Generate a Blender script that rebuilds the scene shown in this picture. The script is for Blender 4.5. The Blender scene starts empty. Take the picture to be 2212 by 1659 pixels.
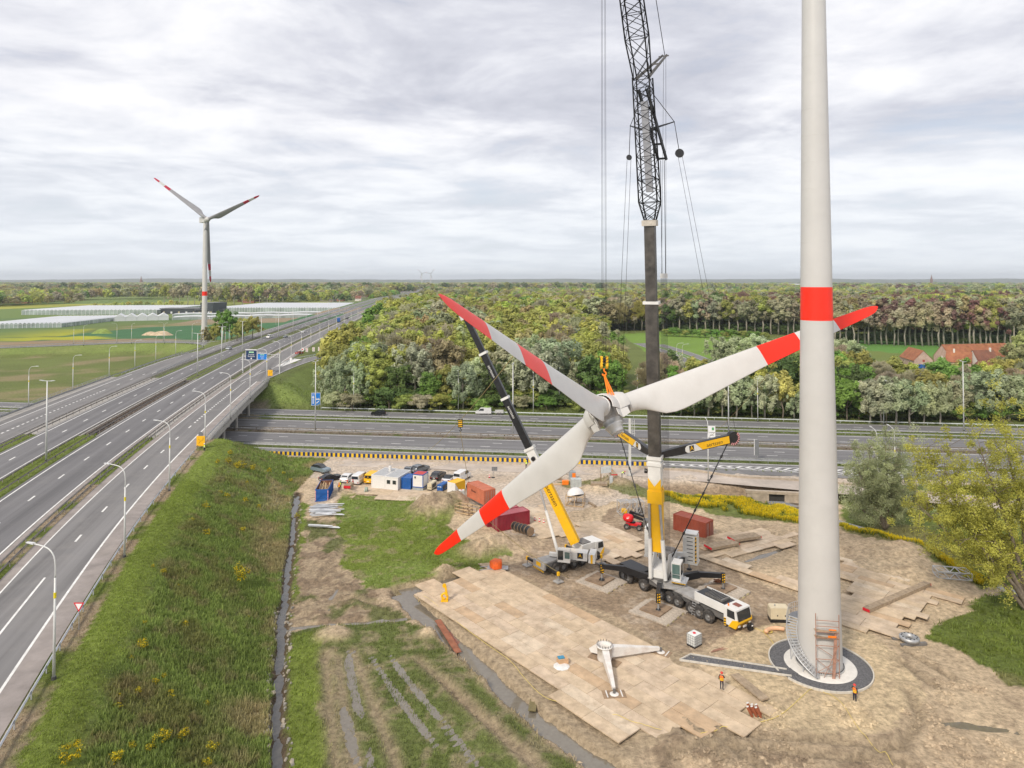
import bpy, bmesh, math, random
import numpy as np
from mathutils import Vector, Matrix

S = bpy.context.scene
COL = S.collection
R = math.radians
F, H0, HOR, CX = 1473.0, 42.0, 605.0, 1106.0      # focal (px of a 2212 px wide photo), camera height, horizon row, centre
PITCH = R(1.2)
PY = HOR - F * math.tan(PITCH)
cam = bpy.data.cameras.new('camera'); co = bpy.data.objects.new('camera', cam); COL.objects.link(co)
co.location = (0, 0, H0); co.rotation_euler = (math.pi / 2 + PITCH, 0, 0)
cam.sensor_width = 36; cam.lens = F / 2212 * 36; cam.shift_y = -(829.5 - PY) / 2212
cam.clip_start = 0.5; cam.clip_end = 40000
S.camera = co
S.view_settings.view_transform = 'Standard'; S.view_settings.look = 'None'; S.view_settings.gamma = 1
S.view_settings.exposure = 1.15
SUN_EL, SUN_AZ = R(42), R(215)                     # azimuth clockwise from +Y: behind and to the left of the camera

W = bpy.data.worlds.new('World'); S.world = W; W.use_nodes = True
def nd(nt, t, **k):
    n = nt.nodes.new(t)
    for a, v in k.items():
        if a in ('operation', 'blend_type', 'data_type', 'noise_dimensions', 'sky_type', 'attribute_name', 'attribute_type', 'feature', 'distance', 'vector_type', 'use_clamp', 'sun_disc', 'sun_elevation', 'sun_rotation', 'interpolation_type', 'clamp', 'air_density', 'dust_density'):
            setattr(n, a, v)
        else:
            n.inputs[a].default_value = v
    return n
def ramp(nt, src, stops):
    r = nt.nodes.new('ShaderNodeValToRGB'); e = r.color_ramp.elements
    while len(e) < len(stops): e.new(0.5)
    for i, (p, c) in enumerate(stops):
        e[i].position = p; e[i].color = (*c, 1) if len(c) == 3 else c
    nt.links.new(src, r.inputs[0]); return r.outputs[0]
def build_world():
    nt = W.node_tree; nt.nodes.clear(); L = nt.links.new
    tc = nd(nt, 'ShaderNodeTexCoord'); sep = nd(nt, 'ShaderNodeSeparateXYZ'); L(tc.outputs['Generated'], sep.inputs[0])
    zc = nd(nt, 'ShaderNodeMath', operation='MAXIMUM'); zc.inputs[1].default_value = 0.0; L(sep.outputs[2], zc.inputs[0])
    za = nd(nt, 'ShaderNodeMath', operation='ADD'); za.inputs[1].default_value = 0.10; L(zc.outputs[0], za.inputs[0])
    dx = nd(nt, 'ShaderNodeMath', operation='DIVIDE'); L(sep.outputs[0], dx.inputs[0]); L(za.outputs[0], dx.inputs[1])
    dy = nd(nt, 'ShaderNodeMath', operation='DIVIDE'); L(sep.outputs[1], dy.inputs[0]); L(za.outputs[0], dy.inputs[1])
    uv = nd(nt, 'ShaderNodeCombineXYZ'); L(dx.outputs[0], uv.inputs[0]); L(dy.outputs[0], uv.inputs[1])
    n1 = nd(nt, 'ShaderNodeTexNoise', Scale=1.25, Detail=10.0, Roughness=0.6, Distortion=0.3); L(uv.outputs[0], n1.inputs['Vector'])
    mp = nd(nt, 'ShaderNodeMapping'); mp.inputs['Scale'].default_value = (0.42, 0.75, 1); mp.inputs['Location'].default_value = (3.1, 1.7, 0)
    mp.inputs['Rotation'].default_value = (0, 0, R(24)); L(uv.outputs[0], mp.inputs[0])
    n2 = nd(nt, 'ShaderNodeTexNoise', Scale=1.0, Detail=5.0, Roughness=0.55); L(mp.outputs[0], n2.inputs['Vector'])
    ad = nd(nt, 'ShaderNodeMath', operation='MULTIPLY_ADD'); ad.inputs[1].default_value = 0.6; L(n1.outputs[0], ad.inputs[0])
    m2 = nd(nt, 'ShaderNodeMath', operation='MULTIPLY'); m2.inputs[1].default_value = 0.4; L(n2.outputs[0], m2.inputs[0]); L(m2.outputs[0], ad.inputs[2])
    k = 10.0
    cl = ramp(nt, ad.outputs[0], [(0.37, (.26, .265, .298)), (0.455, (.332, .335, .366)), (0.51, (.405, .406, .428)), (0.56, (.462, .459, .470)), (0.66, (.515, .506, .505))])
    sky = nd(nt, 'ShaderNodeTexSky', sky_type='NISHITA', sun_disc=False, sun_elevation=SUN_EL, sun_rotation=SUN_AZ, air_density=1.0, dust_density=2.0)
    sc = nd(nt, 'ShaderNodeVectorMath', operation='SCALE'); sc.inputs['Scale'].default_value = k; L(cl, sc.inputs[0])
    cov = ramp(nt, n1.outputs[0], [(0.30, (.80,) * 3), (0.44, (.97,) * 3)])
    hz = ramp(nt, zc.outputs[0], [(0.0, (1, 1, 1)), (0.22, (0, 0, 0))])
    base = nd(nt, 'ShaderNodeMix', data_type='RGBA'); L(cov, base.inputs[0]); L(sky.outputs[0], base.inputs[6]); L(sc.outputs[0], base.inputs[7])
    hmix = nd(nt, 'ShaderNodeMix', data_type='RGBA'); hmix.inputs[7].default_value = (.405 * k, .435 * k, .465 * k, 1)
    hm = nd(nt, 'ShaderNodeMath', operation='MULTIPLY'); hm.inputs[1].default_value = 0.78; L(hz, hm.inputs[0]); L(hm.outputs[0], hmix.inputs[0]); L(base.outputs[2], hmix.inputs[6])
    bg = nd(nt, 'ShaderNodeBackground', Strength=0.1); L(hmix.outputs[2], bg.inputs[0])
    out = nd(nt, 'ShaderNodeOutputWorld'); L(bg.outputs[0], out.inputs[0])
build_world()
sl = bpy.data.lights.new('sun', 'SUN'); sl.energy = 1.5; sl.angle = R(10); sl.color = (1, .90, .77)
so = bpy.data.objects.new('sun', sl); COL.objects.link(so)
sd = Vector((math.sin(SUN_AZ) * math.cos(SUN_EL), math.cos(SUN_AZ) * math.cos(SUN_EL), math.sin(SUN_EL)))
so.rotation_euler = sd.to_track_quat('Z', 'Y').to_euler()

CT, ST = math.cos(PITCH), math.sin(PITCH)
def ray(x, y):
    w = PY - y
    return (x - CX, F * CT - w * ST, F * ST + w * CT)
def P(x, y, z=0.0):            # where the ray of a photo pixel meets height z
    d = ray(x, y); t = (z - H0) / d[2]
    return Vector((d[0] * t, d[1] * t, z))
def PYd(x, y, Y):              # where it meets the vertical plane at distance Y
    d = ray(x, y); t = Y / d[1]
    return Vector((d[0] * t, Y, H0 + d[2] * t))
def proj(p):
    X, Y, Z = p[0], p[1], p[2] - H0
    d = Y * CT + Z * ST
    return (CX + F * X / d, PY - F * (-Y * ST + Z * CT) / d)
def crop(x0, y0, w, s=2212):   # coordinates read off an enlarged crop of the photograph
    k = w / s / 1.82278; ox, oy = x0 / 1.82278, y0 / 1.82278
    return lambda a, b: (ox + a * k, oy + b * k)
cA = crop(0, 1000, 1400); cB = crop(1150, 1700, 1200); cC = crop(2000, 1750, 1000); cD = crop(2900, 1800, 1132)
cE = crop(0, 1600, 1200); cF = crop(0, 2250, 1200); cG = crop(1100, 2300, 1600); cH = crop(2600, 2300, 1432)
cI = crop(1700, 1100, 900, 1298); cJ = crop(2300, 0, 600, 1106); cK = crop(2300, 800, 600, 995); cL = crop(2350, 1650, 600, 1244)
cM = crop(2900, 1000, 1132); cN = crop(1200, 1050, 1200); cO = crop(500, 650, 700, 1787); cQ = crop(2000, 1950, 950)
cR = crop(1180, 1800, 520); cS = crop(1550, 1800, 550); cT = crop(3050, 2280, 400, 1508); cU = crop(2320, 1830, 400); cV = crop(2200, 2480, 600)
cW = crop(0, 1080, 700); cX = crop(700, 1080, 800); cY = crop(3450, 1000, 582, 1931); cZ = crop(2350, 1050, 900)

MATS = {}
def mat(name, col, rough=.6, metal=0., var=.12, scale=1.5, bump=0., dirt=None, dirtk=.35, trans=0., spec=.4, coords='Object', streak=None):
    if name in MATS: return MATS[name]
    m = bpy.data.materials.new(name); m.use_nodes = True; nt = m.node_tree; L = nt.links.new
    b = nt.nodes['Principled BSDF']; b.inputs['Roughness'].default_value = rough; b.inputs['Metallic'].default_value = metal
    b.inputs['Specular IOR Level'].default_value = spec
    if trans: b.inputs['Transmission Weight'].default_value = trans
    src = nd(nt, 'ShaderNodeNewGeometry').outputs[0] if coords == 'pos' else nd(nt, 'ShaderNodeTexCoord').outputs[coords]
    n = nd(nt, 'ShaderNodeTexNoise', Scale=scale, Detail=6.0, Roughness=.6)
    if streak is not None:
        mp = nd(nt, 'ShaderNodeMapping'); mp.vector_type = 'TEXTURE'; mp.inputs['Rotation'].default_value = (0, 0, streak); mp.inputs['Scale'].default_value = (.45, 30, 1); L(src, mp.inputs[0]); L(mp.outputs[0], n.inputs['Vector'])
    else: L(src, n.inputs['Vector'])
    lo = tuple(max(0, c * (1 - var * 1.6)) for c in col); hi = tuple(min(1, c * (1 + var)) for c in col)
    o = ramp(nt, n.outputs[0], [(.3, lo), (.7, hi)])
    if dirt:
        n2 = nd(nt, 'ShaderNodeTexNoise', Scale=scale * .6, Detail=8.0, Roughness=.7); L(src, n2.inputs['Vector'])
        f = ramp(nt, n2.outputs[0], [(.48, (0, 0, 0)), (.72, (dirtk,) * 3)])
        mx = nd(nt, 'ShaderNodeMix', data_type='RGBA'); L(f, mx.inputs[0]); L(o, mx.inputs[6]); mx.inputs[7].default_value = (*dirt, 1); o = mx.outputs[2]
    L(o, b.inputs['Base Color'])
    if bump:
        n3 = nd(nt, 'ShaderNodeTexNoise', Scale=scale * 6, Detail=4.0); L(src, n3.inputs['Vector'])
        bp = nd(nt, 'ShaderNodeBump', Strength=bump, Distance=.05); L(n3.outputs[0], bp.inputs['Height']); L(bp.outputs[0], b.inputs['Normal'])
    MATS[name] = m; return m
def attr_mat(name, rough=.85, noise=(3., .35), bump=(2., .3, .1), far=False):
    """colour comes from the mesh's own 'Col' attribute (soil, grass, crops), broken up by two scales of noise"""
    m = bpy.data.materials.new(name); m.use_nodes = True; nt = m.node_tree; L = nt.links.new
    b = nt.nodes['Principled BSDF']; b.inputs['Roughness'].default_value = rough; b.inputs['Specular IOR Level'].default_value = .2
    a = nd(nt, 'ShaderNodeAttribute', attribute_name='Col'); tc = nd(nt, 'ShaderNodeTexCoord')
    n = nd(nt, 'ShaderNodeTexNoise', Scale=noise[0], Detail=8.0, Roughness=.68); L(tc.outputs['Object'], n.inputs['Vector'])
    f = ramp(nt, n.outputs[0], [(.28, (1 - noise[1],) * 3), (.72, (1 + noise[1],) * 3)])
    mx = nd(nt, 'ShaderNodeMix', data_type='RGBA', blend_type='MULTIPLY'); mx.inputs[0].default_value = 1; L(a.outputs[0], mx.inputs[6]); L(f, mx.inputs[7])
    o = mx.outputs[2]
    if far:
        vo = nd(nt, 'ShaderNodeTexVoronoi', Scale=.0045); mpn = nd(nt, 'ShaderNodeMapping'); mpn.inputs['Scale'].default_value = (1, .55, 1); mpn.inputs['Rotation'].default_value = (0, 0, .35)
        L(tc.outputs['Object'], mpn.inputs[0]); L(mpn.outputs[0], vo.inputs['Vector'])
        sp = nd(nt, 'ShaderNodeSeparateColor'); L(vo.outputs['Color'], sp.inputs[0])
        fc = ramp(nt, sp.outputs[0], [(.0, (.09, .15, .04)), (.3, (.12, .19, .05)), (.45, (.17, .21, .06)), (.6, (.27, .21, .14)), (.75, (.10, .17, .05)), (.9, (.32, .33, .06))])
        fa = nd(nt, 'ShaderNodeAttribute', attribute_name='far'); m3 = nd(nt, 'ShaderNodeMix', data_type='RGBA')
        L(fa.outputs['Fac'], m3.inputs[0]); L(o, m3.inputs[6]); L(fc, m3.inputs[7]); o = m3.outputs[2]
    L(o, b.inputs['Base Color'])
    n3 = nd(nt, 'ShaderNodeTexNoise', Scale=bump[0], Detail=7.0, Roughness=.7); L(tc.outputs['Object'], n3.inputs['Vector'])
    bp = nd(nt, 'ShaderNodeBump', Strength=bump[1], Distance=bump[2]); L(n3.outputs[0], bp.inputs['Height']); L(bp.outputs[0], b.inputs['Normal'])
    return m

def frame(d, up=(0, 0, 1)):
    d = Vector(d).normalized(); u = Vector(up)
    if abs(d.dot(u)) > .999: u = Vector((0, 1, 0))
    s = d.cross(u).normalized(); return s, s.cross(d).normalized(), d      # side, up, forward
class MB:
    def __init__(s): s.v = []; s.f = []; s.sm = []
    def add(s, vs, fs, smooth=False):
        n = len(s.v); s.v += [tuple(p) for p in vs]; s.f += [tuple(i + n for i in q) for q in fs]; s.sm += [smooth] * len(fs); return s
    def box(s, c, sz, ax=None):
        c = Vector(c); X, Y, Z = (Vector(a) for a in (ax or ((1, 0, 0), (0, 1, 0), (0, 0, 1)))); hx, hy, hz = (q / 2 for q in sz)
        vs = [c + X * (hx * i) + Y * (hy * j) + Z * (hz * k) for k in (-1, 1) for j in (-1, 1) for i in (-1, 1)]
        return s.add(vs, [(0, 2, 3, 1), (4, 5, 7, 6), (0, 1, 5, 4), (2, 6, 7, 3), (0, 4, 6, 2), (1, 3, 7, 5)])
    def beam(s, a, b, w, h, up=(0, 0, 1)):
        a, b = Vector(a), Vector(b); sd, u, d = frame(b - a, up)
        return s.box((a + b) / 2, (w, h, (b - a).length), (sd, u, d))
    def taper(s, a, b, w0, h0, w1, h1, up=(0, 0, 1)):
        a, b = Vector(a), Vector(b); sd, u, d = frame(b - a, up); vs = []
        for p, w, h in ((a, w0, h0), (b, w1, h1)):
            vs += [p - sd * w / 2 - u * h / 2, p + sd * w / 2 - u * h / 2, p + sd * w / 2 + u * h / 2, p - sd * w / 2 + u * h / 2]
        return s.add(vs, [(3, 2, 1, 0), (4, 5, 6, 7), (0, 1, 5, 4), (1, 2, 6, 5), (2, 3, 7, 6), (3, 0, 4, 7)])
    def cyl(s, a, b, r0, r1=None, n=12, caps=True):
        r1 = r0 if r1 is None else r1; a, b = Vector(a), Vector(b); sd, u, d = frame(b - a); vs = []
        for p, r in ((a, r0), (b, r1)):
            vs += [p + (sd * math.cos(2 * math.pi * i / n) + u * math.sin(2 * math.pi * i / n)) * r for i in range(n)]
        s.add(vs, [(i, (i + 1) % n, n + (i + 1) % n, n + i) for i in range(n)], True)
        if caps: s.add(vs, [tuple(range(n - 1, -1, -1)), tuple(range(n, 2 * n))])
        return s
    def tube(s, pts, r, n=6):
        pts = [Vector(p) for p in pts]; m = len(pts); vs = []
        rr = r if isinstance(r, (list, tuple)) else [r] * m; last = None
        for i, p in enumerate(pts):
            d = (pts[min(i + 1, m - 1)] - pts[max(i - 1, 0)])
            sd, u, _ = frame(d, last if last else (0, 0, 1))
            if last is None: pass
            last = u
            vs += [p + (sd * math.cos(2 * math.pi * k / n) + u * math.sin(2 * math.pi * k / n)) * rr[i] for k in range(n)]
        fs = [(i * n + k, i * n + (k + 1) % n, (i + 1) * n + (k + 1) % n, (i + 1) * n + k) for i in range(m - 1) for k in range(n)]
        return s.add(vs, fs + [tuple(range(n - 1, -1, -1)), tuple(range((m - 1) * n, m * n))], True)
    def lathe(s, c, prof, n=24, ax=(0, 0, 1)):
        sd, u, d = frame(ax); c = Vector(c); m = len(prof); vs = []
        for r, h in prof: vs += [c + d * h + (sd * math.cos(2 * math.pi * k / n) + u * math.sin(2 * math.pi * k / n)) * r for k in range(n)]
        return s.add(vs, [(i * n + k, i * n + (k + 1) % n, (i + 1) * n + (k + 1) % n, (i + 1) * n + k) for i in range(m - 1) for k in range(n)], True)
    def prism(s, poly, off):
        off = Vector(off); n = len(poly); a = [Vector(p) for p in poly]; b = [p + off for p in a]
        return s.add(a + b, [tuple(range(n - 1, -1, -1)), tuple(range(n, 2 * n))] + [(i, (i + 1) % n, n + (i + 1) % n, n + i) for i in range(n)])
    def quad(s, *p): return s.add(p, [tuple(range(len(p)))])
    def strip(s, A, B): # two polylines
        n = len(A); return s.add(list(A) + list(B), [(i, i + 1, n + i + 1, n + i) for i in range(n - 1)])
    def mesh(s, name):
        me = bpy.data.meshes.new(name); me.from_pydata(s.v, [], s.f)
        if any(s.sm): me.polygons.foreach_set('use_smooth', s.sm)
        return me
    def build(s, name, m, parent=None):
        me = s.mesh(name)
        me.materials.append(m); return link(name, me, parent)
def link(name, data, parent=None):
    o = bpy.data.objects.new(name, data); COL.objects.link(o)
    if parent is not None: o.parent = parent
    return o
def tag(o, label=None, cat=None, group=None, kind=None):
    if label: o['label'] = label
    if cat: o['category'] = cat
    if group: o['group'] = group
    if kind: o['kind'] = kind
    return o
def thing(name, label, cat, loc=(0, 0, 0), rz=0, group=None):
    o = link(name, None); o.location = loc; o.rotation_euler = (0, 0, rz); o.empty_display_size = .2
    return tag(o, label, cat, group)
def copy_tree(o, parent=None):
    c = o.copy(); COL.objects.link(c)
    if parent is not None: c.parent = parent
    for ch in o.children: copy_tree(ch, c)
    return c
def npmesh(name, verts, faces, cols=None, attrs=None, smooth=False):
    """verts (n,3), faces (m,k) numpy; cols (n,3) goes to attribute 'Col'"""
    me = bpy.data.meshes.new(name); n, (m, k) = len(verts), faces.shape
    me.vertices.add(n); me.vertices.foreach_set('co', np.ascontiguousarray(verts, np.float32).ravel())
    me.loops.add(m * k); me.loops.foreach_set('vertex_index', np.ascontiguousarray(faces, np.int32).ravel())
    me.polygons.add(m); me.polygons.foreach_set('loop_start', np.arange(0, m * k, k, dtype=np.int32))
    me.update(calc_edges=True)
    if smooth: me.polygons.foreach_set('use_smooth', np.ones(m, bool))
    if cols is not None:
        a = me.attributes.new('Col', 'FLOAT_COLOR', 'POINT'); a.data.foreach_set('color', np.c_[cols, np.ones(n)].astype(np.float32).ravel())
    for kk, vv in (attrs or {}).items():
        a = me.attributes.new(kk, 'FLOAT', 'POINT'); a.data.foreach_set('value', np.asarray(vv, np.float32))
    return me
def text(body, size, m, name='lettering', parent=None, mw=None, ext=.004):
    c = bpy.data.curves.new('t', 'FONT'); c.body = body; c.size = size; c.align_x = 'CENTER'; c.align_y = 'CENTER'; c.extrude = ext; c.resolution_u = 2
    o = bpy.data.objects.new('t', c); COL.objects.link(o); bpy.context.view_layer.update()
    me = bpy.data.meshes.new_from_object(o.evaluated_get(bpy.context.evaluated_depsgraph_get())); me.materials.clear(); me.materials.append(m)
    bpy.data.objects.remove(o); t = link(name, me, parent)
    if mw is not None: t.matrix_local = mw
    return t
def facing(o, x, y):            # matrix with local x,y along given vectors (for text on a face)
    x = Vector(x).normalized(); y = Vector(y); y = (y - x * y.dot(x)).normalized(); z = x.cross(y)
    M = Matrix((x, y, z)).transposed().to_4x4(); M.translation = o; return M

rng = np.random.default_rng(7); random.seed(7)
_tab = rng.random((256, 256))
def vn(x, y, sc, sd=0):
    x = np.asarray(x) / sc + sd * 17.3; y = np.asarray(y) / sc + sd * 5.1
    i, j = np.floor(x).astype(int), np.floor(y).astype(int); a, b = x - i, y - j
    a = a * a * (3 - 2 * a); b = b * b * (3 - 2 * b); g = lambda p, q: _tab[p & 255, q & 255]
    return (g(i, j) * (1 - a) + g(i + 1, j) * a) * (1 - b) + (g(i, j + 1) * (1 - a) + g(i + 1, j + 1) * a) * b
def fbm(x, y, sc, sd=0, o=4):
    t = 0; k = .5; s = 0
    for q in range(o): t = t + k * vn(x, y, sc / 2 ** q, sd + q); s += k; k *= .55
    return t / s
def inpoly(x, y, poly):
    r = np.zeros(np.shape(x), bool); n = len(poly)
    for i in range(n):
        x1, y1 = poly[i][:2]; x2, y2 = poly[(i + 1) % n][:2]
        c = ((y1 > y) != (y2 > y)) & (x < (x2 - x1) * (y - y1) / (y2 - y1 + 1e-12) + x1); r ^= c
    return r
def pdist(x, y, pts, vals=None):
    """distance to a polyline, with values interpolated along it"""
    best = np.full(np.shape(x), 1e9); bv = np.zeros(np.shape(x))
    for i in range(len(pts) - 1):
        ax, ay = pts[i][:2]; bx, by = pts[i + 1][:2]; dx, dy = bx - ax, by - ay
        t = np.clip(((x - ax) * dx + (y - ay) * dy) / (dx * dx + dy * dy + 1e-9), 0, 1)
        d = np.hypot(x - ax - t * dx, y - ay - t * dy); m = d < best; best = np.where(m, d, best)
        if vals is not None: bv = np.where(m, vals[i] + t * (vals[i + 1] - vals[i]), bv)
    return (best, bv) if vals is not None else best
def smooth(a, b, x):
    t = np.clip((x - a) / (b - a), 0, 1); return t * t * (3 - 2 * t)
def px(*pts, z=0.0): return [tuple(P(a, b, z))[:2] for a, b in pts]
def spline(pts, n=8):
    pts = [Vector(p) for p in pts]; out = []
    for i in range(len(pts) - 1):
        p0, p1, p2, p3 = pts[max(i - 1, 0)], pts[i], pts[i + 1], pts[min(i + 2, len(pts) - 1)]
        for k in range(n):
            t = k / n; out.append(.5 * (2 * p1 + (p2 - p0) * t + (2 * p0 - 5 * p1 + 4 * p2 - p3) * t * t + (3 * p1 - p0 - 3 * p2 + p3) * t ** 3))
    return out + [pts[-1]]
ZR = 7.0                                             # level of the flyover road
_by = np.array([0, 30, 49, 72.6, 93, 113.6, 132, 150, 190, 236, 270, 305, 370, 450, 560, 687, 1200, 1909, 4000, 9000], float)
_bx = np.array([-18, -29.8, -37, -45.2, -51.8, -57.7, -62.5, -66.8, -75.7, -85, -91.3, -97.4, -107, -117, -130.5, -145, -200, -267, -460, -900], float)
_bd = np.gradient(_bx, _by)
def BX(Y):                                           # right-hand edge of the flyover road (smooth curve)
    Y = np.asarray(Y, float); i = np.clip(np.searchsorted(_by, Y) - 1, 0, len(_by) - 2)
    h = _by[i + 1] - _by[i]; t = (Y - _by[i]) / h
    return (2 * t**3 - 3 * t**2 + 1) * _bx[i] + (t**3 - 2 * t**2 + t) * h * _bd[i] + (-2 * t**3 + 3 * t**2) * _bx[i + 1] + (t**3 - t**2) * h * _bd[i + 1]
MQ = .13                                             # motorway direction: Y = q - MQ * X
LOOP = [(-139, 255), (-147, 300), (-151, 338), (-160, 368), (-183, 396), (-222, 404), (-285, 384), (-420, 335), (-700, 230)]; LOOPZ = [7, 7, 6.9, 6.6, 5.8, 5.2, 4.2, 3.2, 3]
EXIT = [(-90, 236), (-91.5, 275), (-90, 308), (-82, 334), (-68, 352), (-46, 362), (-20, 364)]; EXITZ = [7, 7, 6.7, 6.2, 5.4, 4.6, 4]
LOOPS = [tuple(v)[:2] for v in spline([(a, b, 0) for a, b in LOOP], 8)]; LOOPZS = list(np.interp(np.arange(len(LOOPS)) / 8, range(len(LOOP)), LOOPZ))
EXITS = [tuple(v)[:2] for v in spline([(a, b, 0) for a, b in EXIT], 8)]; EXITZS = list(np.interp(np.arange(len(EXITS)) / 8, range(len(EXIT)), EXITZ))
DITCH = px((642, 1068), (636, 1110), (633, 1150), (628, 1195), (619, 1240), (617, 1285), (607, 1340), (608, 1385), (601, 1430), (603, 1490), (596, 1540), (599, 1600), (600, 1668), z=-.3)
CANAL = px((1012, 1243), (955, 1262), (900, 1276), (868, 1284), (903, 1322), (955, 1368), (1015, 1422), (1085, 1492), (1160, 1562), (1250, 1628), (1340, 1692), z=-.5)
CANALW = [.5, .9, 1.25, 1.35, 1.2, 1.05, .95, .9, .9, 1.0, 1.1]
CREEK = px((1640, 1068), (1725, 1095), (1822, 1128), (1900, 1150), (1990, 1185), (2100, 1235), (2230, 1290), z=-.6)
SIDE = px((625, 1357), (700, 1349), (790, 1345), (880, 1335), (925, 1330), z=-.2)
PUD = [[(751, 1404), (755, 1440), (764, 1495), (776, 1550), (790, 1610), (806, 1670)], [(738, 1520), (748, 1560), (760, 1605), (778, 1670)], [(800, 1418), (832, 1464), (870, 1518), (915, 1575), (950, 1620)],
       [(838, 1410), (868, 1452), (897, 1488), (940, 1540), (990, 1600), (1055, 1680)], [(700, 1318), (716, 1290), (730, 1272)], [(950, 1560), (1010, 1650)], [(1640, 1545), (1652, 1552)],
       [(1610, 1213), (1650, 1200), (1710, 1180)], [(2030, 1562), (2090, 1568), (2200, 1582)], [(1795, 1160), (1812, 1155)], [(708, 1160), (726, 1166)], [(1150, 1420), (1158, 1432)]]
PUDW = [.42, .4, .36, .38, .3, .3, .4, .45, .5, .4, .4, .3]
PUDS = [px(*p) for p in PUD]
RUT = [px((702, 1410), (712, 1520), (724, 1650)), px((762, 1405), (802, 1515), (858, 1655)), px((730, 1420), (748, 1560), (768, 1659)), px((905, 1425), (985, 1500), (1100, 1610), (1150, 1659)), px((960, 1470), (1060, 1560), (1170, 1659)),
       px((1480, 1600), (1600, 1590), (1760, 1600), (1950, 1620)), px((1450, 1640), (1560, 1612), (1700, 1622), (1830, 1640), (1960, 1650)), px((1470, 1570), (1500, 1600), (1560, 1640)), px((1500, 1560), (1560, 1600), (1640, 1660)),
       px((690, 1250), (715, 1215), (745, 1180)), px((720, 1300), (760, 1290), (830, 1310)), px((1940, 1400), (2010, 1440), (2060, 1470)), px((1950, 1440), (2020, 1490)), px((1960, 1500), (1990, 1560), (1950, 1610), (1850, 1640))]
HEAP = [(945, 1108, 4.2, 2.7), (985, 1090, 3.0, 1.6), (918, 1112, 3.0, 1.3), (1012, 1128, 3.0, 1.0), (1035, 1196, 3.2, 1.5), (1075, 1186, 3.2, 1.2), (1120, 1178, 3.4, .9), (963, 1238, 1.5, 1.15), (928, 1371, 1.35, 1.0), (1049, 1473, .9, .7), (1330, 1046, 3.2, 1.5), (1297, 1066, 2.6, 1.2),
        (1262, 1058, 2.2, .7), (715, 1374, 1.8, .7), (735, 1378, 1.4, .5), (745, 1068, 2.2, .9), (727, 1085, 2.0, .6), (1890, 1190, 6, .9), (1960, 1225, 6, .8), (1560, 1180, 4, .5), (1680, 1150, 3, .6), (1720, 1120, 3, .5), (1980, 1200, 4, .7), (960, 1150, 3, .9), (1450, 1612, 2.2, .4), (1500, 1625, 2, .5)]
HEAPW = [(*px((a, b))[0], r, h) for a, b, r, h in HEAP]
TB = P(1771, 1433, .6)                               # foot of the turbine tower
PATHL = [tuple(P(*cH(150, 445), .5))[:2], tuple(P(*cH(790, 540), .5))[:2]]
def emb_mask(X, Y):
    """0..1: how far the flyover bank stands, zero where the motorway passes below"""
    q = Y + MQ * X
    near = np.clip((154 - q) / 11.0, 0, 1); farr = np.clip((q - 215) / 12.0, 0, 1)
    return np.where(q < 185, near, farr)
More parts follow.
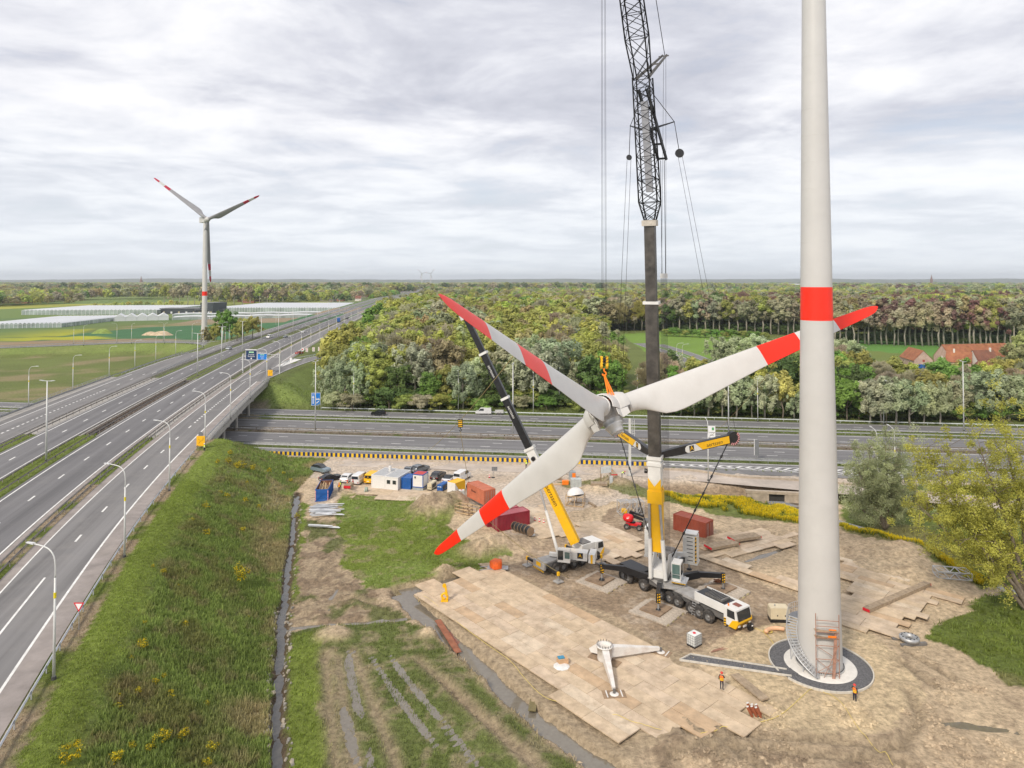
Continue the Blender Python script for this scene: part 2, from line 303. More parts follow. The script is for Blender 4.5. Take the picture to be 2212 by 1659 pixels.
def height(X, Y, fine=True):
    X = np.asarray(X, float); Y = np.asarray(Y, float); q = Y + MQ * X
    o = BX(Y) - X                                     # distance left of the road's right-hand edge
    z = np.zeros_like(X)
    if fine: z = (fbm(X, Y, 9, 3) - .5) * .35 + (fbm(X, Y, 2.2, 5, 3) - .5) * .22
    z = z * smooth(0, 3, np.abs(q - 186) - 29)
    # site: tower mound, heaps, ruts
    dt = np.hypot((X - TB.x) / 1.0, (Y - TB.y))
    z = np.where(dt < 16, z * (1 - smooth(15, 7, dt)) + (.60 - .17 * smooth(5.9, 5.3, dt)) * smooth(15, 6.4, dt), z)
    if fine: z = z + (fbm(X, Y, 1.6, 91, 3) - .5) * .55 * smooth(14, 22, dt) * smooth(4, 12, X) * smooth(82, 70, Y) + (fbm(X, Y, 1.5, 93, 3) - .5) * .5 * smooth(14, 24, dt) * smooth(38, 44, X) * (Y < 118)
    d = pdist(X, Y, PATHL); z = np.where(d < 3, z * smooth(1.2, 2.6, d) + .44 * (1 - smooth(1.2, 2.6, d)), z)
    for hx, hy, r, h in HEAPW:
        d = np.hypot(X - hx, Y - hy) / r; m = d < 2.6
        if m.any(): z = z + np.where(m, h * np.exp(-d * d * .9) * (.75 + .5 * vn(X, Y, .9, 3)), 0)
    for p in RUT:
        d = pdist(X, Y, p); z = z - .30 * np.exp(-(d / .38) ** 2) + .16 * np.exp(-((d - .85) / .4) ** 2)
    if fine: z = z + np.where(inpoly(X, Y, polys['mud']), (fbm(X, Y, 1.3, 95, 3) - .5) * .7, 0)
    # cut bank beside the site road (right half)
    bk = smooth(148.5, 146.5, q) * smooth(138, 142, q) * smooth(24, 30, X) * smooth(90, 80, X)
    z = z - 1.3 * bk * (.6 + .8 * vn(X, Y, 3, 9))
    z = z - .5 * smooth(147, 145, q) * smooth(120, 132, q) * smooth(28, 36, X) * smooth(100, 85, X)
    # water cuts
    d = pdist(X, Y, DITCH); z = z - .95 * np.exp(-((d + (vn(X, Y, .9, 87) - .5) * .5) / .6) ** 2)
    d, w = pdist(X, Y, CANAL, CANALW); z = np.where(d < 9, np.minimum(z, .1) * smooth(w, w + 2.2, d) - 1.35 * (1 - smooth(w * .55, w * 1.35, d + (vn(X, Y, 1.1, 8) - .5) * .5)) + np.where(d > w * 1.3, z - np.minimum(z, .1), 0), z)
    d = pdist(X, Y, CREEK); z = z - 1.5 * np.exp(-(d / 2.0) ** 2)
    d = pdist(X, Y, SIDE); z = z - .55 * np.exp(-(d / .55) ** 2)
    for p, w in zip(PUDS, PUDW):
        d, w = pdist(X, Y, p, [w * .3] + [w] * (len(p) - 2) + [w * .3]); z = np.where(d < 2.5, .02 * smooth(w * 5, w * 2.4, d) + z * (1 - smooth(w * 5, w * 2.4, d)) - .20 * np.exp(-(d / (w * (.45 + 1.1 * vn(X, Y, 1.6, 11)))) ** 2), z)
    z = np.where((q > 155.5) & (q < 217), np.where(q > 157, -.02, z * .2), z)
    # flyover bank
    k = emb_mask(X, Y)
    rs = np.clip(1 - (-o - 3.5) / 15.0, 0, 1); ls = np.clip(1 - (o - 59.5) / 13.0, 0, 1)
    e = np.where(o < 30, rs, ls); e = np.where(e >= .999, 1, e)
    bump = (fbm(X, Y, 5, 21) - .5) * .5 + (fbm(X, Y, 1.3, 23, 3) - .5) * .35
    top = (ZR - .06) * np.minimum(e, k)
    flat = (o > -1.2) & (o < 58)
    ez = np.minimum(top + np.where(flat | (top < .3), 0, bump * np.minimum(1, np.abs(-o - 1) * .2)), ZR - .06)
    z = np.where(top > .02, np.maximum(z, ez), z)
    for pts, zs, hw in ((LOOPS, LOOPZS, 6.5), (EXITS, EXITZS, 5.8)):
        near = (Y > 215) & (Y < 480)
        if near.any():
            d, zz = pdist(np.where(near, X, 9e5), Y, pts, zs)
            z = np.maximum(z, np.where(near & (q > 222), np.clip((zz - .1) * np.clip(1 - (d - hw) / 13.0, 0, 1), 0, 9), z))
    return z
def gz(x, y): return float(height(np.array([x]), np.array([y]))[0])

C = lambda *c: np.array(c)
GRASS, GRASSB, DGRASS, DRY = C(.135, .165, .048), C(.175, .225, .042), C(.155, .205, .052), C(.33, .265, .15)
SAND, DIRT, MUD, GRAV, TAN = C(.565, .445, .30), C(.37, .283, .195), C(.21, .155, .105), C(.56, .475, .385), C(.58, .46, .295)
polys = dict(
  low=px((612, 1372), (640, 1368), (700, 1352), (880, 1337), (945, 1362), (1000, 1415), (1055, 1470), (1125, 1545), (1235, 1635), (1290, 1690), (598, 1690)),
  mid=px((733, 1068), (800, 1072), (960, 1076), (985, 1088), (1000, 1110), (960, 1150), (1040, 1180), (1110, 1206), (1000, 1236), (930, 1252), (870, 1277), (800, 1272), (745, 1230), (735, 1180), (730, 1120)),
  mud=px((655, 1120), (735, 1120), (745, 1235), (800, 1275), (890, 1335), (690, 1352), (612, 1362), (622, 1330), (645, 1200)),
  lstrip=px((638, 1075), (668, 1090), (655, 1180), (640, 1260), (628, 1345), (606, 1372), (700, 1372), (690, 1480), (700, 1690), (590, 1690), (600, 1450), (625, 1230)),
  work=px((1125, 1215), (1180, 1165), (1280, 1140), (1370, 1070), (1430, 1120), (1520, 1160), (1600, 1250), (1720, 1290), (1700, 1362), (1560, 1385), (1470, 1420), (1320, 1330), (1080, 1240)),
  pad=px((870, 1300), (1000, 1235), (1075, 1222), (1150, 1260), (1480, 1420), (1660, 1545), (1450, 1640), (1340, 1640), (1180, 1560), (990, 1390)),
  yard=px((560, 985), (660, 985), (1400, 1010), (1430, 1060), (1250, 1100), (1180, 1130), (1130, 1170), (1050, 1130), (1000, 1080), (735, 1066), (715, 1100), (690, 1110), (672, 1090), (690, 1040), (640, 1010)),
  rape1=px((1430, 1063), (1500, 1058), (1560, 1060), (1640, 1075), (1727, 1098), (1727, 1136), (1640, 1118), (1560, 1108), (1480, 1090), (1420, 1082)),
  rape2=px((1812, 1120), (1890, 1130), (1960, 1155), (2090, 1212), (2160, 1250), (2120, 1275), (2040, 1232), (1960, 1192), (1830, 1158)),
  rgr=px((2300, 1240), (2160, 1275), (2060, 1330), (1995, 1372), (2100, 1425), (2160, 1470), (2300, 1520)),
  rgr2=px((1812, 1050), (2300, 1050), (2300, 1290), (2160, 1250), (1960, 1160), (1812, 1125)),
  mound=px((1560, 1395), (1690, 1335), (1860, 1355), (1960, 1440), (2000, 1520), (1900, 1600), (1700, 1600), (1560, 1500)),
  rut_shade=px((1380, 1645), (1470, 1580), (1560, 1560), (1680, 1580), (1960, 1602), (2020, 1700), (1380, 1700)),
  gr3=px((1210, 1040), (1300, 1036), (1400, 1052), (1430, 1080), (1300, 1062), (1215, 1056)))
def ground_colour(X, Y, z):
    q = Y + MQ * X; o = BX(Y) - X; sh = X.shape
    wx, wy = (fbm(X, Y, 3.0, 31) - .5) * 3.2, (fbm(X, Y, 3.0, 33) - .5) * 3.2
    n1, n2, n3 = fbm(X, Y, 14, 41), fbm(X, Y, 4, 43), fbm(X, Y, 1.4, 45, 3)
    col = np.empty((*sh, 3)); g = np.zeros(sh)                 # g: how grassy (drives the tufts)
    mixc = lambda m, c: col.__setitem__(Ellipsis, col * (1 - m[..., None]) + c * m[..., None])
    full = lambda c: np.broadcast_to(c, (*sh, 3))
    col[:] = SAND * (.80 + .4 * n2[..., None]); mixc(smooth(.5, .7, n1) * .45, full(DIRT)); mixc(smooth(.58, .72, n3) * .4, full(MUD * 1.3))
    ip = lambda k: inpoly(X + wx, Y + wy, polys[k]).astype(float)
    m = ip('yard'); mixc(m, GRAV * (.86 + .28 * n2[..., None])); mixc(m * smooth(.5, .7, n1) * .45, full(DIRT * 1.15))
    m = ip('mud'); mixc(m, SAND * .70 * (.7 + .6 * n3[..., None])); mixc(m * smooth(.45, .58, n3) * .8, full(MUD * .95)); mixc(m * smooth(.52, .62, n2) * .85, full(GRASS * .8)); g = np.maximum(g, m * smooth(.5, .62, n2) * .6)
    m = ip('low'); mixc(m, (GRASS * 1.0) * (.75 + .5 * n2[..., None])); mixc(m * smooth(.53, .66, n3) * .55, full(SAND * .62)); g = np.maximum(g, m * (.35 + .65 * smooth(.62, .45, n3)))
    m = ip('mid'); mixc(m, GRASSB * .95 * (.75 + .5 * n2[..., None])); mixc(m * smooth(.52, .68, n1) * .6, full(DGRASS * 1.3)); mixc(m * smooth(.60, .72, n3) * .5, full(SAND * .6)); g = np.maximum(g, m)
    m = ip('lstrip'); mixc(m, GRASSB * (.7 + .5 * n2[..., None])); mixc(m * smooth(.5, .66, n1) * .6, full(DGRASS)); g = np.maximum(g, m)
    m = ip('work'); mixc(m, DIRT * (.82 + .4 * n2[..., None])); mixc(m * smooth(.50, .7, fbm(X, Y, 7, 51)) * .6, full(MUD * 1.15)); mixc(m * smooth(.56, .74, n3) * .35, full(GRAV))
    m = ip('pad'); mixc(m, SAND * .72 * (.85 + .3 * n2[..., None]))
    m = ip('mound'); mixc(m, TAN * (.85 + .3 * n2[..., None])); mixc(m * smooth(.56, .72, n3) * .4, full(DIRT))
    m = ip('rut_shade'); mixc(m * .55, full(DIRT)); mixc(m * smooth(.5, .64, n3) * .7, full(MUD))  # dirt and mud tones paint in the dark shadows of the wheel ruts
    for p in RUT:
        d = pdist(X, Y, p); m = np.exp(-(d / .7) ** 2); mixc(m * .85, full(SAND * .58)); g = g * (1 - m)
    m = (q < 157.5) * smooth(146.5, 148.5, q + wy * .3) * (X > -45); mixc(m, GRAV * (.84 + .25 * n2[..., None])); g = g * (1 - m)
    m = smooth(137, 141, q) * smooth(148.5, 146.8, q) * smooth(22, 30, X) * smooth(95, 85, X); mixc(m * .85, full(MUD * 1.15) * (.6 + .9 * n3[..., None]))
    for k, w in (('rape1', .9), ('rape2', .9), ('rgr', 1.), ('rgr2', 1.), ('gr3', .8)):
        m = ip(k); mixc(m * w, GRASSB * .8 * (.55 + .7 * n2[..., None])); mixc(m * smooth(.45, .65, n3) * .5, full(DGRASS * .9)); mixc(m * smooth(.55, .7, n1) * .5, full(DRY * .8)); g = np.maximum(g, m * w)
    for hx, hy, r, h in HEAPW[:16]:
        d = np.hypot(X - hx, Y - hy); m = np.exp(-(d / r) ** 4); c = SAND * .95 if h < 1.25 and r < 3.3 else DIRT * 1.05
        mixc(m * .9, c * (.7 + .6 * n3[..., None])); g = g * (1 - m)
    d, w = pdist(X, Y, CANAL, CANALW); m = smooth(w + 1.3, w + .2, d) * (X < BX(Y) + 70); mixc(m * .85, full(SAND * .70)); g = g * (1 - smooth(w + .5, w - .1, d))
    d = pdist(X, Y, DITCH); m = smooth(1.25, .6, d + (n3 - .5) * .9); mixc(m, full(MUD * .45)); g = g * (1 - m)
    # everything left of the ditch: the flyover bank
    dl = np.interp(Y, [p[1] for p in DITCH[::-1]], [p[0] for p in DITCH[::-1]])
    left = (X < dl - .7) & (q < 156) & (o < 60)
    bankc = DGRASS * (.7 + .7 * n2[..., None]); lowb = smooth(2.4, .6, z) * .75 * smooth(.40, .62, fbm(X, Y, 6, 61))
    bankc = bankc * (1 - .5 * smooth(.55, .75, n3)[..., None]) + DRY * .7 * .5 * smooth(.55, .75, n3)[..., None]; b2 = bankc * (1 - lowb[..., None]) + DRY * .9 * (.7 + .6 * n3[..., None]) * lowb[..., None]
    br = smooth(.54, .66, fbm(X, Y, 7, 63)) * smooth(.9, 3, z) * .38; b2 = b2 * (1 - br[..., None]) + C(.17, .115, .06) * br[..., None]
    vg = smooth(5.6, 6.4, z + (n2 - .5) * 1.2); b2 = b2 * (1 - vg[..., None]) + GRASSB * (.75 + .5 * n2[..., None]) * vg[..., None]
    mixc(left.astype(float), b2); g = np.where(left, 1.0, g)
    med = (o > -1.5) & (o < 58.5) & (z > 5); mixc(med.astype(float), GRASSB * .8 * (.7 + .6 * n2[..., None])); mixc((med & (((o > 11.6) & (o < 14.4) & (Y < 118)) | (o < .9))).astype(float) * smooth(.35, .6, n2), full(SAND * .55))
    g = np.where(med, .5, g)
    # motorway trough and beyond
    mw = (q >= 157.5) & (q <= 217); mixc(mw.astype(float), GRASS * .95 * (.7 + .6 * n2[..., None])); mixc((mw & (q > 180.2) & (q < 184.6)).astype(float) * smooth(.3, .5, n2) * .9, full(C(.20, .155, .115))); g = np.where(mw, .6, g)
    un = (q > 152) & (q < 219) & (o > -2.5) & (o < 58); mixc(un.astype(float) * .8, full(C(.27, .225, .175))); g = np.where(un, 0, g)
    bey = (q > 217); mixc(bey.astype(float), GRASS * (.75 + .5 * n1[..., None])); g = np.where(bey, .8, g)
    lf = bey & (o > 58); mixc(lf.astype(float), C(.135, .165, .045) * (.75 + .5 * n1[..., None])); mixc(lf * smooth(.56, .68, fbm(X, Y, 25, 65)) * .75, full(DRY * .8))
    sl = bey & (z > 1.2) & (z < 6); mixc(sl * .7, DGRASS * 1.2 * (.7 + .6 * n2[..., None]))
    lf2 = (Y < 330) & (o > 60) & (q < 152); mixc(lf2.astype(float), GRASS * (.8 + .4 * n1[..., None]))
    for c, poly in FIELDS:
        m = inpoly(X + wx, Y + wy, poly).astype(float); mixc(m, c * (.85 + .3 * n1[..., None])); g = g * (1 - m)
    far = smooth(620, 700, Y) * (1 - np.max([inpoly(X, Y, p) for c, p in FIELDS], axis=0)); far = np.maximum(far, smooth(320, 420, np.abs(X)) * (Y > 200))
    return col, g, far
FIELDS = [(C(.055, .145, .06), px((60, 736), (240, 722), (560, 706), (790, 690), (800, 700), (640, 722), (560, 733), (420, 735), (300, 732))),
          (C(.055, .145, .06), px((230, 715), (330, 706), (800, 690), (640, 720), (440, 728), (300, 726), (120, 728))),
          (C(.36, .36, .025), px((-60, 716), (200, 710), (150, 725), (-60, 731))), (C(.36, .36, .025), px((-60, 732), (200, 726), (250, 732), (-60, 738))),
          (C(.30, .22, .16), px((-200, 656), (400, 650), (300, 664), (120, 668), (-200, 672))), (C(.27, .20, .12), px((-60, 740), (120, 736), (330, 731), (420, 735), (140, 745), (-60, 752))),
          (C(.16, .26, .045), px((1340, 722), (1460, 714), (1640, 726), (1560, 770), (1480, 790), (1400, 765))),
          (C(.11, .24, .05), px((1830, 732), (1960, 735), (2230, 752), (2260, 800), (2100, 780), (1960, 765), (1850, 755))),
          (C(.15, .19, .05), px((1850, 755), (1960, 765), (2000, 800), (1900, 800), (1800, 770)))]
def axis_pts(segs):
    out = [segs[0][0]]
    for a, b, st in segs:
        n = max(1, int(round((b - a) / st))); out += list(a + (b - a) * (np.arange(n) + 1) / n)
    return np.array(out)
GX = axis_pts([(-9000, -3000, 1500), (-3000, -1000, 250), (-1000, -380, 40), (-380, -160, 5), (-160, -75, 1.4), (-75, 52, .42), (52, 110, 1.0), (110, 260, 5), (260, 1000, 40), (1000, 3000, 250), (3000, 9000, 1500)])
GY = axis_pts([(-40, 40, 10), (40, 57, 1.5), (57, 118, .42), (118, 160, .7), (160, 225, 1.2), (225, 420, 2.5), (420, 700, 8), (700, 1500, 40), (1500, 4000, 250), (4000, 16000, 1500)])
xx, yy = np.meshgrid(GX, GY)
zz = height(xx, yy); colr, grassy, farm = ground_colour(xx, yy, zz)
nx, ny = len(GX), len(GY); ii = np.arange(nx * ny).reshape(ny, nx)
fc = np.stack([ii[:-1, :-1], ii[:-1, 1:], ii[1:, 1:], ii[1:, :-1]], -1).reshape(-1, 4)
gm = npmesh('ground', np.stack([xx, yy, zz], -1).reshape(-1, 3), fc, colr.reshape(-1, 3), {'far': farm.ravel()}, True)
gm.materials.append(attr_mat('ground', .9, (1.6, .5), (3.2, 1.0, .35), True))
GROUND = tag(link('ground', gm), kind='structure')

def water_mat():
    m = bpy.data.materials.new('muddy_water'); m.use_nodes = True; nt = m.node_tree; L = nt.links.new; b = nt.nodes['Principled BSDF']
    b.inputs['Base Color'].default_value = (.16, .14, .105, 1); b.inputs['Roughness'].default_value = .03; b.inputs['Specular IOR Level'].default_value = .9
    tc = nd(nt, 'ShaderNodeTexCoord'); n = nd(nt, 'ShaderNodeTexNoise', Scale=2.5, Detail=3.0); L(tc.outputs['Object'], n.inputs['Vector'])
    L(ramp(nt, n.outputs[0], [(.3, (.15, .13, .10)), (.7, (.185, .165, .13))]), b.inputs['Base Color'])
    return m
WATER = water_mat()
def ribbon(pts, hw, z, ext=0.):
    n = len(pts); A, B = [], []
    for i, p in enumerate(pts):
        a, b = pts[max(i - 1, 0)], pts[min(i + 1, n - 1)]; d = Vector((b[0] - a[0], b[1] - a[1], 0)).normalized(); s = Vector((d.y, -d.x, 0))
        w = hw[i] if isinstance(hw, (list, tuple)) else hw; zz_ = z[i] if isinstance(z, (list, tuple)) else z
        c = Vector((p[0], p[1], zz_)); A.append(c - s * w); B.append(c + s * w)
    return A, B
def waterway(name, pts, hw, z, label):
    A, B = ribbon([tuple(v)[:2] for v in spline([(p[0], p[1], 0) for p in pts], 4)], hw, z)
    return tag(MB().strip(A, B).build(name, WATER), label, kind='structure')
WATERD = mat('dark_ditch_water', (.075, .07, .06), .03, var=.2, scale=1.5, spec=.9)
waterway('ditch_water', DITCH, .7, -.58, 'narrow dark drainage ditch at the foot of the grass bank').data.materials[0] = WATERD
waterway('canal_water', CANAL[:4], 3.0, -.52, 'muddy water arm behind the plate covered pad')
waterway('canal_water', CANAL[3:], 3.0, -.526, 'muddy water channel bending round the plate covered pad')
waterway('creek_water', CREEK, 1.6, -1.05, 'creek under the willow')
waterway('side_ditch_water', SIDE[:-1], .8, -.33, 'shallow cross ditch')
for k_, (p, w) in enumerate(zip(PUDS, PUDW)):
    waterway('puddle_water', p, w * 2.2, -.06 + .005 * (k_ % 3), 'long puddle in wheel rut')

ASPH = mat('asphalt', (.182, .178, .178), .85, streak=R(14), var=.20, scale=.35, bump=.2, dirt=(.235, .225, .215), dirtk=.5)
ASPHD = mat('asphalt_dark', (.150, .148, .153), .85, streak=R(14), var=.20, scale=.3, bump=.2, dirt=(.195, .19, .185), dirtk=.4)
ASPHM = mat('asphalt_motorway', (.165, .163, .168), .85, streak=R(82.6), var=.18, scale=.35, bump=.2, dirt=(.21, .205, .2), dirtk=.4)
SHLD = mat('shoulder_asphalt', (.28, .25, .235), .9, var=.16, scale=.5, bump=.2, dirt=(.26, .23, .2), dirtk=.5)
PAINT = mat('road_paint', (.72, .72, .70), .7, var=.12, scale=1.2, dirt=(.4, .39, .37), dirtk=.4)
CONC = mat('concrete', (.36, .345, .32), .85, var=.15, scale=.8, bump=.2, dirt=(.2, .18, .155), dirtk=.5)
CONCD = mat('dark_concrete', (.20, .185, .165), .9, var=.2, scale=.7, bump=.2, dirt=(.10, .09, .08), dirtk=.6)
STEEL = mat('galvanised_steel', (.42, .43, .44), .5, .55, var=.12, scale=2, dirt=(.3, .28, .25), dirtk=.3)
def ys(a, b): # sample rows for the flyover curve
    return np.concatenate([np.arange(a, min(b, 420), 4.0), np.arange(max(a, 420), b, 25.0), [b]]) if b > 420 else np.append(np.arange(a, b, 4.0), b)
def fl(o, Y, z=ZR): return Vector((float(BX(Y)) - o, float(Y), z))
def fstrip(mb, o0, o1, a, b, z=ZR):
    Y = ys(a, b); mb.strip([fl(o0, y, z) for y in Y], [fl(o1, y, z) for y in Y]); return mb
road = fstrip(fstrip(MB(), 10.6, 3.0, 20, 3500), 0, 0, 20, 21).build('flyover_road', ASPH); tag(road, kind='structure')
r2 = MB(); fstrip(r2, 25.4, 15.0, 20, 3500); r2 = tag(r2.build('flyover_road', ASPHD), kind='structure')
r3 = MB(); fstrip(r3, 39.6, 29.8, 20, 3500); r3 = tag(r3.build('flyover_road', ASPHD), kind='structure')
r4 = MB(); fstrip(r4, 55.5, 43.0, 20, 330); fstrip(r4, 52, 43.0, 330, 3500); r4 = tag(r4.build('flyover_road', ASPH), kind='structure')
sh = MB(); fstrip(sh, 2.97, .7, 20, 3500); fstrip(sh, 12.0, 10.63, 20, 3500); fstrip(sh, 14.97, 14.0, 20, 3500); tag(sh.build('road_shoulder', SHLD), kind='structure')
mk = MB(); ZM = ZR + .006
def fdash(o, a, b, ln, gap, w=.15):
    y = a
    while y < b: fstrip(mk, o + w, o - w, y, y + ln, ZM); y += ln + gap
fstrip(mk, 3.22, 2.95, 20, 1500, ZM); fstrip(mk, 10.7, 10.5, 20, 1500, ZM); fstrip(mk, 15.32, 15.06, 20, 1500, ZM); fstrip(mk, 24.75, 24.5, 20, 1500, ZM); fstrip(mk, 30.7, 30.5, 20, 1500, ZM); fstrip(mk, 38.9, 38.65, 20, 1500, ZM); fstrip(mk, 43.9, 43.7, 20, 1500, ZM); fstrip(mk, 53.1, 52.85, 20, 268, ZM); fstrip(mk, 51.6, 51.4, 345, 1500, ZM)
fstrip(mk, 7.1, 6.85, 30, 81, ZM); fdash(6.95, 92, 165, 2.5, 9.2); fdash(6.95, 168, 265, 1.1, 1.3, .2); fdash(20.3, 60, 700, 2.6, 9.6); fdash(34.9, 60, 700, 2.6, 9.6); fdash(48.3, 130, 215, 1.1, 1.3, .2); fdash(48.3, 216, 330, 2.6, 9.6); fdash(47.5, 345, 700, 2.6, 9.6)
mk.strip([fl(o, y, ZM) for o, y in ((3.0, 262), (2.3, 285), (.6, 303))], [fl(o, y, ZM) for o, y in ((2.9, 262), (-.9, 285), (-4.0, 303))])
tag(mk.build('road_markings', PAINT, road), kind='stuff')
def polyroad(name, pts, zs, hw, m, lines=True):
    A, B = ribbon(pts, hw, [z + .03 for z in zs]); r = tag(MB().strip(A, B).build(name, m), kind='structure')
    if lines:
        l = MB()
        for k in (-.86, .86):
            A2, B2 = ribbon(pts, hw, [z + .045 for z in zs]); l.strip([a.lerp(b, .5 + k / 2 - .012) for a, b in zip(A2, B2)], [a.lerp(b, .5 + k / 2 + .012) for a, b in zip(A2, B2)])
        tag(l.build('road_markings', PAINT, r), kind='stuff')
    return r
polyroad('loop_road', LOOPS, LOOPZS, 5.2, ASPH); polyroad('exit_road', EXITS, EXITZS, 4.2, ASPH)
COUNTRY = [tuple(v)[:2] for v in spline([(*p, 0) for p in px((1380, 742), (1425, 757), (1462, 772), (1492, 790), (1512, 812), (1490, 846))], 6)]
polyroad('country_road', COUNTRY, [.12] * len(COUNTRY), 4.0, ASPH)
C2 = [(x + 12, y - 8) for x, y in COUNTRY]
polyroad('country_road', C2, [.12] * len(C2), 3.2, ASPH)
# motorway
def mq(q, X, z=0.0): return Vector((X, q - MQ * X, z))
XS = np.arange(-340, 301, 20.0)
def mstrip(mb, q0, q1, a=-340, b=300, z=.02):
    X = np.append(np.arange(a, b, 20.0), b); mb.strip([mq(q0, x, z) for x in X], [mq(q1, x, z) for x in X]); return mb
m1 = mstrip(MB(), 167.2, 180.3).build('motorway', ASPHM); m2 = mstrip(MB(), 184.4, 197.0).build('motorway', ASPHM)
m3 = mstrip(MB(), 203.6, 213.0).build('motorway', ASPHM); m4 = mstrip(MB(), 154.6, 164.2, 26, 300).build('motorway', ASPH); m5 = mstrip(MB(), 158.6, 164.2, -340, 26).build('motorway', ASPH)
for m_ in (m1, m2, m3, m4, m5): tag(m_, kind='structure')
mk = MB(); z2 = .027
def mdash(q, ln=2.5, gap=9.0, off=0, a=-330, b=290, w=.11):
    x = a + off
    while x < b: mk.strip([mq(q - w, x, z2), mq(q - w, x + ln, z2)], [mq(q + w, x, z2), mq(q + w, x + ln, z2)]); x += ln + gap
for q in (168.4, 179.4, 185.2, 195.9, 204.5, 211.8, 163.6): mstrip(mk, q - .12, q + .12, z=z2)
mstrip(mk, 159.3, 159.5, -340, 26, z2)
for q, of in ((172.1, 0), (175.8, 3), (188.9, 1), (192.4, 5), (208.2, 2)): mdash(q, off=of)
# hatched noses: right of the crane, and on the far slip road
def hatch(qa, qb0, qb1, xa, xb, flip=1):
    mk.strip([mq(qa, xa, z2), mq(qa, xb, z2)], [mq(qa + .2, xa, z2), mq(qa + .2, xb, z2)]); mk.strip([mq(qb0, xa, z2), mq(qb1, xb, z2)], [mq(qb0 - .2, xa, z2), mq(qb1 - .2, xb, z2)])
    x = xa
    while x < xb - 1:
        t = (x - xa) / (xb - xa); lo = min(qa, qb0 + (qb1 - qb0) * t) + .2; hi = max(qa, qb0 + (qb1 - qb0) * t) - .2; md = (lo + hi) / 2
        for e in (lo, hi):
            mk.quad(*[mq(a, b, z2 + .004) for a, b in ((md, x), (md, x + .75), (e, x + .75 + abs(e - md) * 1.3), (e, x + abs(e - md) * 1.3))])
        x += 2.0
hatch(161.5, 160.9, 156.2, 28, 84); hatch(204.4, 203.7, 205.4, -12, 22)
tag(mk.build('road_markings', PAINT, m1), kind='stuff')
yd = MB().strip([P(*p, .05) for p in ((500, 984), (1000, 995), (1400, 1010), (1650, 1030), (1850, 1046), (2300, 1090))], [P(*p, .05) for p in ((560, 1000), (1000, 1016), (1400, 1030), (1650, 1052), (1850, 1070), (2300, 1115))])
tag(yd.build('site_road', mat('site_gravel', (.47, .41, .355), .95, var=.16, scale=.25, bump=.4, dirt=(.33, .28, .235), dirtk=.6)), kind='structure')
def fq(o, q, z=ZR):
    Y = q
    for _ in range(8): Y = q - MQ * (float(BX(Y)) - o)
    return fl(o, Y, z)
QS = np.linspace(141.5, 229, 24)
BR = thing('motorway_bridge', 'long low concrete road bridge on round columns over the motorway', 'bridge', (0, 0, 0))
def deck(o0, o1, name='deck'):
    mb = MB(); n = len(QS); pts = []
    for z in (ZR - .045, ZR - 1.3):
        for o in (o0, o1): pts += [fq(o, q, z) for q in QS]
    fs = []
    for i in range(n - 1):
        for a, b in ((0, 1), (1, 3), (3, 2), (2, 0)): fs.append((a * n + i, a * n + i + 1, b * n + i + 1, b * n + i))
    fs += [(0, n, 3 * n, 2 * n), (n - 1, 2 * n - 1, 4 * n - 1, 3 * n - 1)]
    return mb.add(pts, fs).build(name, CONC, BR)
deck(-1.0, 26.0); deck(29.3, 58.6)
gd = MB()                                            # open steel grid over the gap between the two decks
for q in np.arange(158, 214, 1.6): gd.beam(fq(26.05, q, ZR - .25), fq(29.25, q + .3, ZR - .25), .25, .12)
for k in (26.6, 27.7, 28.8): gd.strip([fq(k, q, ZR - .20) for q in QS], [fq(k + .35, q, ZR - .20) for q in QS])
tag(gd.build('gap_grid', mat('rust_grid', (.14, .105, .08), .9, var=.3, scale=1), BR), kind='stuff')
for q in (165, 182, 200.5):
    cb = MB()
    for a, b in ((-.3, 25.3), (30, 57.8)): cb.beam(fq(a, q, ZR - 1.85), fq(b, q, ZR - 1.85), .9, 1.05)
    cb.build('crosshead', CONC, BR)
    for o in (1.2, 9, 17, 24.5, 31, 39, 48, 56.5):
        p = fq(o, q, 0); MB().cyl(p - Vector((0, 0, .2)), p + Vector((0, 0, ZR - 2.3)), .48, n=14).build('column', CONC, BR)
for q0, q1 in ((143, 150),): MB().prism([fq(-.8, q0, 2.5), fq(58, q0, 2.5), fq(58, q0, ZR - .2), fq(-.8, q0, ZR - .2)], (0, 1.0, 0)).build('abutment', CONCD, BR)
MB().prism([fq(-.8, 226, 2.5), fq(58, 226, 2.5), fq(58, 226, ZR - .2), fq(-.8, 226, ZR - .2)], (0, -1.0, 0)).build('abutment', CONCD, BR)
for o in (-.75, 58.3):
    MB().tube([fq(o, q, ZR + .12) for q in QS], .22, 4).build('edge_beam', CONC, BR)
    rl = MB().tube([fq(o, q, ZR + 1.12) for q in QS], .05, 5); rl.tube([fq(o, q, ZR + .35) for q in QS], .035, 4); rl.build('handrail', STEEL, BR)
    bl = MB()
    for q in np.arange(141.6, 229, .45): bl.beam(fq(o, q, ZR + .3), fq(o, q, ZR + 1.1), .03, .03)
    tag(bl.build('balusters', STEEL, BR), kind='stuff')
    for q in np.arange(141.6, 229, 3.6): MB().beam(fq(o, q, ZR + .2), fq(o, q, ZR + 1.14), .09, .07).build('post', STEEL, BR)
def rail_posts(pts, step):
    out, acc, last = [], 0., pts[0]
    out.append(pts[0].copy())
    for a, b in zip(pts, pts[1:]):
        l = (b - a).length
        while acc + l >= step:
            a = a.lerp(b, (step - acc) / l); l = (b - a).length; acc = 0.; out.append(a.copy())
        acc += l
    return out
RAILB = mat('weathered_rail', (.30, .275, .25), .6, .3, var=.2, scale=1.5, dirt=(.2, .16, .12), dirtk=.5)
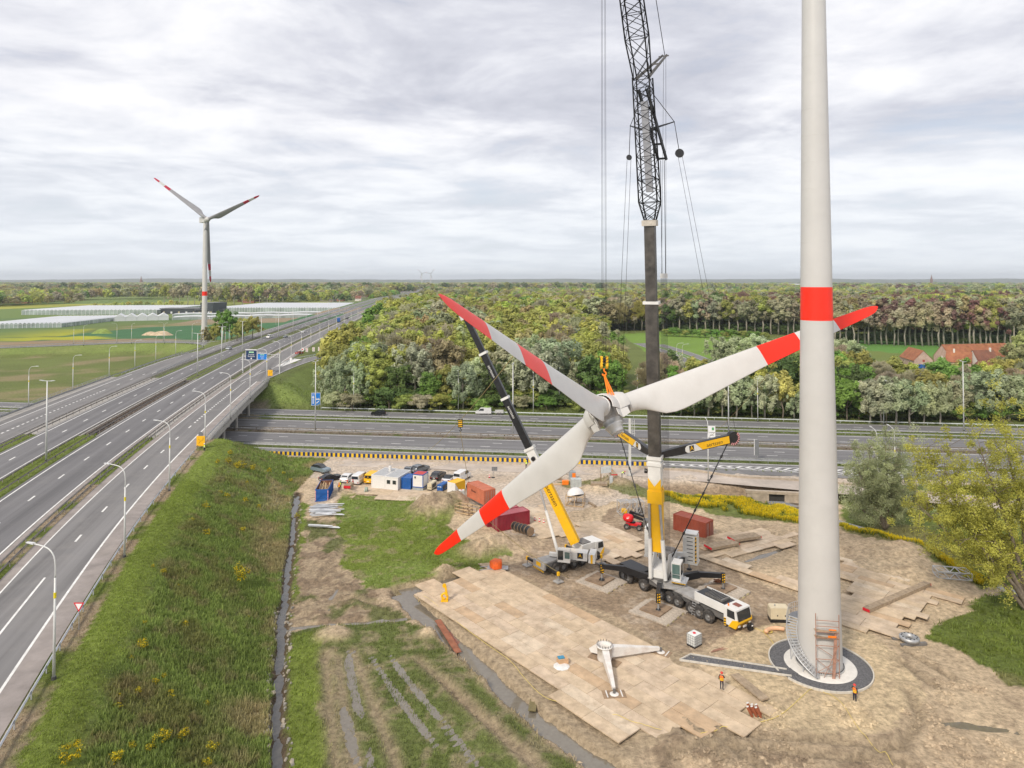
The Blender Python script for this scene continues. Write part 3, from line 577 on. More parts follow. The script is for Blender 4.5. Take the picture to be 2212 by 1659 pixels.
def guardrail(pts, label, m=STEEL, singles=False, side=1, off=.55):
    t = thing('guardrail', label, 'guardrail', pts[0]); rel = [p - pts[0] for p in pts]; mb = MB(); n = len(pts)
    prof = [(-.04, .42), (.05, .50), (-.02, .57), (.05, .64), (-.04, .72)]; rows = []
    for i, p in enumerate(rel):
        d = (rel[min(i + 1, n - 1)] - rel[max(i - 1, 0)]).normalized(); s = Vector((d.y, -d.x, 0)) * side
        rows.append([p + s * (a + .06) + Vector((0, 0, b)) for a, b in prof])
    for k in range(4): mb.strip([r[k] for r in rows], [r[k + 1] for r in rows])
    mb.strip([r[0] - Vector((0, 0, .0)) + Vector((0, 0, .31)) for r in rows], [r[0] + Vector((.0, .09, .31)) for r in rows])
    mb.build('rail_beam', m, t); ps = MB()
    for p in rail_posts(rel, 4.0):
        if singles: MB().beam(p - Vector((0, 0, .3)), p + Vector((0, 0, .70)), .1, .06).build('post', m, t)
        else: ps.beam(p - Vector((0, 0, .3)), p + Vector((0, 0, .70)), .1, .06)
    if ps.v: tag(ps.build('posts', m, t), kind='stuff')
    return t
fp = lambda o, a, b: [fl(o, y) for y in ys(a, b)]
guardrail(fp(.05, 24, 141) , 'bright galvanised guardrail along the grass bank beside the yield sign', mat('bright_rail', (.55, .57, .60), .4, .5, var=.08), True, -1)
guardrail(fp(.35, 141, 640), 'guardrail on the right-hand edge of the bridge deck', STEEL)
guardrail(fp(12.45, 24, 640), 'brown guardrail between slip lane and dual lane, slip lane side', RAILB, side=-1)
guardrail(fp(13.5, 24, 640), 'brown guardrail between slip lane and dual lane, dual lane side', RAILB)
guardrail(fp(26.3, 24, 640), 'guardrail on the near side of the central reservation', RAILB, side=-1)
guardrail(fp(29.1, 24, 640), 'guardrail on the far side of the central reservation', RAILB)
guardrail(fp(40.6, 24, 640), 'guardrail beside the second carriageway of the flyover', RAILB, side=-1)
guardrail(fp(42.3, 24, 640), 'guardrail beside the collector lane of the flyover', RAILB)
guardrail(fp(57.2, 100, 330), 'guardrail on the outer edge of the collector lane above the meadow', STEEL, side=-1)
ml = lambda q, a=-330, b=290: [mq(q, x) for x in np.arange(a, b + 1, 20.)]
guardrail(ml(164.9), 'motorway guardrail behind the blue and yellow barrier', STEEL); guardrail(ml(166.7), 'motorway guardrail on the near edge of the near carriageway', STEEL, side=-1)
guardrail(ml(181.0), 'guardrail on the near side of the motorway median', RAILB); guardrail(ml(183.7), 'guardrail on the far side of the motorway median', RAILB, side=-1)
guardrail(ml(197.8), 'guardrail on the far edge of the far carriageway', STEEL); guardrail(ml(202.8), 'guardrail on the near edge of the slip road below the wood', STEEL, side=-1)
guardrail(ml(214.3, -62, 290), 'pale guardrail at the foot of the wood', mat('pale_rail', (.6, .64, .64), .5, .2, var=.08))
A_, B_ = ribbon(LOOPS, 6.0, LOOPZS); guardrail(A_, 'guardrail on the inner edge of the curved loop road', STEEL) ; guardrail(B_, 'guardrail on the outer edge of the curved loop road', STEEL)
A_, B_ = ribbon(EXITS, 5.0, EXITZS); guardrail(B_[14:], 'guardrail on the outer bend of the slip road by the chevrons', STEEL); guardrail(A_[10:34], 'pale guardrail below the chevron signs', mat('pale_rail', (.6, .64, .64)))
A_, B_ = ribbon(COUNTRY, 5.0, .1); guardrail(A_, 'guardrail of the lane curving past the pasture', STEEL)
BLUEP, YELP = mat('barrier_blue', (.018, .035, .12), .5, var=.1), mat('barrier_yellow', (.80, .50, .02), .5, var=.08, dirt=(.5, .36, .12), dirtk=.3)
TANC = mat('tan_concrete', (.44, .37, .29), .9, var=.16, scale=1.2, bump=.2, dirt=(.3, .25, .2), dirtk=.5)
BA, BB = P(498, 985, 0), P(1402, 1012, 0)
bt = thing('traffic_barrier', 'long row of alternating blue and yellow panels on concrete blocks along the motorway', 'barrier', BA)
dv = BB - BA; LN = dv.length; dn = dv.normalized(); nb = 24; ax = (dn, Vector((-dn.y, dn.x, 0)), Vector((0, 0, 1)))
blk = MB().prism([ax[1] * y + Vector((0, 0, z)) for y, z in ((-.32, 0), (.32, 0), (.2, .48), (-.2, .48))], dn * (LN / nb - .06)).mesh('concrete_block'); blk.materials.append(TANC)
for i in range(nb): link('concrete_block', blk, bt).location = dn * (LN * i / nb)
np_ = int(LN / .56); pm = []
for m_ in (BLUEP, YELP):
    q_ = MB().box((0, 0, .98), (.53, .06, .86), ax).mesh('panel'); q_.materials.append(m_); pm.append(q_)
for i in range(np_): link('panel', pm[i % 2], bt).location = dn * ((i + .5) * LN / np_)
MB().beam(Vector((0, 0, .52)), dv + Vector((0, 0, .52)), .12, .08).build('rail', STEEL, bt)
KB = [(1434, 1015), (1500, 1018), (1591, 1031), (1700, 1037), (1850, 1049), (2050, 1072), (2212, 1096)]
pts = spline([P(a, b, .05) for a, b in KB], 6)
kt = thing('kerb_barrier', 'low tan concrete kerb blocks beside the hatched slip road', 'barrier', pts[0])
for a, b in zip(pts, pts[1:]): MB().taper(a - pts[0] + Vector((0, 0, .2)), a.lerp(b, .985) - pts[0] + Vector((0, 0, .2)), .42, .44, .42, .44).build('concrete_block', TANC, kt)
POLE = mat('lamp_pole', (.60, .61, .60), .5, .1, var=.06); HEADM = mat('lamp_head', (.62, .63, .64), .45, .2)
YST = mat('yellow_band', (.75, .62, .02), .6)
def lamp_proto(kind, h):
    t = link('street_lamp', None); t.empty_display_size = .2
    if kind == 'arm':
        cpts = [(0, 0, h - 2.6), (0, 0, h - 1.6), (-.18, 0, h - .75), (-.75, 0, h - .2), (-1.6, 0, h), (-2.6, 0, h + .08)]
        MB().tube([(0, 0, 0), (0, 0, h - 2.6)], [.13, .085], 8).build('pole', POLE, t); MB().tube(spline(cpts, 3), .06, 6).build('arm', POLE, t)
        MB().taper((-2.5, 0, h + .1), (-3.4, 0, h + .12), .28, .14, .2, .08).build('lamp_head', HEADM, t); MB().cyl((0, 0, h * .62), (0, 0, h * .62 + .5), .115, n=8).build('band', YST, t)
    elif kind == 'tee':
        MB().tube([(0, 0, 0), (0, 0, h)], [.20, .10], 8).build('pole', POLE, t)
        MB().tube([(-1.1, 0, h), (1.1, 0, h)], .06, 6).build('crossarm', POLE, t)
        for s_ in (-1, 1): MB().taper((s_ * .8, 0, h + .04), (s_ * 1.75, 0, h + .12), .3, .14, .22, .08).build('lamp_head', HEADM, t)
    MB().cyl((0, 0, -.3), (0, 0, .32), .2, n=8).build('base', mat('lamp_base', (.06, .06, .06), .8), t)
    return t
LAMPS = {}; NL = {}
def lamp(kind, h, p, rz, label, group):
    k = (kind, h)
    if k not in LAMPS: LAMPS[k] = lamp_proto(kind, h); o = LAMPS[k]
    else: o = copy_tree(LAMPS[k])
    o.location = p; o.rotation_euler = (0, 0, rz); tag(o, label, 'street lamp', group); return o
for Y in (60.6, 87, 114, 144, 173, 202, 233, 262, 292, 322, 352, 384, 418, 455, 495, 540, 590):
    lamp('arm', 11.5, fl(-.9, Y, ZR - .1), R(-17), {60.6: 'curved-arm street lamp beside the yield sign', 144: 'curved-arm street lamp right beside the near yellow diversion sign', 233: 'curved-arm street lamp at the far end of the bridge railing'}.get(Y, 'curved-arm street lamp between bridge railing and slip lane' if 150 < Y < 230 else 'curved-arm street lamp on the grass bank over the slip lane' if Y < 150 else 'curved-arm street lamp beyond the bridge on the right road edge'), 'lamps along the right edge of the flyover')
for Y in (133, 251, 287, 325, 365, 408, 452, 500, 552, 610, 680): lamp('tee', 15.5, fl(27.6, Y, ZR - .1), R(-12), 'tall twin-head lamp in the central reservation of the flyover', 'twin lamps in the flyover reservation')
for Y in (189, 217, 246, 271, 295, 321): lamp('arm', 11.5, fl(58, Y, ZR - .3), R(165), 'curved-arm street lamp on the meadow edge of the flyover', 'lamps along the meadow edge')
for Y in (350, 385, 425, 470, 520, 580, 650): lamp('arm', 11.5, fl(54, Y, ZR - .2), R(168), 'curved-arm street lamp on the far collector lane edge beside the crop field', 'lamps along the crop field edge')
A_, B_ = ribbon(LOOPS, 6.8, LOOPZS)
for k in (18, 23, 28, 33, 38, 42, 45): lamp('arm', 11.5, B_[k] - Vector((0, 0, .1)), R(120 if k < 25 else 60), 'curved-arm street lamp on the outside of the loop road', 'lamps round the loop road')
for k in (30, 36, 40, 44): lamp('arm', 11.5, A_[k] - Vector((0, 0, .1)), R(-90), 'curved-arm street lamp on the inside of the loop road', 'lamps inside the loop road')
for a, b, w_ in ((681, 931, 'in front of the blue direction sign'), (1108, 941, 'behind the smaller crane boom'), (1574, 938, 'behind the right blade of the rotor'), (2082, 931, 'behind the leaning tree')): lamp('tee', 19.3, P(a, b), R(82), 'very tall twin-head lamp in the motorway median ' + w_, 'twin lamps in the motorway median')
for a, b in ((764, 884), (990, 886), (1152, 893), (1208, 878), (1637, 911), (1909, 917)): lamp('arm', 13, P(a, b), R(90 if a < 1300 else 75), 'slender street lamp on the wood side of the motorway slip road', 'lamps at the foot of the wood')
for a, b in ((1530, 1039), (1934, 1062), (1896, 1068)): lamp('arm', 12.5, P(a, b), R(-95), 'street lamp beside the gravel site road, arm toward the motorway', 'lamps beside the site road')
for a, b in ((1377, 868),): lamp('arm', 11.5, P(a, b), R(180), 'single street lamp standing right behind the lifted hub', None)
for a, b, r_ in ((1412, 742, 20), (1462, 797, 180), (1474, 800, 190)): lamp('arm', 11.5, P(a, b - 4), R(r_), 'curved street lamp on the lane past the pasture', 'lamps by the pasture lane')
SBLUE, SDBL, SWHT, SGRN, SRED, SYEL, SBLK, SGRY = (mat(*a, var=.05) for a in (('sign_blue', (.01, .19, .62), .4), ('sign_dark_blue', (.012, .035, .10), .4), ('sign_white', (.8, .8, .8), .5), ('sign_green', (.10, .38, .14), .4), ('sign_red', (.62, .015, .03), .4), ('sign_yellow', (.85, .45, .01), .4), ('sign_black', (.012, .012, .014), .5), ('sign_back_grey', (.16, .17, .18), .5)))
def onplane(x, y, p, n):
    d = Vector(ray(x, y)); o = Vector((0, 0, H0)); return o + d * ((p - o).dot(n) / d.dot(n))
def plate(mb, c, x, y, w, h, off=0., th=.05):
    x = Vector(x).normalized(); y = Vector(y).normalized(); n = x.cross(y); return mb.box(c + n * off, (w, h, th), (x, y, n))
g1, g2 = P(*cX(708, 1075), ZR - .1), P(*cX(1110, 1086), ZR - .1)
gt = thing('sign_gantry', 'steel gantry over the slip lane carrying two blue direction boards', 'gantry', g1)
gx = (g2 - g1); gx.z = 0; gx.normalize(); gn = Vector((gx.y, -gx.x, 0)); up = Vector((0, 0, 1))
top1 = onplane(*cX(708, 880), g1, gn); hb = top1.z - g1.z
for g in (Vector((0, 0, 0)), g2 - g1): MB().beam(g, g + Vector((0, 0, hb + .4)), .45, .3, gx).build('post', POLE, gt)
gb = MB()
for dz in (-.45, .45): gb.beam(Vector((0, 0, hb + dz)), (g2 - g1) * 1.0 + Vector((0, 0, hb + dz)), .12, .12)
for k in np.linspace(0, 1, 13): gb.beam((g2 - g1) * k + Vector((0, 0, hb - .45)), (g2 - g1) * min(1, k + .04) + Vector((0, 0, hb + .45)), .08, .08)
gb.build('cross_beam', POLE, gt)
def board(parent, org, a, b, cr, m, n, lines, badge):
    p0, p1 = onplane(*cr(*a), org + n * .5, n), onplane(*cr(*b), org + n * .5, n); c = (p0 + p1) / 2 - org; w = abs((p1 - p0).dot(gx)); h = abs(p1.z - p0.z)
    o = plate(MB(), c, gx, up, w, h).build('sign_board', SWHT, parent); plate(MB(), c, gx, up, w * .95, h * .95, .03, .02).build('sign_face', m, o)
    plate(MB(), c + up * (h * .56), gx, up, w * 1.03, h * .1, .1, .35).build('light_box', mat('light_box', (.62, .63, .64), .5), o)
    if badge: plate(MB(), c + up * h * .30, gx, up, w * .42, h * .14, .045, .02).build('route_badge', mat('badge_pale_green', (.42, .72, .46), .5), o); text(badge, h * .13, SGRN, parent=o, mw=facing(c + n * .06 + up * h * .30, gx, up))
    for i, (tx, dy, sz) in enumerate(lines): text(tx, h * sz, SWHT, parent=o, mw=facing(c + n * .055 + up * h * dy, gx, up))
    return o
b1 = board(gt, g1, (740, 826), (863, 933), cX, SDBL, gn, (('Kortrijk', .06, .2), ('Roeselare', -.13, .2)), 'E403')
plate(MB(), onplane(*cX(800, 916), g1 + gn * .56, gn) - g1, (gx + up), (up - gx), .5, .5, 0, .02).build('down_arrow', SWHT, b1)
b2 = board(gt, g1, (868, 862), (972, 931), cX, SBLUE, gn, (('Brussel', -.03, .22), ('Gent', -.27, .22)), 'E40')
# blue direction sign at the foot of the bank
org = PYd(*cA(1965, 943), 223); n_ = Vector((.10, -1, 0)).normalized(); gx = Vector((1, .1, 0)).normalized()
st = thing('direction_sign', 'upright blue direction sign with white arrows below the wooded bank', 'road sign', (org.x, org.y, gz(org.x, org.y)))
so_ = Vector(st.location); p0, p1 = onplane(*cA(1937, 864), org, n_), onplane(*cA(1993, 942), org, n_); c = (p0 + p1) / 2 - so_; w, h = (p1 - p0).dot(gx), p0.z - p1.z
for k in (-.3, .3): MB().beam(c + gx * w * k - n_ * .1 - up * (c.z + .3), c + gx * w * k - n_ * .1 + up * h * .45, .1, .1).build('post', STEEL, st)
o = plate(MB(), c, gx, up, w, h).build('sign_board', SWHT, st); plate(MB(), c, gx, up, w * .94, h * .96, .03, .02).build('sign_face', SBLUE, o)
mb = plate(MB(), c - gx * w * .30 - up * h * .12, gx, up, w * .09, h * .5, .045, .02); plate(mb, c - gx * w * .30 + up * h * .16, (gx + up), (up - gx), w * .2, w * .2, .045, .02); plate(mb, c + gx * w * .2 - up * h * .24, (gx + up * .9), (up - gx * .9), w * .36, w * .09, .045, .02); plate(mb, c + gx * w * .2 - up * h * .02, gx, up, w * .5, h * .07, .045, .02); mb.build('arrows', SWHT, o)
for tx, a, b in (('Brussel', -.22, .42), ('Gent', -.28, .33), ('Brugge', .2, .07)): text(tx, h * .085, SWHT, parent=o, mw=facing(c + n_ * .06 + gx * w * a + up * h * b, gx, up))
def small_sign(name, label, base, hgt, build, group=None, posts=((0, 0),), rz=0.):
    t = thing(name, label, 'road sign', base, rz, group)
    for a, b in posts: MB().cyl((a, b, -.3), (a, b, hgt), .04, n=6).build('post', STEEL, t)
    build(t, hgt); return t
def bd_yield(t, h):
    tri = lambda r, y: [Vector((r * math.cos(a), y, h + .1 + r * math.sin(a))) for a in (R(30), R(150), R(270))]
    MB().prism(tri(.62, -.05), (0, -.02, 0)).build('red_triangle', SRED, t); MB().prism(tri(.40, -.075), (0, -.012, 0)).build('white_triangle', SWHT, t)
small_sign('yield_sign', 'red and white inverted triangle yield sign on the grass bank', P(*cF(572, 455), ZR - .5), 2.75, bd_yield)
def bd_yellow(t, h):
    o = plate(MB(), Vector((0, -.06, h - .75)), (1, 0, 0), up, 1.75, 2.1).build('sign_board', SYEL, t)
    mb = MB()
    for a, b in (((-.4, -1.3), (-.1, -.8)), ((-.1, -.8), (.5, -.5)), ((-.45, -.3), (-.2, -.6)), ((.5, -.5), (.5, .0))): mb.beam((a[0], -.1, h + a[1]), (b[0], -.1, h + b[1]), .02, .09, (0, 1, 0))
    mb.build('route_lines', SBLK, o); MB().cyl((0, -.02, h + .65), (0, -.08, h + .65), .5, n=16).build('round_sign_back', SGRY, t)
small_sign('detour_sign', 'yellow diversion sign with black route lines at the near end of the bridge', P(*cE(1457, 316), ZR - .3), 2.6, bd_yellow, posts=((-.5, 0), (.5, 0)))
small_sign('detour_sign', 'yellow diversion sign at the far end of the bridge railing', P(*cA(1681, 772), ZR - .3), 2.6, bd_yellow, posts=((-.5, 0), (.5, 0)))
def bd_chev(t, h):
    o = plate(MB(), Vector((0, -.06, h - .6)), (1, 0, 0), up, 1.15, 2.0).build('sign_board', SWHT, t); mb = MB()
    for k in (-1.35, -.75, -.15): mb.beam((-.35, -.1, h + k - .0), (.35, -.1, h + k + .3), .02, .2, (0, 1, 0)); mb.beam((.35, -.1, h + k + .3), (-.35, -.1, h + k + .6), .02, .2, (0, 1, 0))
    mb.build('red_zigzag', SRED, o)
for a, b in ((1405, 812), (1478, 805), (1541, 800), (1600, 794), (1660, 790)):
    p = P(*cX(a, b + 50), 6.2); small_sign('chevron_sign', 'white sign with red zigzag chevron on the outside of the slip road bend', p, 2.3, bd_chev, 'chevron signs in a row')
def bd_round(t, h): MB().cyl((0, -.04, h - .4), (0, -.1, h - .4), .8, n=18).build('sign_disc', SWHT, t); MB().cyl((0, -.1, h - .4), (0, -.12, h - .4), .42, n=4).build('red_mark', SRED, t)
small_sign('round_sign', 'round white sign with red mark at the head of the chevron row', P(*cX(1357, 860), 6.6), 2.3, bd_round)
def bd_loppem(t, h):
    o = plate(MB(), Vector((0, -.06, h - 1.3)), (1, 0, 0), up, 1.8, 2.9).build('sign_board', SWHT, t); plate(MB(), Vector((.3, -.1, h - .55)), (1, 0, 0), up, .55, .7, 0, .02).build('green_emblem', SGRN, o)
    text('Loppem', .42, SBLK, parent=o, mw=facing(Vector((0, -.1, h - 1.45)), (1, 0, 0), up)); text('2000m', .38, SBLK, parent=o, mw=facing(Vector((0, -.1, h - 2.15)), (1, 0, 0), up))
cc = crop(2520, 1480, 480); q_ = PYd(*cc(1300, 920), 174.5)
small_sign('parking_sign', 'white sign with green emblem reading Loppem beside the motorway', (q_.x, q_.y, 0), q_.z, bd_loppem, posts=((-.6, 0), (.6, 0)))
def bd_dark(t, h): plate(MB(), Vector((0, 0, h - 1.9)), (.8, -.6, 0), up, 1.0, 3.6).build('sign_board', SGRY, t); plate(MB(), Vector((-.42, .3, h - 1.9)), (.8, -.6, 0), up, .1, 3.6, .02, .1).build('white_edge', SWHT, t)
small_sign('tall_sign', 'tall narrow dark sign seen from behind on the motorway verge', P(*crop(2680, 1700, 320, 2124)(1990, 765)), 5.0, bd_dark, posts=((-.15, .1), (.15, -.1)))
def bd_white(t, h): MB().cyl((0, -.04, h), (0, -.08, h), .55, n=16).build('sign_disc', SWHT, t); plate(MB(), Vector((0, -.05, h - 1.1)), (1, 0, 0), up, .7, 1.0).build('sign_board', SWHT, t)
small_sign('speed_sign', 'white disc over a small plate at the split of the slip road', P(*cX(1231, 990), ZR - .3), 2.6, bd_white)
mt_ = P(*cU(885, 240)); ms = thing('camera_mast', 'tall pale steel mast with ladder frame on the edge of the site road', 'mast', mt_)
MB().taper((0, 0, 0), (0, 0, 12.2), .55, .55, .42, .42, (0, 1, 0)).build('column', POLE, ms); MB().box((0, 0, .05), (1.2, 1.2, .2)).build('base_plate', CONC, ms)
for k in (.5, 1.0): MB().beam((k, 0, 8.2), (k, 0, 12), .08, .08).build('ladder_rail', POLE, ms)
for z in np.arange(8.5, 12, .5): MB().beam((.5, 0, z), (1.0, 0, z), .05, .05).build('rung', POLE, ms)
def leaf_mat(name, mode, rough=.6, tl=.4):
    m = bpy.data.materials.new(name); m.use_nodes = True; nt = m.node_tree; L = nt.links.new; b = nt.nodes['Principled BSDF']; out = nt.nodes['Material Output']
    b.inputs['Roughness'].default_value = rough; b.inputs['Specular IOR Level'].default_value = .25
    a = nd(nt, 'ShaderNodeAttribute', attribute_name='Col'); c = a.outputs[0]
    if mode:
        t = nd(nt, 'ShaderNodeObjectInfo').outputs['Color'] if mode == 'obj' else nd(nt, 'ShaderNodeAttribute', attribute_name='tint', attribute_type='INSTANCER').outputs[0]
        mx = nd(nt, 'ShaderNodeMix', data_type='RGBA', blend_type='MULTIPLY'); mx.inputs[0].default_value = 1; L(c, mx.inputs[6]); L(t, mx.inputs[7]); c = mx.outputs[2]
    L(c, b.inputs['Base Color']); tr = nd(nt, 'ShaderNodeBsdfTranslucent'); L(c, tr.inputs[0]); ms = nd(nt, 'ShaderNodeMixShader'); ms.inputs[0].default_value = tl
    L(b.outputs[0], ms.inputs[1]); L(tr.outputs[0], ms.inputs[2]); L(ms.outputs[0], out.inputs[0]); return m
LEAF_O, LEAF_I, LEAF_P = leaf_mat('foliage', 'obj'), leaf_mat('far_foliage', 'inst'), leaf_mat('plants', None)
BARK = mat('bark', (.20, .165, .125), .9, var=.25, scale=3, bump=.3); BARKL = mat('pale_bark', (.34, .31, .26), .9, var=.2, scale=3, bump=.3)
def quads(c, nrm, s, asp=1.0, r=rng):
    """one leaf-sized face per point"""
    n = len(c); a = r.normal(size=(n, 3)); u = np.cross(nrm, a); u /= np.linalg.norm(u, axis=1, keepdims=True) + 1e-9; v = np.cross(nrm, u)
    s = np.broadcast_to(np.asarray(s, float), (n,))[:, None] / 2
    vs = np.stack([c - u * s * asp - v * s * .3, c + v * s * -1.0, c + u * s * asp + v * s * .35, c + v * s], 1).reshape(-1, 3)
    return vs, np.arange(4 * n).reshape(n, 4)
def unit(a): return a / (np.linalg.norm(a, axis=-1, keepdims=True) + 1e-9)
def crown_pts(r, n, shape, nc, rc, hollow=2.0):
    d = unit(r.normal(size=(nc, 3))); d[:, 2] = np.where(d[:, 2] < -.55, -d[:, 2], d[:, 2]); rad = r.random(nc) ** (1 / hollow)
    cc = d * rad[:, None]; lob = .80 + .45 * vn(d[:, 0] * 2 + 5, d[:, 1] * 2 + d[:, 2] * 3, 1.0, int(r.integers(99)))
    cc = cc * lob[:, None]; k = r.integers(0, nc, n); rcl = rc * (.6 + .8 * r.random(nc))
    off = unit(r.normal(size=(n, 3))) * (r.random(n) ** .45)[:, None] * rcl[k][:, None] * np.array([1.1, 1.1, .8]); p = cc[k] + off
    nrm = unit(unit(off) * .8 + cc[k] * .6 + r.normal(size=(n, 3)) * .5 + np.array([0, 0, .3])); br = (.78 + .44 * r.random(nc))[k] * (.86 + .28 * r.random(n))
    return p * np.array(shape[:3]) + np.array([0, 0, shape[3]]), nrm, br
def tree_mesh(kind, seed, n=2600, leaf=.55, dens=1.):
    r = np.random.default_rng(seed); n = int(n * dens)
    if kind == 'round':  p, nr, br = crown_pts(r, n, (.37, .37, .44, .54), 54, .21); asp = .6
    elif kind == 'tall': p, nr, br = crown_pts(r, n, (.26, .26, .44, .56), 44, .24); asp = .6
    elif kind == 'silver':
        p, nr, br = crown_pts(r, n, (.33, .33, .47, .50), 64, .17, 2.6); p[:, 2] += (np.hypot(p[:, 0], p[:, 1]) * .25) * r.random(n); asp = .45
    elif kind == 'bush': p, nr, br = crown_pts(r, n, (.62, .62, .46, .46), 40, .25); asp = .7
    elif kind == 'bare': p, nr, br = crown_pts(r, int(n * .8), (.34, .34, .40, .60), 50, .20, 2.2); nr = unit(np.cross(nr, unit(p + 1e-3))); asp = .16
    elif kind == 'high': p, nr, br = crown_pts(r, n, (.25, .25, .37, .63), 44, .24); asp = .55
    elif kind == 'conifer':
        h = r.random(n) ** .7; a = r.random(n) * 6.283; rr = (1 - h) * .24 * (.5 + .5 * r.random(n)) * (.75 + .35 * np.sin(h * 46)); p = np.stack([rr * np.cos(a), rr * np.sin(a), .06 + h * .94], 1); nr = unit(np.stack([np.cos(a), np.sin(a), 1 + 0 * a], 1) + r.normal(size=(n, 3)) * .4); br = .7 + .5 * r.random(n); asp = .5
    s = leaf * (.6 + .8 * r.random(len(p)))
    if kind == 'bare': s = s * 2.2
    v, f = quads(p, nr, s, asp, r); return v, f, np.repeat(br, 4)
def trunk_mb(kind, h, seed):
    r = random.Random(seed); mb = MB(); top = {'high': .75, 'bush': .45, 'conifer': .8}.get(kind, .6) * h; b0 = h * .017 + .05
    pts = [(0, 0, -.4)] + [(r.uniform(-.02, .02) * h, r.uniform(-.02, .02) * h, top * k) for k in (.35, .7, 1)]
    mb.tube(pts, [b0, b0 * .8, b0 * .55, b0 * .25], 7)
    if kind != 'conifer':
        for i in range(9 if kind == 'bare' else 6):
            a = r.uniform(0, 6.28); z0 = r.uniform(.35 if kind != 'high' else .6, .85) * top; l = r.uniform(.16, .30) * h
            p0 = Vector((0, 0, z0)); p1 = p0 + Vector((math.cos(a) * l * .5, math.sin(a) * l * .5, l * .45)); p2 = p0 + Vector((math.cos(a) * l, math.sin(a) * l, l * 1.1)); mb.tube([p0, p1, p2], [b0 * .42, b0 * .28, b0 * .08], 5)
    return mb
PROTO = {}
def proto(kind, var):
    """unit-height crown and a trunk, shared by every copy"""
    k = (kind, var)
    if k not in PROTO:
        H = 10.0; v, f, br = tree_mesh(kind, 100 + var * 7 + len(kind), 4600, .054 if kind != 'silver' else .055)
        cm = npmesh('crown', v * H, f, np.repeat(br[:, None], 3, 1)); cm.materials.append(LEAF_O)
        tm = trunk_mb(kind, H, var).mesh('trunk'); tm.materials.append(BARKL if kind in ('silver', 'high') else BARK); PROTO[k] = (cm, tm)
    return PROTO[k]
NTREE = 0
def tree(kind, x, y, h, col, label, group, wid=1.0, z=None, name=None):
    global NTREE
    cm, tm = proto(kind, NTREE % 3); NTREE += 1
    t = thing(name or ('bush' if kind == 'bush' else 'tree'), label, 'bush' if kind == 'bush' else 'tree', (x, y, gz(x, y) if z is None else z), rng.random() * 6.28, group)
    t.scale = (h / 10 * wid, h / 10 * wid, h / 10)
    c = link('crown', cm, t); c.color = (*col, 1); link('trunk', tm, t); return t
PAL = dict(olive=(.41, .435, .12), lime=(.49, .54, .135), green=(.22, .38, .08), dark=(.13, .195, .06), silver=(.45, .52, .31), silverb=(.46, .49, .32), bare=(.41, .38, .25), purple=(.26, .155, .13), brown=(.39, .35, .17), yel=(.56, .54, .16), grey=(.42, .45, .28), willow=(.43, .46, .20))
def vary(c, k=.22): f = 1 + (rng.random() - .5) * 2 * k; return tuple(min(1, q * f * (1 + (rng.random() - .5) * .16)) for q in PAL[c])
GNAMES = {'olive': 'olive green', 'lime': 'yellow green', 'green': 'fresh green', 'dark': 'dark green', 'silver': 'silvery pale green', 'silverb': 'greyish beige', 'bare': 'still bare brown', 'purple': 'copper red', 'brown': 'rust brown', 'yel': 'yellow flowering', 'grey': 'grey green', 'willow': 'soft green willow-like'}
def put(kind, c, x, y, h, where, group, wid=1.0): return tree(kind, x, y, h, vary(c), f"{GNAMES[c]} {'bush' if kind == 'bush' else 'tree'} {where}", group, wid)
# front of the big wood, placed one by one along the slip road
WF = 'at the edge of the wood above the slip road'; GF = 'trees at the edge of the wood'
for a, b, h, kind, c, w in ((706, 868, 13, 'silver', 'silver', 1), (745, 872, 15, 'silver', 'silver', 1.05), (778, 876, 14, 'silver', 'silver', 1), (730, 850, 15, 'silver', 'silver', .9), (815, 872, 15, 'round', 'olive', 1), (862, 874, 14, 'round', 'dark', 1), (895, 855, 20, 'silver', 'silverb', 1.15), (805, 845, 19, 'silver', 'silverb', 1),
                            (930, 876, 12, 'round', 'green', 1), (965, 874, 13, 'round', 'olive', .9), (1000, 880, 15, 'silver', 'silver', 1), (1022, 872, 16, 'silver', 'silver', 1), (1060, 874, 14, 'round', 'dark', 1), (1085, 860, 14, 'round', 'dark', 1), (1125, 868, 19, 'silver', 'silverb', 1.1), (1165, 872, 21, 'silver', 'silverb', 1.15), (1205, 860, 22, 'silver', 'silverb', 1.2), (1245, 868, 14, 'silver', 'silver', .8), (1150, 845, 22, 'silver', 'silver', 1.1), (1105, 850, 21, 'silver', 'silver', 1),
                            (760, 884, 6, 'bush', 'grey', 1.2), (840, 882, 8, 'bush', 'dark', 1.2), (875, 884, 6, 'bush', 'olive', 1.3), (910, 886, 6, 'bush', 'grey', 1.2), (950, 884, 6, 'bush', 'olive', 1.2), (1040, 886, 5, 'bush', 'green', 1.2), (1130, 882, 5, 'bush', 'grey', 1.2), (1275, 872, 16, 'round', 'dark', 1), (1300, 866, 17, 'round', 'green', 1), (1325, 870, 15, 'round', 'green', .9), (720, 880, 6, 'bush', 'grey', 1.2), (1255, 886, 5, 'bush', 'olive', 1.2), (1180, 884, 5, 'bush', 'green', 1.1)):
    p = P(a, b, .5); put(kind, c, p.x, p.y, h, WF, GF, w)
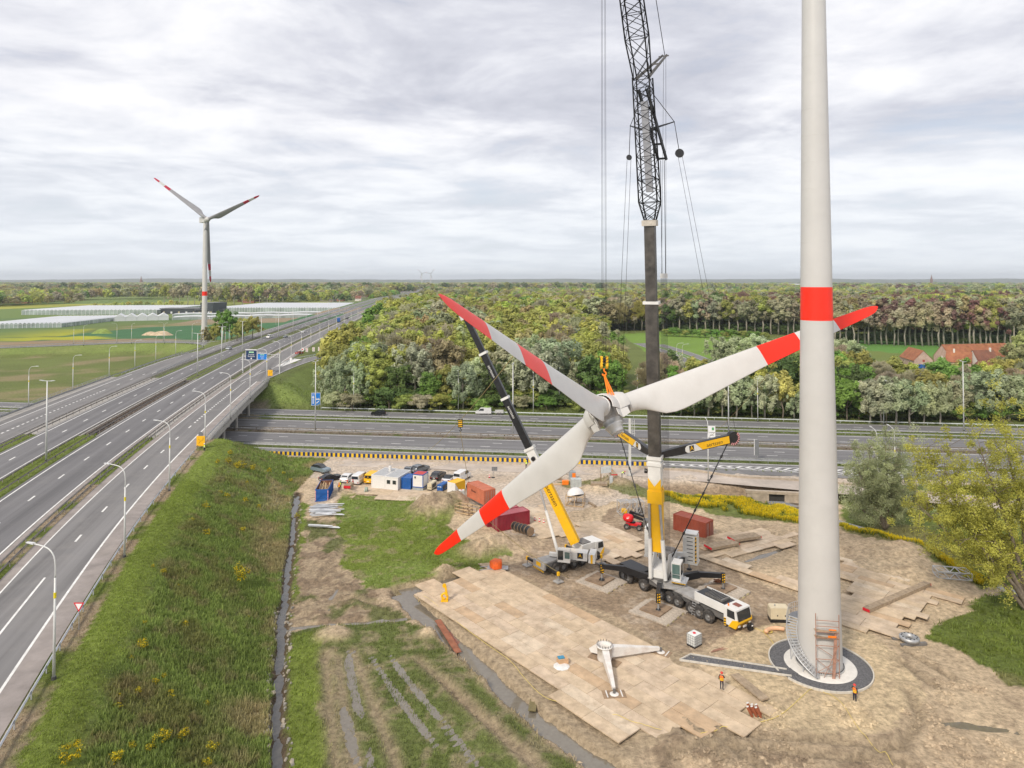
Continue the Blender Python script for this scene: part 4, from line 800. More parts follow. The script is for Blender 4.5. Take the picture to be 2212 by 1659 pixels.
# the shrub belt to the right of the crane
for a, b, h, kind, c, w in ((1432, 897, 7, 'silver', 'silver', 1.2), (1470, 898, 12, 'silver', 'silver', 1.1), (1500, 898, 13, 'silver', 'silver', 1.1), (1530, 899, 14, 'silver', 'silver', 1.1), (1560, 900, 13, 'silver', 'silver', 1), (1590, 901, 14, 'silver', 'silver', 1.05), (1625, 902, 12, 'silver', 'silver', 1), (1652, 904, 14, 'silver', 'silver', 1), (1690, 905, 14, 'tall', 'yel', .9), (1715, 906, 9, 'silver', 'silver', 1),
                            (1880, 912, 13, 'silver', 'silver', 1.05), (1905, 913, 14, 'silver', 'silver', 1.1), (1935, 914, 14, 'silver', 'silver', 1.1), (1965, 915, 13, 'silver', 'silver', 1.1), (1995, 915, 12, 'silver', 'silver', 1), (2030, 916, 13, 'silver', 'silver', 1), (2110, 905, 15, 'silver', 'silver', 1.1), (2145, 905, 15, 'silver', 'silver', 1.1), (2180, 908, 14, 'silver', 'silver', 1.1), (2215, 908, 14, 'silver', 'silver', 1.1),
                            (1830, 908, 13, 'round', 'green', 1), (1855, 905, 11, 'round', 'bare', 1), (1805, 904, 15, 'round', 'green', 1.1), (2070, 905, 12, 'round', 'bare', 1), (1745, 900, 12, 'round', 'olive', 1), (1780, 902, 12, 'round', 'olive', 1)):
    p = P(a, b, .3); put(kind, c, p.x, p.y, h, 'in the belt between motorway and farm', 'trees between motorway and farm', w)
for a, b, h, kind, c, w in ((1470, 842, 13, 'silver', 'silver', 1.2), (1560, 800, 16, 'silver', 'silver', 1.4), (1600, 800, 16, 'silver', 'silver', 1.4), (1640, 795, 16, 'silver', 'silverb', 1.4), (1690, 795, 15, 'silver', 'silverb', 1.4), (1820, 800, 15, 'silver', 'silver', 1.3), (1850, 805, 14, 'silver', 'silver', 1.3), (1800, 842, 14, 'round', 'green', 1.2), (1830, 850, 13, 'round', 'green', 1.1), (1690, 850, 14, 'round', 'green', 1.2), (1650, 845, 12, 'round', 'olive', 1.2), (1730, 860, 13, 'round', 'lime', 1), (1880, 850, 10, 'round', 'bare', 1.2), (1920, 860, 9, 'bush', 'olive', 1), (1960, 868, 8, 'bush', 'bare', 1.2), (2010, 850, 8, 'bush', 'bare', 1.2), (2190, 830, 16, 'round', 'willow', 1), (2215, 790, 17, 'round', 'willow', .9), (2160, 850, 9, 'bush', 'olive', 1.2), (2030, 815, 7, 'bush', 'bare', 1), (1900, 830, 8, 'bush', 'olive', 1.2), (1595, 845, 13, 'round', 'olive', 1.2), (1540, 850, 12, 'round', 'dark', 1.2)):
    p = P(a, b, .3); put(kind, c, p.x, p.y, h, 'between the pasture and the shrub belt', 'trees round the pasture', w)
for a, b, h, c in ((448, 740, 12, 'brown'), (466, 744, 11, 'olive'), (484, 742, 17, 'green'), (500, 743, 16, 'green'), (525, 744, 13, 'olive'), (546, 742, 13, 'olive'), (512, 748, 10, 'olive')):
    p = P(a, b, 4); put('round', c, p.x, p.y, h, 'in the clump before the far turbine tower', 'clump by the far turbine')
# forest edge with bare trunks right of the tower
for k in range(34):
    a = 1800 + k * 12.6 + rng.random() * 6; p = P(a, 741 + (a - 1800) * .022 + rng.random() * 3, 0)
    c = ['purple', 'bare', 'bare', 'purple', 'olive', 'brown', 'bare'][int(rng.integers(7))]; put('high', c, p.x, p.y, 24 + 6 * rng.random(), 'with a bare trunk on the forest edge behind the farm', 'forest edge behind the farm', 1.1)
for k in range(22):
    a = 1345 + k * 17.5 + rng.random() * 8; p = P(a, 713 + (a - 1345) * .03, 0)
    c = ['bare', 'bare', 'olive', 'brown', 'grey'][int(rng.integers(5))]; put('high', c, p.x, p.y, 24 + 5 * rng.random(), 'with a bare trunk on the forest edge behind the pasture', 'forest edge behind the pasture', 1.2)
for k in range(16):
    a = 1440 + k * 14; p = P(a, 726 + k * .5, 0); put('bush', 'green' if k % 3 else 'olive', p.x, p.y, 5.5 + 2 * rng.random(), 'in the hedge along the back of the pasture', 'hedge behind the pasture', 1.2)
# rows of tall trees behind the greenhouses
for k in range(16):
    a = 352 + k * 17 + rng.random() * 5; p = P(a, 659, 0); put('high', 'bare' if k % 4 else 'olive', p.x, p.y, 27 + 5 * rng.random(), 'in the row behind the greenhouses', 'tree row behind the greenhouses', 1.1)
# depth of the wood: the nearest as single trees, the rest as one mass
def poisson(poly, d, seed, cond=None):
    r = np.random.default_rng(seed); P_ = np.array(poly); lo, hi = P_.min(0), P_.max(0); nn = int((hi[0] - lo[0]) * (hi[1] - lo[1]) / d / d * 3); c = lo + (hi - lo) * r.random((nn, 2)); c = c[inpoly(c[:, 0], c[:, 1], poly)]
    if cond is not None: c = c[cond(c[:, 0], c[:, 1])]
    keep = []; cell = {}
    for x, y in c:
        k = (int(x // d), int(y // d))
        if any((x - u) ** 2 + (y - v) ** 2 < d * d for i in (-1, 0, 1) for j in (-1, 0, 1) for u, v in cell.get((k[0] + i, k[1] + j), ())): continue
        cell.setdefault(k, []).append((x, y)); keep.append((x, y))
    return keep
offroad = lambda x, y: (BX(y) - x < -20) & (pdist(x, y, EXITS) > 13)
W1 = poisson([(-60, 250), (36, 236), (44, 300), (48, 350), (58, 420), (72, 540), (90, 640), (60, 800), (-110, 800), (-104, 560), (-92, 450), (-70, 385), (-40, 372), (-30, 300), (-66, 300)], 7.5, 3, lambda x, y: (BX(y) - x < -20) & (pdist(x, y, EXITS) > 9))
W1 += poisson([(-66, 250), (-30, 250), (-30, 330), (-58, 345), (-78, 330), (-74, 290)], 7.5, 4, lambda x, y: (BX(y) - x < -14) & (pdist(x, y, EXITS) > 9))
W1 += poisson([(44, 225), (100, 222), (180, 205), (200, 215), (190, 240), (150, 262), (104, 280), (60, 262)], 7.0, 5, lambda x, y: (pdist(x, y, COUNTRY) > 9) & (pdist(x, y, C2) > 8))
W2 = poisson([(64, 560), (330, 545), (400, 640), (420, 900), (60, 900)], 9.5, 6) + poisson([(225, 490), (480, 420), (700, 480), (700, 900), (420, 900), (330, 560)], 10, 8)
W1.sort(key=lambda p: p[1]); MASS = []
for k in range(150):
    a = 1345 + k * 6; b = (714 + (a - 1345) * .03 - 2.5) if a < 1730 else 741 + (a - 1800) * .022 - 1.5
    if 1730 < a < 1795: continue
    q_ = P(a, b, 0); MASS.append((q_.x, q_.y, 0, 5 + 4 * rng.random(), 'bush', 'dark', 1.3))
for k in range(170):
    a = 700 + k * 9.1; q_ = P(a, 880 if a < 1330 else 896 + (a - 1400) * .018, .3)
    if not 1335 < a < 1420: MASS.append((q_.x + rng.random() * 4, q_.y + 1 + 5 * rng.random(), .2, 3 + 3.5 * rng.random(), 'bush', ['dark', 'olive', 'green', 'dark'][k % 4], 1.2))
for i, (x, y) in enumerate(W1):
    r_ = rng.random(); nz = float(vn(np.array(x), np.array(y), 45, 77)); right = x > 42
    c = (['olive', 'brown', 'olive', 'grey', 'olive'] if nz < .4 else ['olive', 'lime', 'olive', 'olive', 'bare'] if nz < .62 else ['lime', 'olive', 'green', 'silverb', 'olive'])[int(rng.integers(5))]
    if right: c = ['green', 'olive', 'lime', 'bare', 'dark'][int(rng.integers(5))]
    h = (11 if right else 15) + 5 * r_ + min(8, max(0, (y - 250) / 28)) * (0 if right else 1)
    kind = 'bare' if c == 'bare' else 'round' if rng.random() < .75 else 'tall'
    if i < 118: put(kind, c, x, y, h, 'inside the belt between motorway and farm' if right else 'inside the big wood', 'trees of the belt' if right else 'trees inside the big wood', 1.1)
    else: MASS.append((x, y, gz(x, y), h, kind, c, 1.12))
for x, y in W2:
    c = ['bare', 'olive', 'brown', 'purple', 'bare', 'olive', 'dark', 'lime', 'grey'][int(rng.integers(9))]; MASS.append((x, y, 0, 21 + 7 * rng.random(), 'round' if rng.random() < .6 else 'bare', c, 1.15))
# far woods, hedgerows and scattered trees right out to the horizon
r9 = np.random.default_rng(12); far_pts = []
for lo, hi, n, sp in ((800, 1500, 2600, 13), (1500, 2800, 3600, 20), (2800, 6000, 5200, 36)):
    Y = lo + (hi - lo) * r9.random(n * 3); X = (r9.random(n * 3) * 1.9 - .95) * Y * .95; m = (fbm(X, Y * .6, 420, 5) > .52) | (r9.random(n * 3) < .035)
    m &= ~((Y < 1500) & (X < 0) & (X > -1000) & (fbm(X, Y * .5, 420, 5) < .60)) & (np.abs(BX(Y) - X - 28) > 50); idx = np.where(m)[0][:n]
    for i in idx: far_pts.append((X[i], Y[i], 0, (13 if Y[i] < 2800 else 17) + 9 * r9.random(), 'round' if r9.random() < .7 else 'bare', ['olive', 'bare', 'brown', 'grey', 'dark', 'olive', 'lime', 'green'][int(r9.integers(8))], 1.25 if Y[i] < 2800 else 2.2))
def hedge_row(p0, p1, step, h, cs, kind='round', wid=1.2, jit=2):
    p0, p1 = Vector(p0), Vector(p1); n = int((p1 - p0).length / step)
    for i in range(n):
        q_ = p0.lerp(p1, (i + .5) / n); far_pts.append((q_.x + (r9.random() - .5) * jit, q_.y + (r9.random() - .5) * jit, 0, h * (.75 + .5 * r9.random()), kind, cs[int(r9.integers(len(cs)))], wid))
for (a, b), (c, d), st, h, cs in (((-20, 651), (420, 643), 16, 22, ['brown', 'olive', 'bare']), ((270, 647), (460, 646), 12, 26, ['grey', 'bare', 'olive']), ((430, 657), (760, 655), 11, 17, ['dark', 'grey', 'olive']), ((640, 641), (860, 640), 20, 24, ['grey', 'olive']), ((460, 641), (640, 642), 12, 30, ['grey', 'olive', 'lime']),
                                  ((200, 666), (400, 660), 9, 8, ['lime', 'olive', 'yel']), ((0, 662), (180, 660), 14, 18, ['brown', 'bare', 'olive']), ((800, 652), (860, 641), 14, 15, ['olive', 'green']), ((-20, 640), (900, 634), 12, 26, ['brown', 'bare', 'dark', 'olive']), ((0, 632), (900, 628), 16, 28, ['brown', 'dark', 'bare']), ((500, 636), (880, 634), 13, 26, ['grey', 'olive', 'bare']),
                                  ((880, 630), (1330, 628), 14, 28, ['olive', 'bare', 'dark']), ((1330, 632), (1720, 626), 14, 26, ['lime', 'olive', 'grey']), ((1800, 630), (2240, 640), 13, 27, ['olive', 'grey', 'bare', 'lime', 'purple'])):
    hedge_row(P(a, b), P(c, d), st, h, cs)
def scatter(name, label, pts, kinds, leafn, leaf):
    coll = bpy.data.collections.new(name + '_shapes'); H = 10.; idx = {}
    for k in kinds:
        for s_ in range(3):
            v, f, br = tree_mesh(k, 300 + s_ * 11 + len(k), leafn, leaf); me = npmesh('t', v * H, f, np.repeat(br[:, None], 3, 1)); me.materials.append(LEAF_I)
            tb = trunk_mb(k, H, s_)
            o = bpy.data.objects.new(f'{name}_{k}_{s_}', me); idx.setdefault(k, []).append(len(coll.objects)); coll.objects.link(o)
    names = sorted(o.name for o in coll.objects); n = len(pts); me = bpy.data.meshes.new(name); me.from_pydata([p[:3] for p in pts], [], [])
    pick = [names.index(f'{name}_{p[4]}_{i % 3}') for i, p in enumerate(pts)]
    a = me.attributes.new('pick', 'INT', 'POINT'); a.data.foreach_set('value', np.array(pick, np.int32))
    a = me.attributes.new('sc', 'FLOAT_VECTOR', 'POINT'); a.data.foreach_set('vector', np.array([(p[3] / H * p[6], p[3] / H * p[6], p[3] / H) for p in pts], np.float32).ravel())
    a = me.attributes.new('rot', 'FLOAT_VECTOR', 'POINT'); a.data.foreach_set('vector', np.array([(0, 0, 6.28 * rng.random()) for p in pts], np.float32).ravel())
    a = me.attributes.new('tint', 'FLOAT_VECTOR', 'POINT'); a.data.foreach_set('vector', np.array([vary(p[5]) for p in pts], np.float32).ravel())
    o = tag(link(name, me), label, kind='stuff'); ng = bpy.data.node_groups.new(name, 'GeometryNodeTree')
    ng.interface.new_socket('Geometry', in_out='INPUT', socket_type='NodeSocketGeometry'); ng.interface.new_socket('Geometry', in_out='OUTPUT', socket_type='NodeSocketGeometry')
    N = ng.nodes.new; gi, go, ip, ci = N('NodeGroupInput'), N('NodeGroupOutput'), N('GeometryNodeInstanceOnPoints'), N('GeometryNodeCollectionInfo')
    ci.inputs['Collection'].default_value = coll; ci.inputs['Separate Children'].default_value = True; ci.inputs['Reset Children'].default_value = True; ip.inputs['Pick Instance'].default_value = True
    def na(t, nm): q_ = N('GeometryNodeInputNamedAttribute'); q_.data_type = t; q_.inputs[0].default_value = nm; return q_.outputs[0]
    L = ng.links.new; L(gi.outputs[0], ip.inputs['Points']); L(ci.outputs[0], ip.inputs['Instance']); L(na('INT', 'pick'), ip.inputs['Instance Index']); L(na('FLOAT_VECTOR', 'sc'), ip.inputs['Scale']); L(na('FLOAT_VECTOR', 'rot'), ip.inputs['Rotation']); L(ip.outputs[0], go.inputs[0])
    md = o.modifiers.new('scatter', 'NODES'); md.node_group = ng; return o
scatter('deep_wood', 'dense mixed spring wood stretching back from the motorway', MASS, ['round', 'bare', 'tall', 'bush'], 2400, .078)
scatter('far_woods', 'far woods and hedgerows out to the horizon', far_pts, ['round', 'bare'], 420, .14)
def big_tree(name, label, base, stems, clumps, leafn, leaf, col, spread, barkm=BARK, r0=.28, s0=.38):
    t = thing(name, label, 'tree', base); r = np.random.default_rng(len(label)); tr = MB(); cs = []
    for tip in stems:
        tip = Vector(tip); mid = tip * .5 + Vector((0, 0, tip.length * .02)) + Vector((r.normal() * .4, r.normal() * .4, 0)); tr.tube(spline([(0, 0, -.5), mid * .5 + Vector((0, 0, .2)), mid, tip * .78, tip], 4), list(np.linspace(r0, .03, 17)), 7)
        for k in range(clumps):
            s_ = s0 + (1.04 - s0) * r.random(); q_ = tip * s_; off = Vector(r.normal(size=3)) * spread * (.35 + .8 * s_); q_ = q_ + off; q_.z = max(q_.z, 1.0); cs.append(q_)
            if k % 3 == 0: tr.tube([tip * s_, (tip * s_).lerp(q_, .5) + Vector((0, 0, .2)), q_], [r0 * .3 * (1.1 - s_), .035, .012], 4)
    tr.build('trunk', barkm, t); cs = np.array([tuple(c) for c in cs]); k = r.integers(0, len(cs), leafn); rc = (.7 + .9 * r.random(len(cs)))[k] * spread * .42
    off = unit(r.normal(size=(leafn, 3))) * (r.random(leafn) ** .5 * rc)[:, None]; br = (.7 + .6 * r.random(len(cs)))[k] * (.75 + .5 * r.random(leafn))
    v, f = quads(cs[k] + off, unit(r.normal(size=(leafn, 3)) + np.array([0, 0, .5])), leaf * (.5 + r.random(leafn)), .45, r); m = npmesh('crown', v, f, np.repeat(br[:, None] * np.array(col), 4, 0)); m.materials.append(LEAF_P); link('crown', m, t); return t
pb = P(1912, 1136, 0)
big_tree('willow_tree', 'grey green willow with a dense shaggy crown standing in the creek', pb, [(-4.4, 0, 9), (-2.2, 1, 12.5), (.3, 0, 14), (2.8, .5, 12.5), (5, -.5, 8.5), (-6, -.5, 5), (1, -1.5, 11), (-3.2, 1.5, 11), (6.3, .5, 5)], 60, 84000, .22, (.44, .48, .27), 1.55)
pb = P(2232, 1325, 0)
big_tree('leaning_tree', 'large yellow green tree with several stems leaning over the creek', pb, [(-13, 3, 13), (-10, 2, 18), (-6, 1, 21.5), (-2, 2, 24), (3, 1, 21), (7, 2, 17), (-8, -1, 10), (-4, 3, 13), (1, -1, 15), (-11, 4, 18.5)], 70, 92000, .235, (.42, .42, .085), 1.75, r0=.34, s0=.5)
big_tree('sapling', 'thin young tree with olive leaves below the leaning tree', P(2140, 1255, 0), [(-1.5, 0, 5), (.5, .5, 7), (1.6, 0, 5.5)], 22, 5000, .2, (.20, .19, .035), .8, r0=.1)
def tufts(name, label, X, Y, cols, hgt, blades, wid, parent=None, flower=None, spread=.12):
    n = len(X); Z = height(X, Y); r = rng; k = np.repeat(np.arange(n), blades); m = len(k); a = r.random(m) * 6.283; lean = hgt[k] * (.15 + .55 * r.random(m)); h = hgt[k] * (.6 + .6 * r.random(m))
    bx, by = X[k] + r.normal(size=m) * spread, Y[k] + r.normal(size=m) * spread; wa = a + 1.57; w = wid * (.6 + .8 * r.random(m)) * (.5 + hgt[k])
    base = np.stack([bx, by, Z[k] - .04], 1); side = np.stack([np.cos(wa) * w, np.sin(wa) * w, 0 * w], 1); tip = base + np.stack([np.cos(a) * lean, np.sin(a) * lean, h], 1)
    v = np.stack([base - side, base + side, tip + side * .25, tip - side * .25], 1).reshape(-1, 3); c = np.repeat(cols[k] * (.75 + .55 * r.random(m))[:, None], 4, 0)
    if flower is not None:
        fl_ = flower[k] > r.random(m); cc_ = c.reshape(m, 4, 3); cc_[fl_, 2:] = np.array([.80, .62, .015]); c = cc_.reshape(-1, 3)
    me = npmesh(name, v, np.arange(4 * m).reshape(m, 4), c); me.materials.append(LEAF_P); return tag(link(name, me), label, kind='stuff')
def sample(poly_px, n, z=0., seed=1):
    po = [tuple(P(a, b, z))[:2] for a, b in poly_px]; A = np.array(po); lo, hi = A.min(0), A.max(0); r = np.random.default_rng(seed); c = lo + (hi - lo) * r.random((n, 2)); return c[inpoly(c[:, 0], c[:, 1], po)].T
def grass_in(xr, yr, n, hfun, label, seed, blades=5, wid=.05, name='grass', left=0):
    r = np.random.default_rng(seed); X = xr[0] + (xr[1] - xr[0]) * r.random(n); Y = yr[0] + (yr[1] - yr[0]) * r.random(n); u = X / Y * F + CX; keep = (u > -60) & (u < 2270)
    X, Y = X[keep], Y[keep]; Z = height(X, Y); c, g, fr = ground_colour(X, Y, Z); keep = (g > r.random(len(X)) * .9) & (Z > -.2) & ~((BX(Y) - X > .5) & (BX(Y) - X < 11.9)) & ~((BX(Y) - X > 13.9) & (BX(Y) - X < 25.6)) & ~((BX(Y) - X > 29.5) & (BX(Y) - X < 40)) & ~((BX(Y) - X > 42.8) & (BX(Y) - X < 57)); q = Y + MQ * X
    for a, b in ((158, 164.6), (167, 180.6), (184.2, 197.2), (203.2, 213.4)): keep &= ~((q > a) & (q < b))
    dx = np.interp(Y, [p[1] for p in DITCH[::-1]], [p[0] for p in DITCH[::-1]])
    if left: keep &= (X < dx) if left > 0 else (X > dx)
    X, Y, Z, c = X[keep], Y[keep], Z[keep], c[keep]; tufts(name, label, X, Y, np.clip(c * 1.4, 0, 1), hfun(X, Y, Z), blades, wid)
bank_h = lambda X, Y, Z: np.where(Z > 5.8, .16, .30 + .35 * fbm(X, Y, 3, 9))
grass_in((-62, -18), (48, 120), 62000, bank_h, 'rough tall grass and weeds on the flyover bank', 21, 5, left=1)
grass_in((-95, -40), (100, 170), 20000, bank_h, 'grass on the far part of the flyover bank', 22, 4, .07, 'bank_grass', 1)
grass_in((-45, 12), (58, 160), 60000, lambda X, Y, Z: .12 + .22 * fbm(X, Y, 4, 19), 'low grass on the muddy meadow between ditch and pad', 23, 4, .05, 'meadow_grass', -1)
grass_in((15, 110), (70, 160), 26000, lambda X, Y, Z: .2 + .35 * fbm(X, Y, 4, 29), 'long grass round the creek', 24, 5, .07, 'creek_grass')
grass_in((-110, 130), (150, 245), 22000, lambda X, Y, Z: .3 + .3 * fbm(X, Y, 5, 39), 'verge grass along the motorway', 25, 3, .12, 'verge_grass')
for po, n, sd_ in (([(1432, 1066), (1500, 1060), (1560, 1062), (1640, 1078), (1727, 1101), (1727, 1132), (1640, 1112), (1560, 1098), (1480, 1085)], 9000, 3), ([(1815, 1124), (1890, 1133), (1960, 1158), (2090, 1216), (2150, 1250), (2120, 1268), (2040, 1225), (1960, 1182), (1830, 1148)], 9000, 4)):
    X, Y = sample(po, n * 2, 0, sd_); nz = fbm(X, Y, 3.5, 71); k = nz > .40; X, Y, nz = X[k], Y[k], nz[k]
    tufts('rapeseed', 'yellow flowering rape strip along the creek', X, Y, np.tile(GRASSB, (len(X), 1)), .55 + .35 * nz, 5, .07, flower=np.where(nz > .43, .85, .2))
def flower_proto(seed):
    r = np.random.default_rng(seed); n = 900; p, nr, br = crown_pts(r, n, (.5, .5, .55, .5), 26, .28, 2.5); v, f = quads(p, nr, .085 * (.5 + r.random(n)), .6, r); c = np.where((r.random(n) < .5)[:, None], np.array([.74, .57, .02]), np.array([.17, .21, .04])) * br[:, None]
    me = npmesh('flowers', v, f, np.repeat(c, 4, 0)); me.materials.append(LEAF_P); return me
FP = [flower_proto(s_) for s_ in (1, 2, 3)]
def zon(x, y):                                        # first meeting of a pixel ray with the bank
    z = 7.5
    for _ in range(60):
        p = P(x, y, z); h = gz(p.x, p.y)
        if h >= z - .02: return p
        z -= .13
    return P(x, y, 0)
FB = [cF(*a) + (r_,) for *a, r_ in ((1340, 400, .9), (1050, 395, .8), (1030, 560, 1.4), (1130, 820, .9), (1190, 780, .7), (850, 1000, .8), (520, 1390, 2.0), (840, 1400, 1.4), (1170, 1260, 1.7), (1320, 1220, 1.3), (1540, 1320, 1.3), (1500, 975, .7), (960, 640, .6), (1000, 890, .8), (1240, 910, .9), (860, 920, .6), (1080, 1310, .9), (1500, 1420, 1.0), (1800, 340, .5), (960, 1290, .8))]
FB += [cE(*a) + (r_,) for *a, r_ in ((1740, 455, 2.4), (1660, 415, 1.6), (1830, 470, 1.8), (1580, 415, 1.2), (1950, 480, 1.4), (2060, 500, 1.2), (2110, 550, 1.2), (1650, 670, 1.5), (1780, 700, 1.3), (1490, 745, 1.3), (1500, 945, 1.5), (1760, 915, 1.2), (1390, 840, .9), (1180, 1220, 1.0), (1750, 1310, 2.3), (1670, 350, 1.4), (2160, 810, 1.3), (1110, 1170, .6), (1880, 740, 1.0), (1790, 565, .9), (1300, 1310, .5), (1490, 715, .9), (1600, 640, 1.0))]
for i, (a, b, s_) in enumerate(FB):
    p = zon(a, b); o = link('flowering_bush', FP[i % 3]); o.location = p; o.scale = (s_ * .85, s_ * .85, s_ * (1.25 if s_ > 2.2 and b > 1200 else .7)); o.rotation_euler = (0, 0, i * 1.3); tag(o, 'yellow flowering broom bush among the weeds of the grass bank', 'bush', 'yellow bushes on the grass bank')
# stones of the ditch edge
STN = [mat('pale_stone', (.36, .32, .26), .9, var=.2, scale=2, bump=.3), mat('grey_stone', (.25, .235, .21), .9, var=.2, scale=2, bump=.3)]
sm_ = []
for k in range(4):
    mb = MB(); r_ = random.Random(k); ring = [(math.cos(a) * .5 * r_.uniform(.75, 1.1), math.sin(a) * .4 * r_.uniform(.75, 1.1)) for a in np.arange(6) * 1.047]
    mb.add([(x, y, -.2) for x, y in ring] + [(x * .8, y * .8, .22 + r_.uniform(-.05, .05)) for x, y in ring], [(i, (i + 1) % 6, 6 + (i + 1) % 6, 6 + i) for i in range(6)] + [(6, 7, 8, 9, 10, 11)]); me = mb.mesh('stone'); me.materials.append(STN[k % 2]); sm_.append(me)
dp = spline([(*p, 0) for p in DITCH], 6); lining = thing('ditch_lining', 'broken stone lining along both sides of the drainage ditch', 'stone lining', (0, 0, 0))
cnt = 0
for i in range(len(dp) - 1):
    a, b = dp[i], dp[i + 1]; d = (b - a).normalized(); s_ = Vector((d.y, -d.x, 0)); L_ = (b - a).length; k = 0.
    while k < L_ and cnt < 290:
        for sd_ in (-1, 1):
            if random.random() < (.6 if a.y < 90 else .18):
                p = a.lerp(b, k / L_) + s_ * sd_ * random.uniform(.5, 1.25); o = link('stone', sm_[cnt % 4], lining); o.location = (p.x, p.y, gz(p.x, p.y) + .03); e = random.uniform(.2, .62); o.scale = (e, e, e); o.rotation_euler = (random.uniform(-.3, .3), random.uniform(-.3, .3), random.uniform(0, 6)); cnt += 1
        k += random.uniform(.3, .6)

# clods and stones on the churned soil
def clods(n, xr, yr, label, seed, s0=.06, s1=.22):
    r = np.random.default_rng(seed); X = xr[0] + (xr[1] - xr[0]) * r.random(n); Y = yr[0] + (yr[1] - yr[0]) * r.random(n); Z = height(X, Y); c, g, fr = ground_colour(X, Y, Z)
    k = (g < .2) & (Z > -.25) & (np.hypot(X - TB.x, Y - TB.y) > 7) & ~inpoly(X, Y, polys['pad']) & (fbm(X, Y, 4, 83) > .47) & (Y + MQ * X < 146); X, Y, Z, c = X[k], Y[k], Z[k], c[k]; m = len(X); s = s0 + (s1 - s0) * r.random(m) ** 2.5
    o = np.array([(1, 0, 0), (-.3, .9, 0), (-.6, -.8, 0), (0, 0, .7), (.3, .3, -.5)]); a = r.random(m) * 6.28; v = o[None] * (.6 + .8 * r.random((m, 5, 1))) * s[:, None, None]; ca, sa = np.cos(a)[:, None], np.sin(a)[:, None]
    v = np.stack([v[..., 0] * ca - v[..., 1] * sa + X[:, None], v[..., 0] * sa + v[..., 1] * ca + Y[:, None], v[..., 2] + Z[:, None] + .02], -1).reshape(-1, 3); f = (np.array([(0, 1, 3), (1, 2, 3), (2, 0, 3)])[None] + 5 * np.arange(m)[:, None, None]).reshape(-1, 3)
    me = npmesh('clods', v, f, np.repeat(c * (.75 + .35 * r.random((m, 1))), 5, 0)); me.materials.append(attr_mat('clod_soil')); tag(link('clods', me), label, kind='stuff')
clods(15000, (-40, 66), (57, 135), 'loose clods and stones on the churned soil', 31); clods(9000, (5, 60), (57, 72), 'clods in the ruts below the tower', 32, .08, .32)
WT = mat('turbine_white', (.50, .495, .48), .42, var=.03, scale=.35, dirt=(.43, .42, .40), dirtk=.35)
WB = mat('blade_white', (.56, .55, .53), .38, var=.03, scale=.5, dirt=(.47, .455, .425), dirtk=.3)
RED = mat('signal_red', (.80, .024, .006), .4, var=.03, scale=.6)
CASTG = mat('cast_grey', (.33, .33, .34), .5, .2, var=.15, scale=2, dirt=(.18, .16, .14), dirtk=.5); DARKM = mat('dark_cavity', (.05, .048, .045), .8)
ORNG = mat('lifting_orange', (.90, .22, .015), .5, var=.08)
def section(c, n=20):
    """chord section: c = dict(le, te, th, k) ; k = 0 circle .. 1 airfoil ; returns (chordwise, thickness) points"""
    out = []
    for i in range(n):
        a = 2 * math.pi * i / n; xc = (1 - math.cos(a)) / 2; s_ = 1 if a <= math.pi else -1
        yt = 5 * (.2969 * math.sqrt(xc) - .126 * xc - .3516 * xc ** 2 + .2843 * xc ** 3 - .1015 * xc ** 4) * c['th']
        ch = c['le'] + c['te']; pa = (-c['le'] + ch * xc, s_ * yt * ch * (1.0 if s_ > 0 else .7)); pc = (-c['r'] * math.cos(a), c['r'] * math.sin(a)); k = c['k']; out.append((pa[0] * k + pc[0] * (1 - k), pa[1] * k + pc[1] * (1 - k)))
    return out
def blade(parent, e, ch, L, bands, r0=1.6, rootr=.98, scale=1.0, mats_=None, bend=0.):
    """blade along e from the hub, trailing edge toward ch; bands = fractions where the colour changes"""
    e = Vector(e).normalized(); ch = Vector(ch); ch = (ch - e * ch.dot(e)).normalized(); th = e.cross(ch); top = None
    fr = sorted(set([r0 / L, .06, .085, .11, .135, .16, .19, .22, .26, .3, .36, .42, .48, .6, .75, .9, .95, .975, .99, 1.0] + list(bands)))
    def sec(t):
        k = float(smooth(.05, .17, np.array(t))); le = float(np.interp(t, [0, .06, .2, .5, .82, .95, .985, 1], [1, 1, .95, .78, .55, .44, .3, .06])); te = float(np.interp(t, [0, .06, .10, .15, .2, .26, .5, .67, .82, .94, .975, .992, 1], [1, 1, 1.5, 2.45, 2.8, 2.65, 1.8, 1.4, 1.02, .78, .58, .32, .05])); tw = math.radians(float(np.interp(t, [0, .2, .5, 1], [8, 5, 2, 0])))
        sc_ = dict(le=le, te=te, th=float(np.interp(t, [0, .2, .5, 1], [.5, .30, .2, .13])), r=rootr, k=k); pts = []
        off = -bend * max(0, t - .3) ** 2
        for x, y in section(sc_):
            x, y = x * scale, y * scale; pts.append(e * (t * L) + ch * (x * math.cos(tw) - y * math.sin(tw)) + th * (x * math.sin(tw) + y * math.cos(tw)) + th * off)
        return pts
    edges = [r0 / L] + list(bands) + [1.0]; names = ['blade', 'red_band', 'white_band', 'red_tip']; ms = mats_ or [WB, RED, WB, RED]
    for i in range(len(edges) - 1):
        ts = [t for t in fr if edges[i] - 1e-6 <= t <= edges[i + 1] + 1e-6]; rows = [sec(t) for t in ts]; mb = MB(); n = len(rows[0]); vs = [p for r_ in rows for p in r_]
        mb.add(vs, [(a * n + b, a * n + (b + 1) % n, (a + 1) * n + (b + 1) % n, (a + 1) * n + b) for a in range(len(rows) - 1) for b in range(n)], True)
        if i == 0: mb.add(rows[0], [tuple(range(n - 1, -1, -1))])
        if i == len(edges) - 2: mb.add(rows[-1], [tuple(range(n))])
        o = mb.build(names[i] if i else 'blade', ms[i], parent if i == 0 else top)
        if i == 0: top = o
    return top
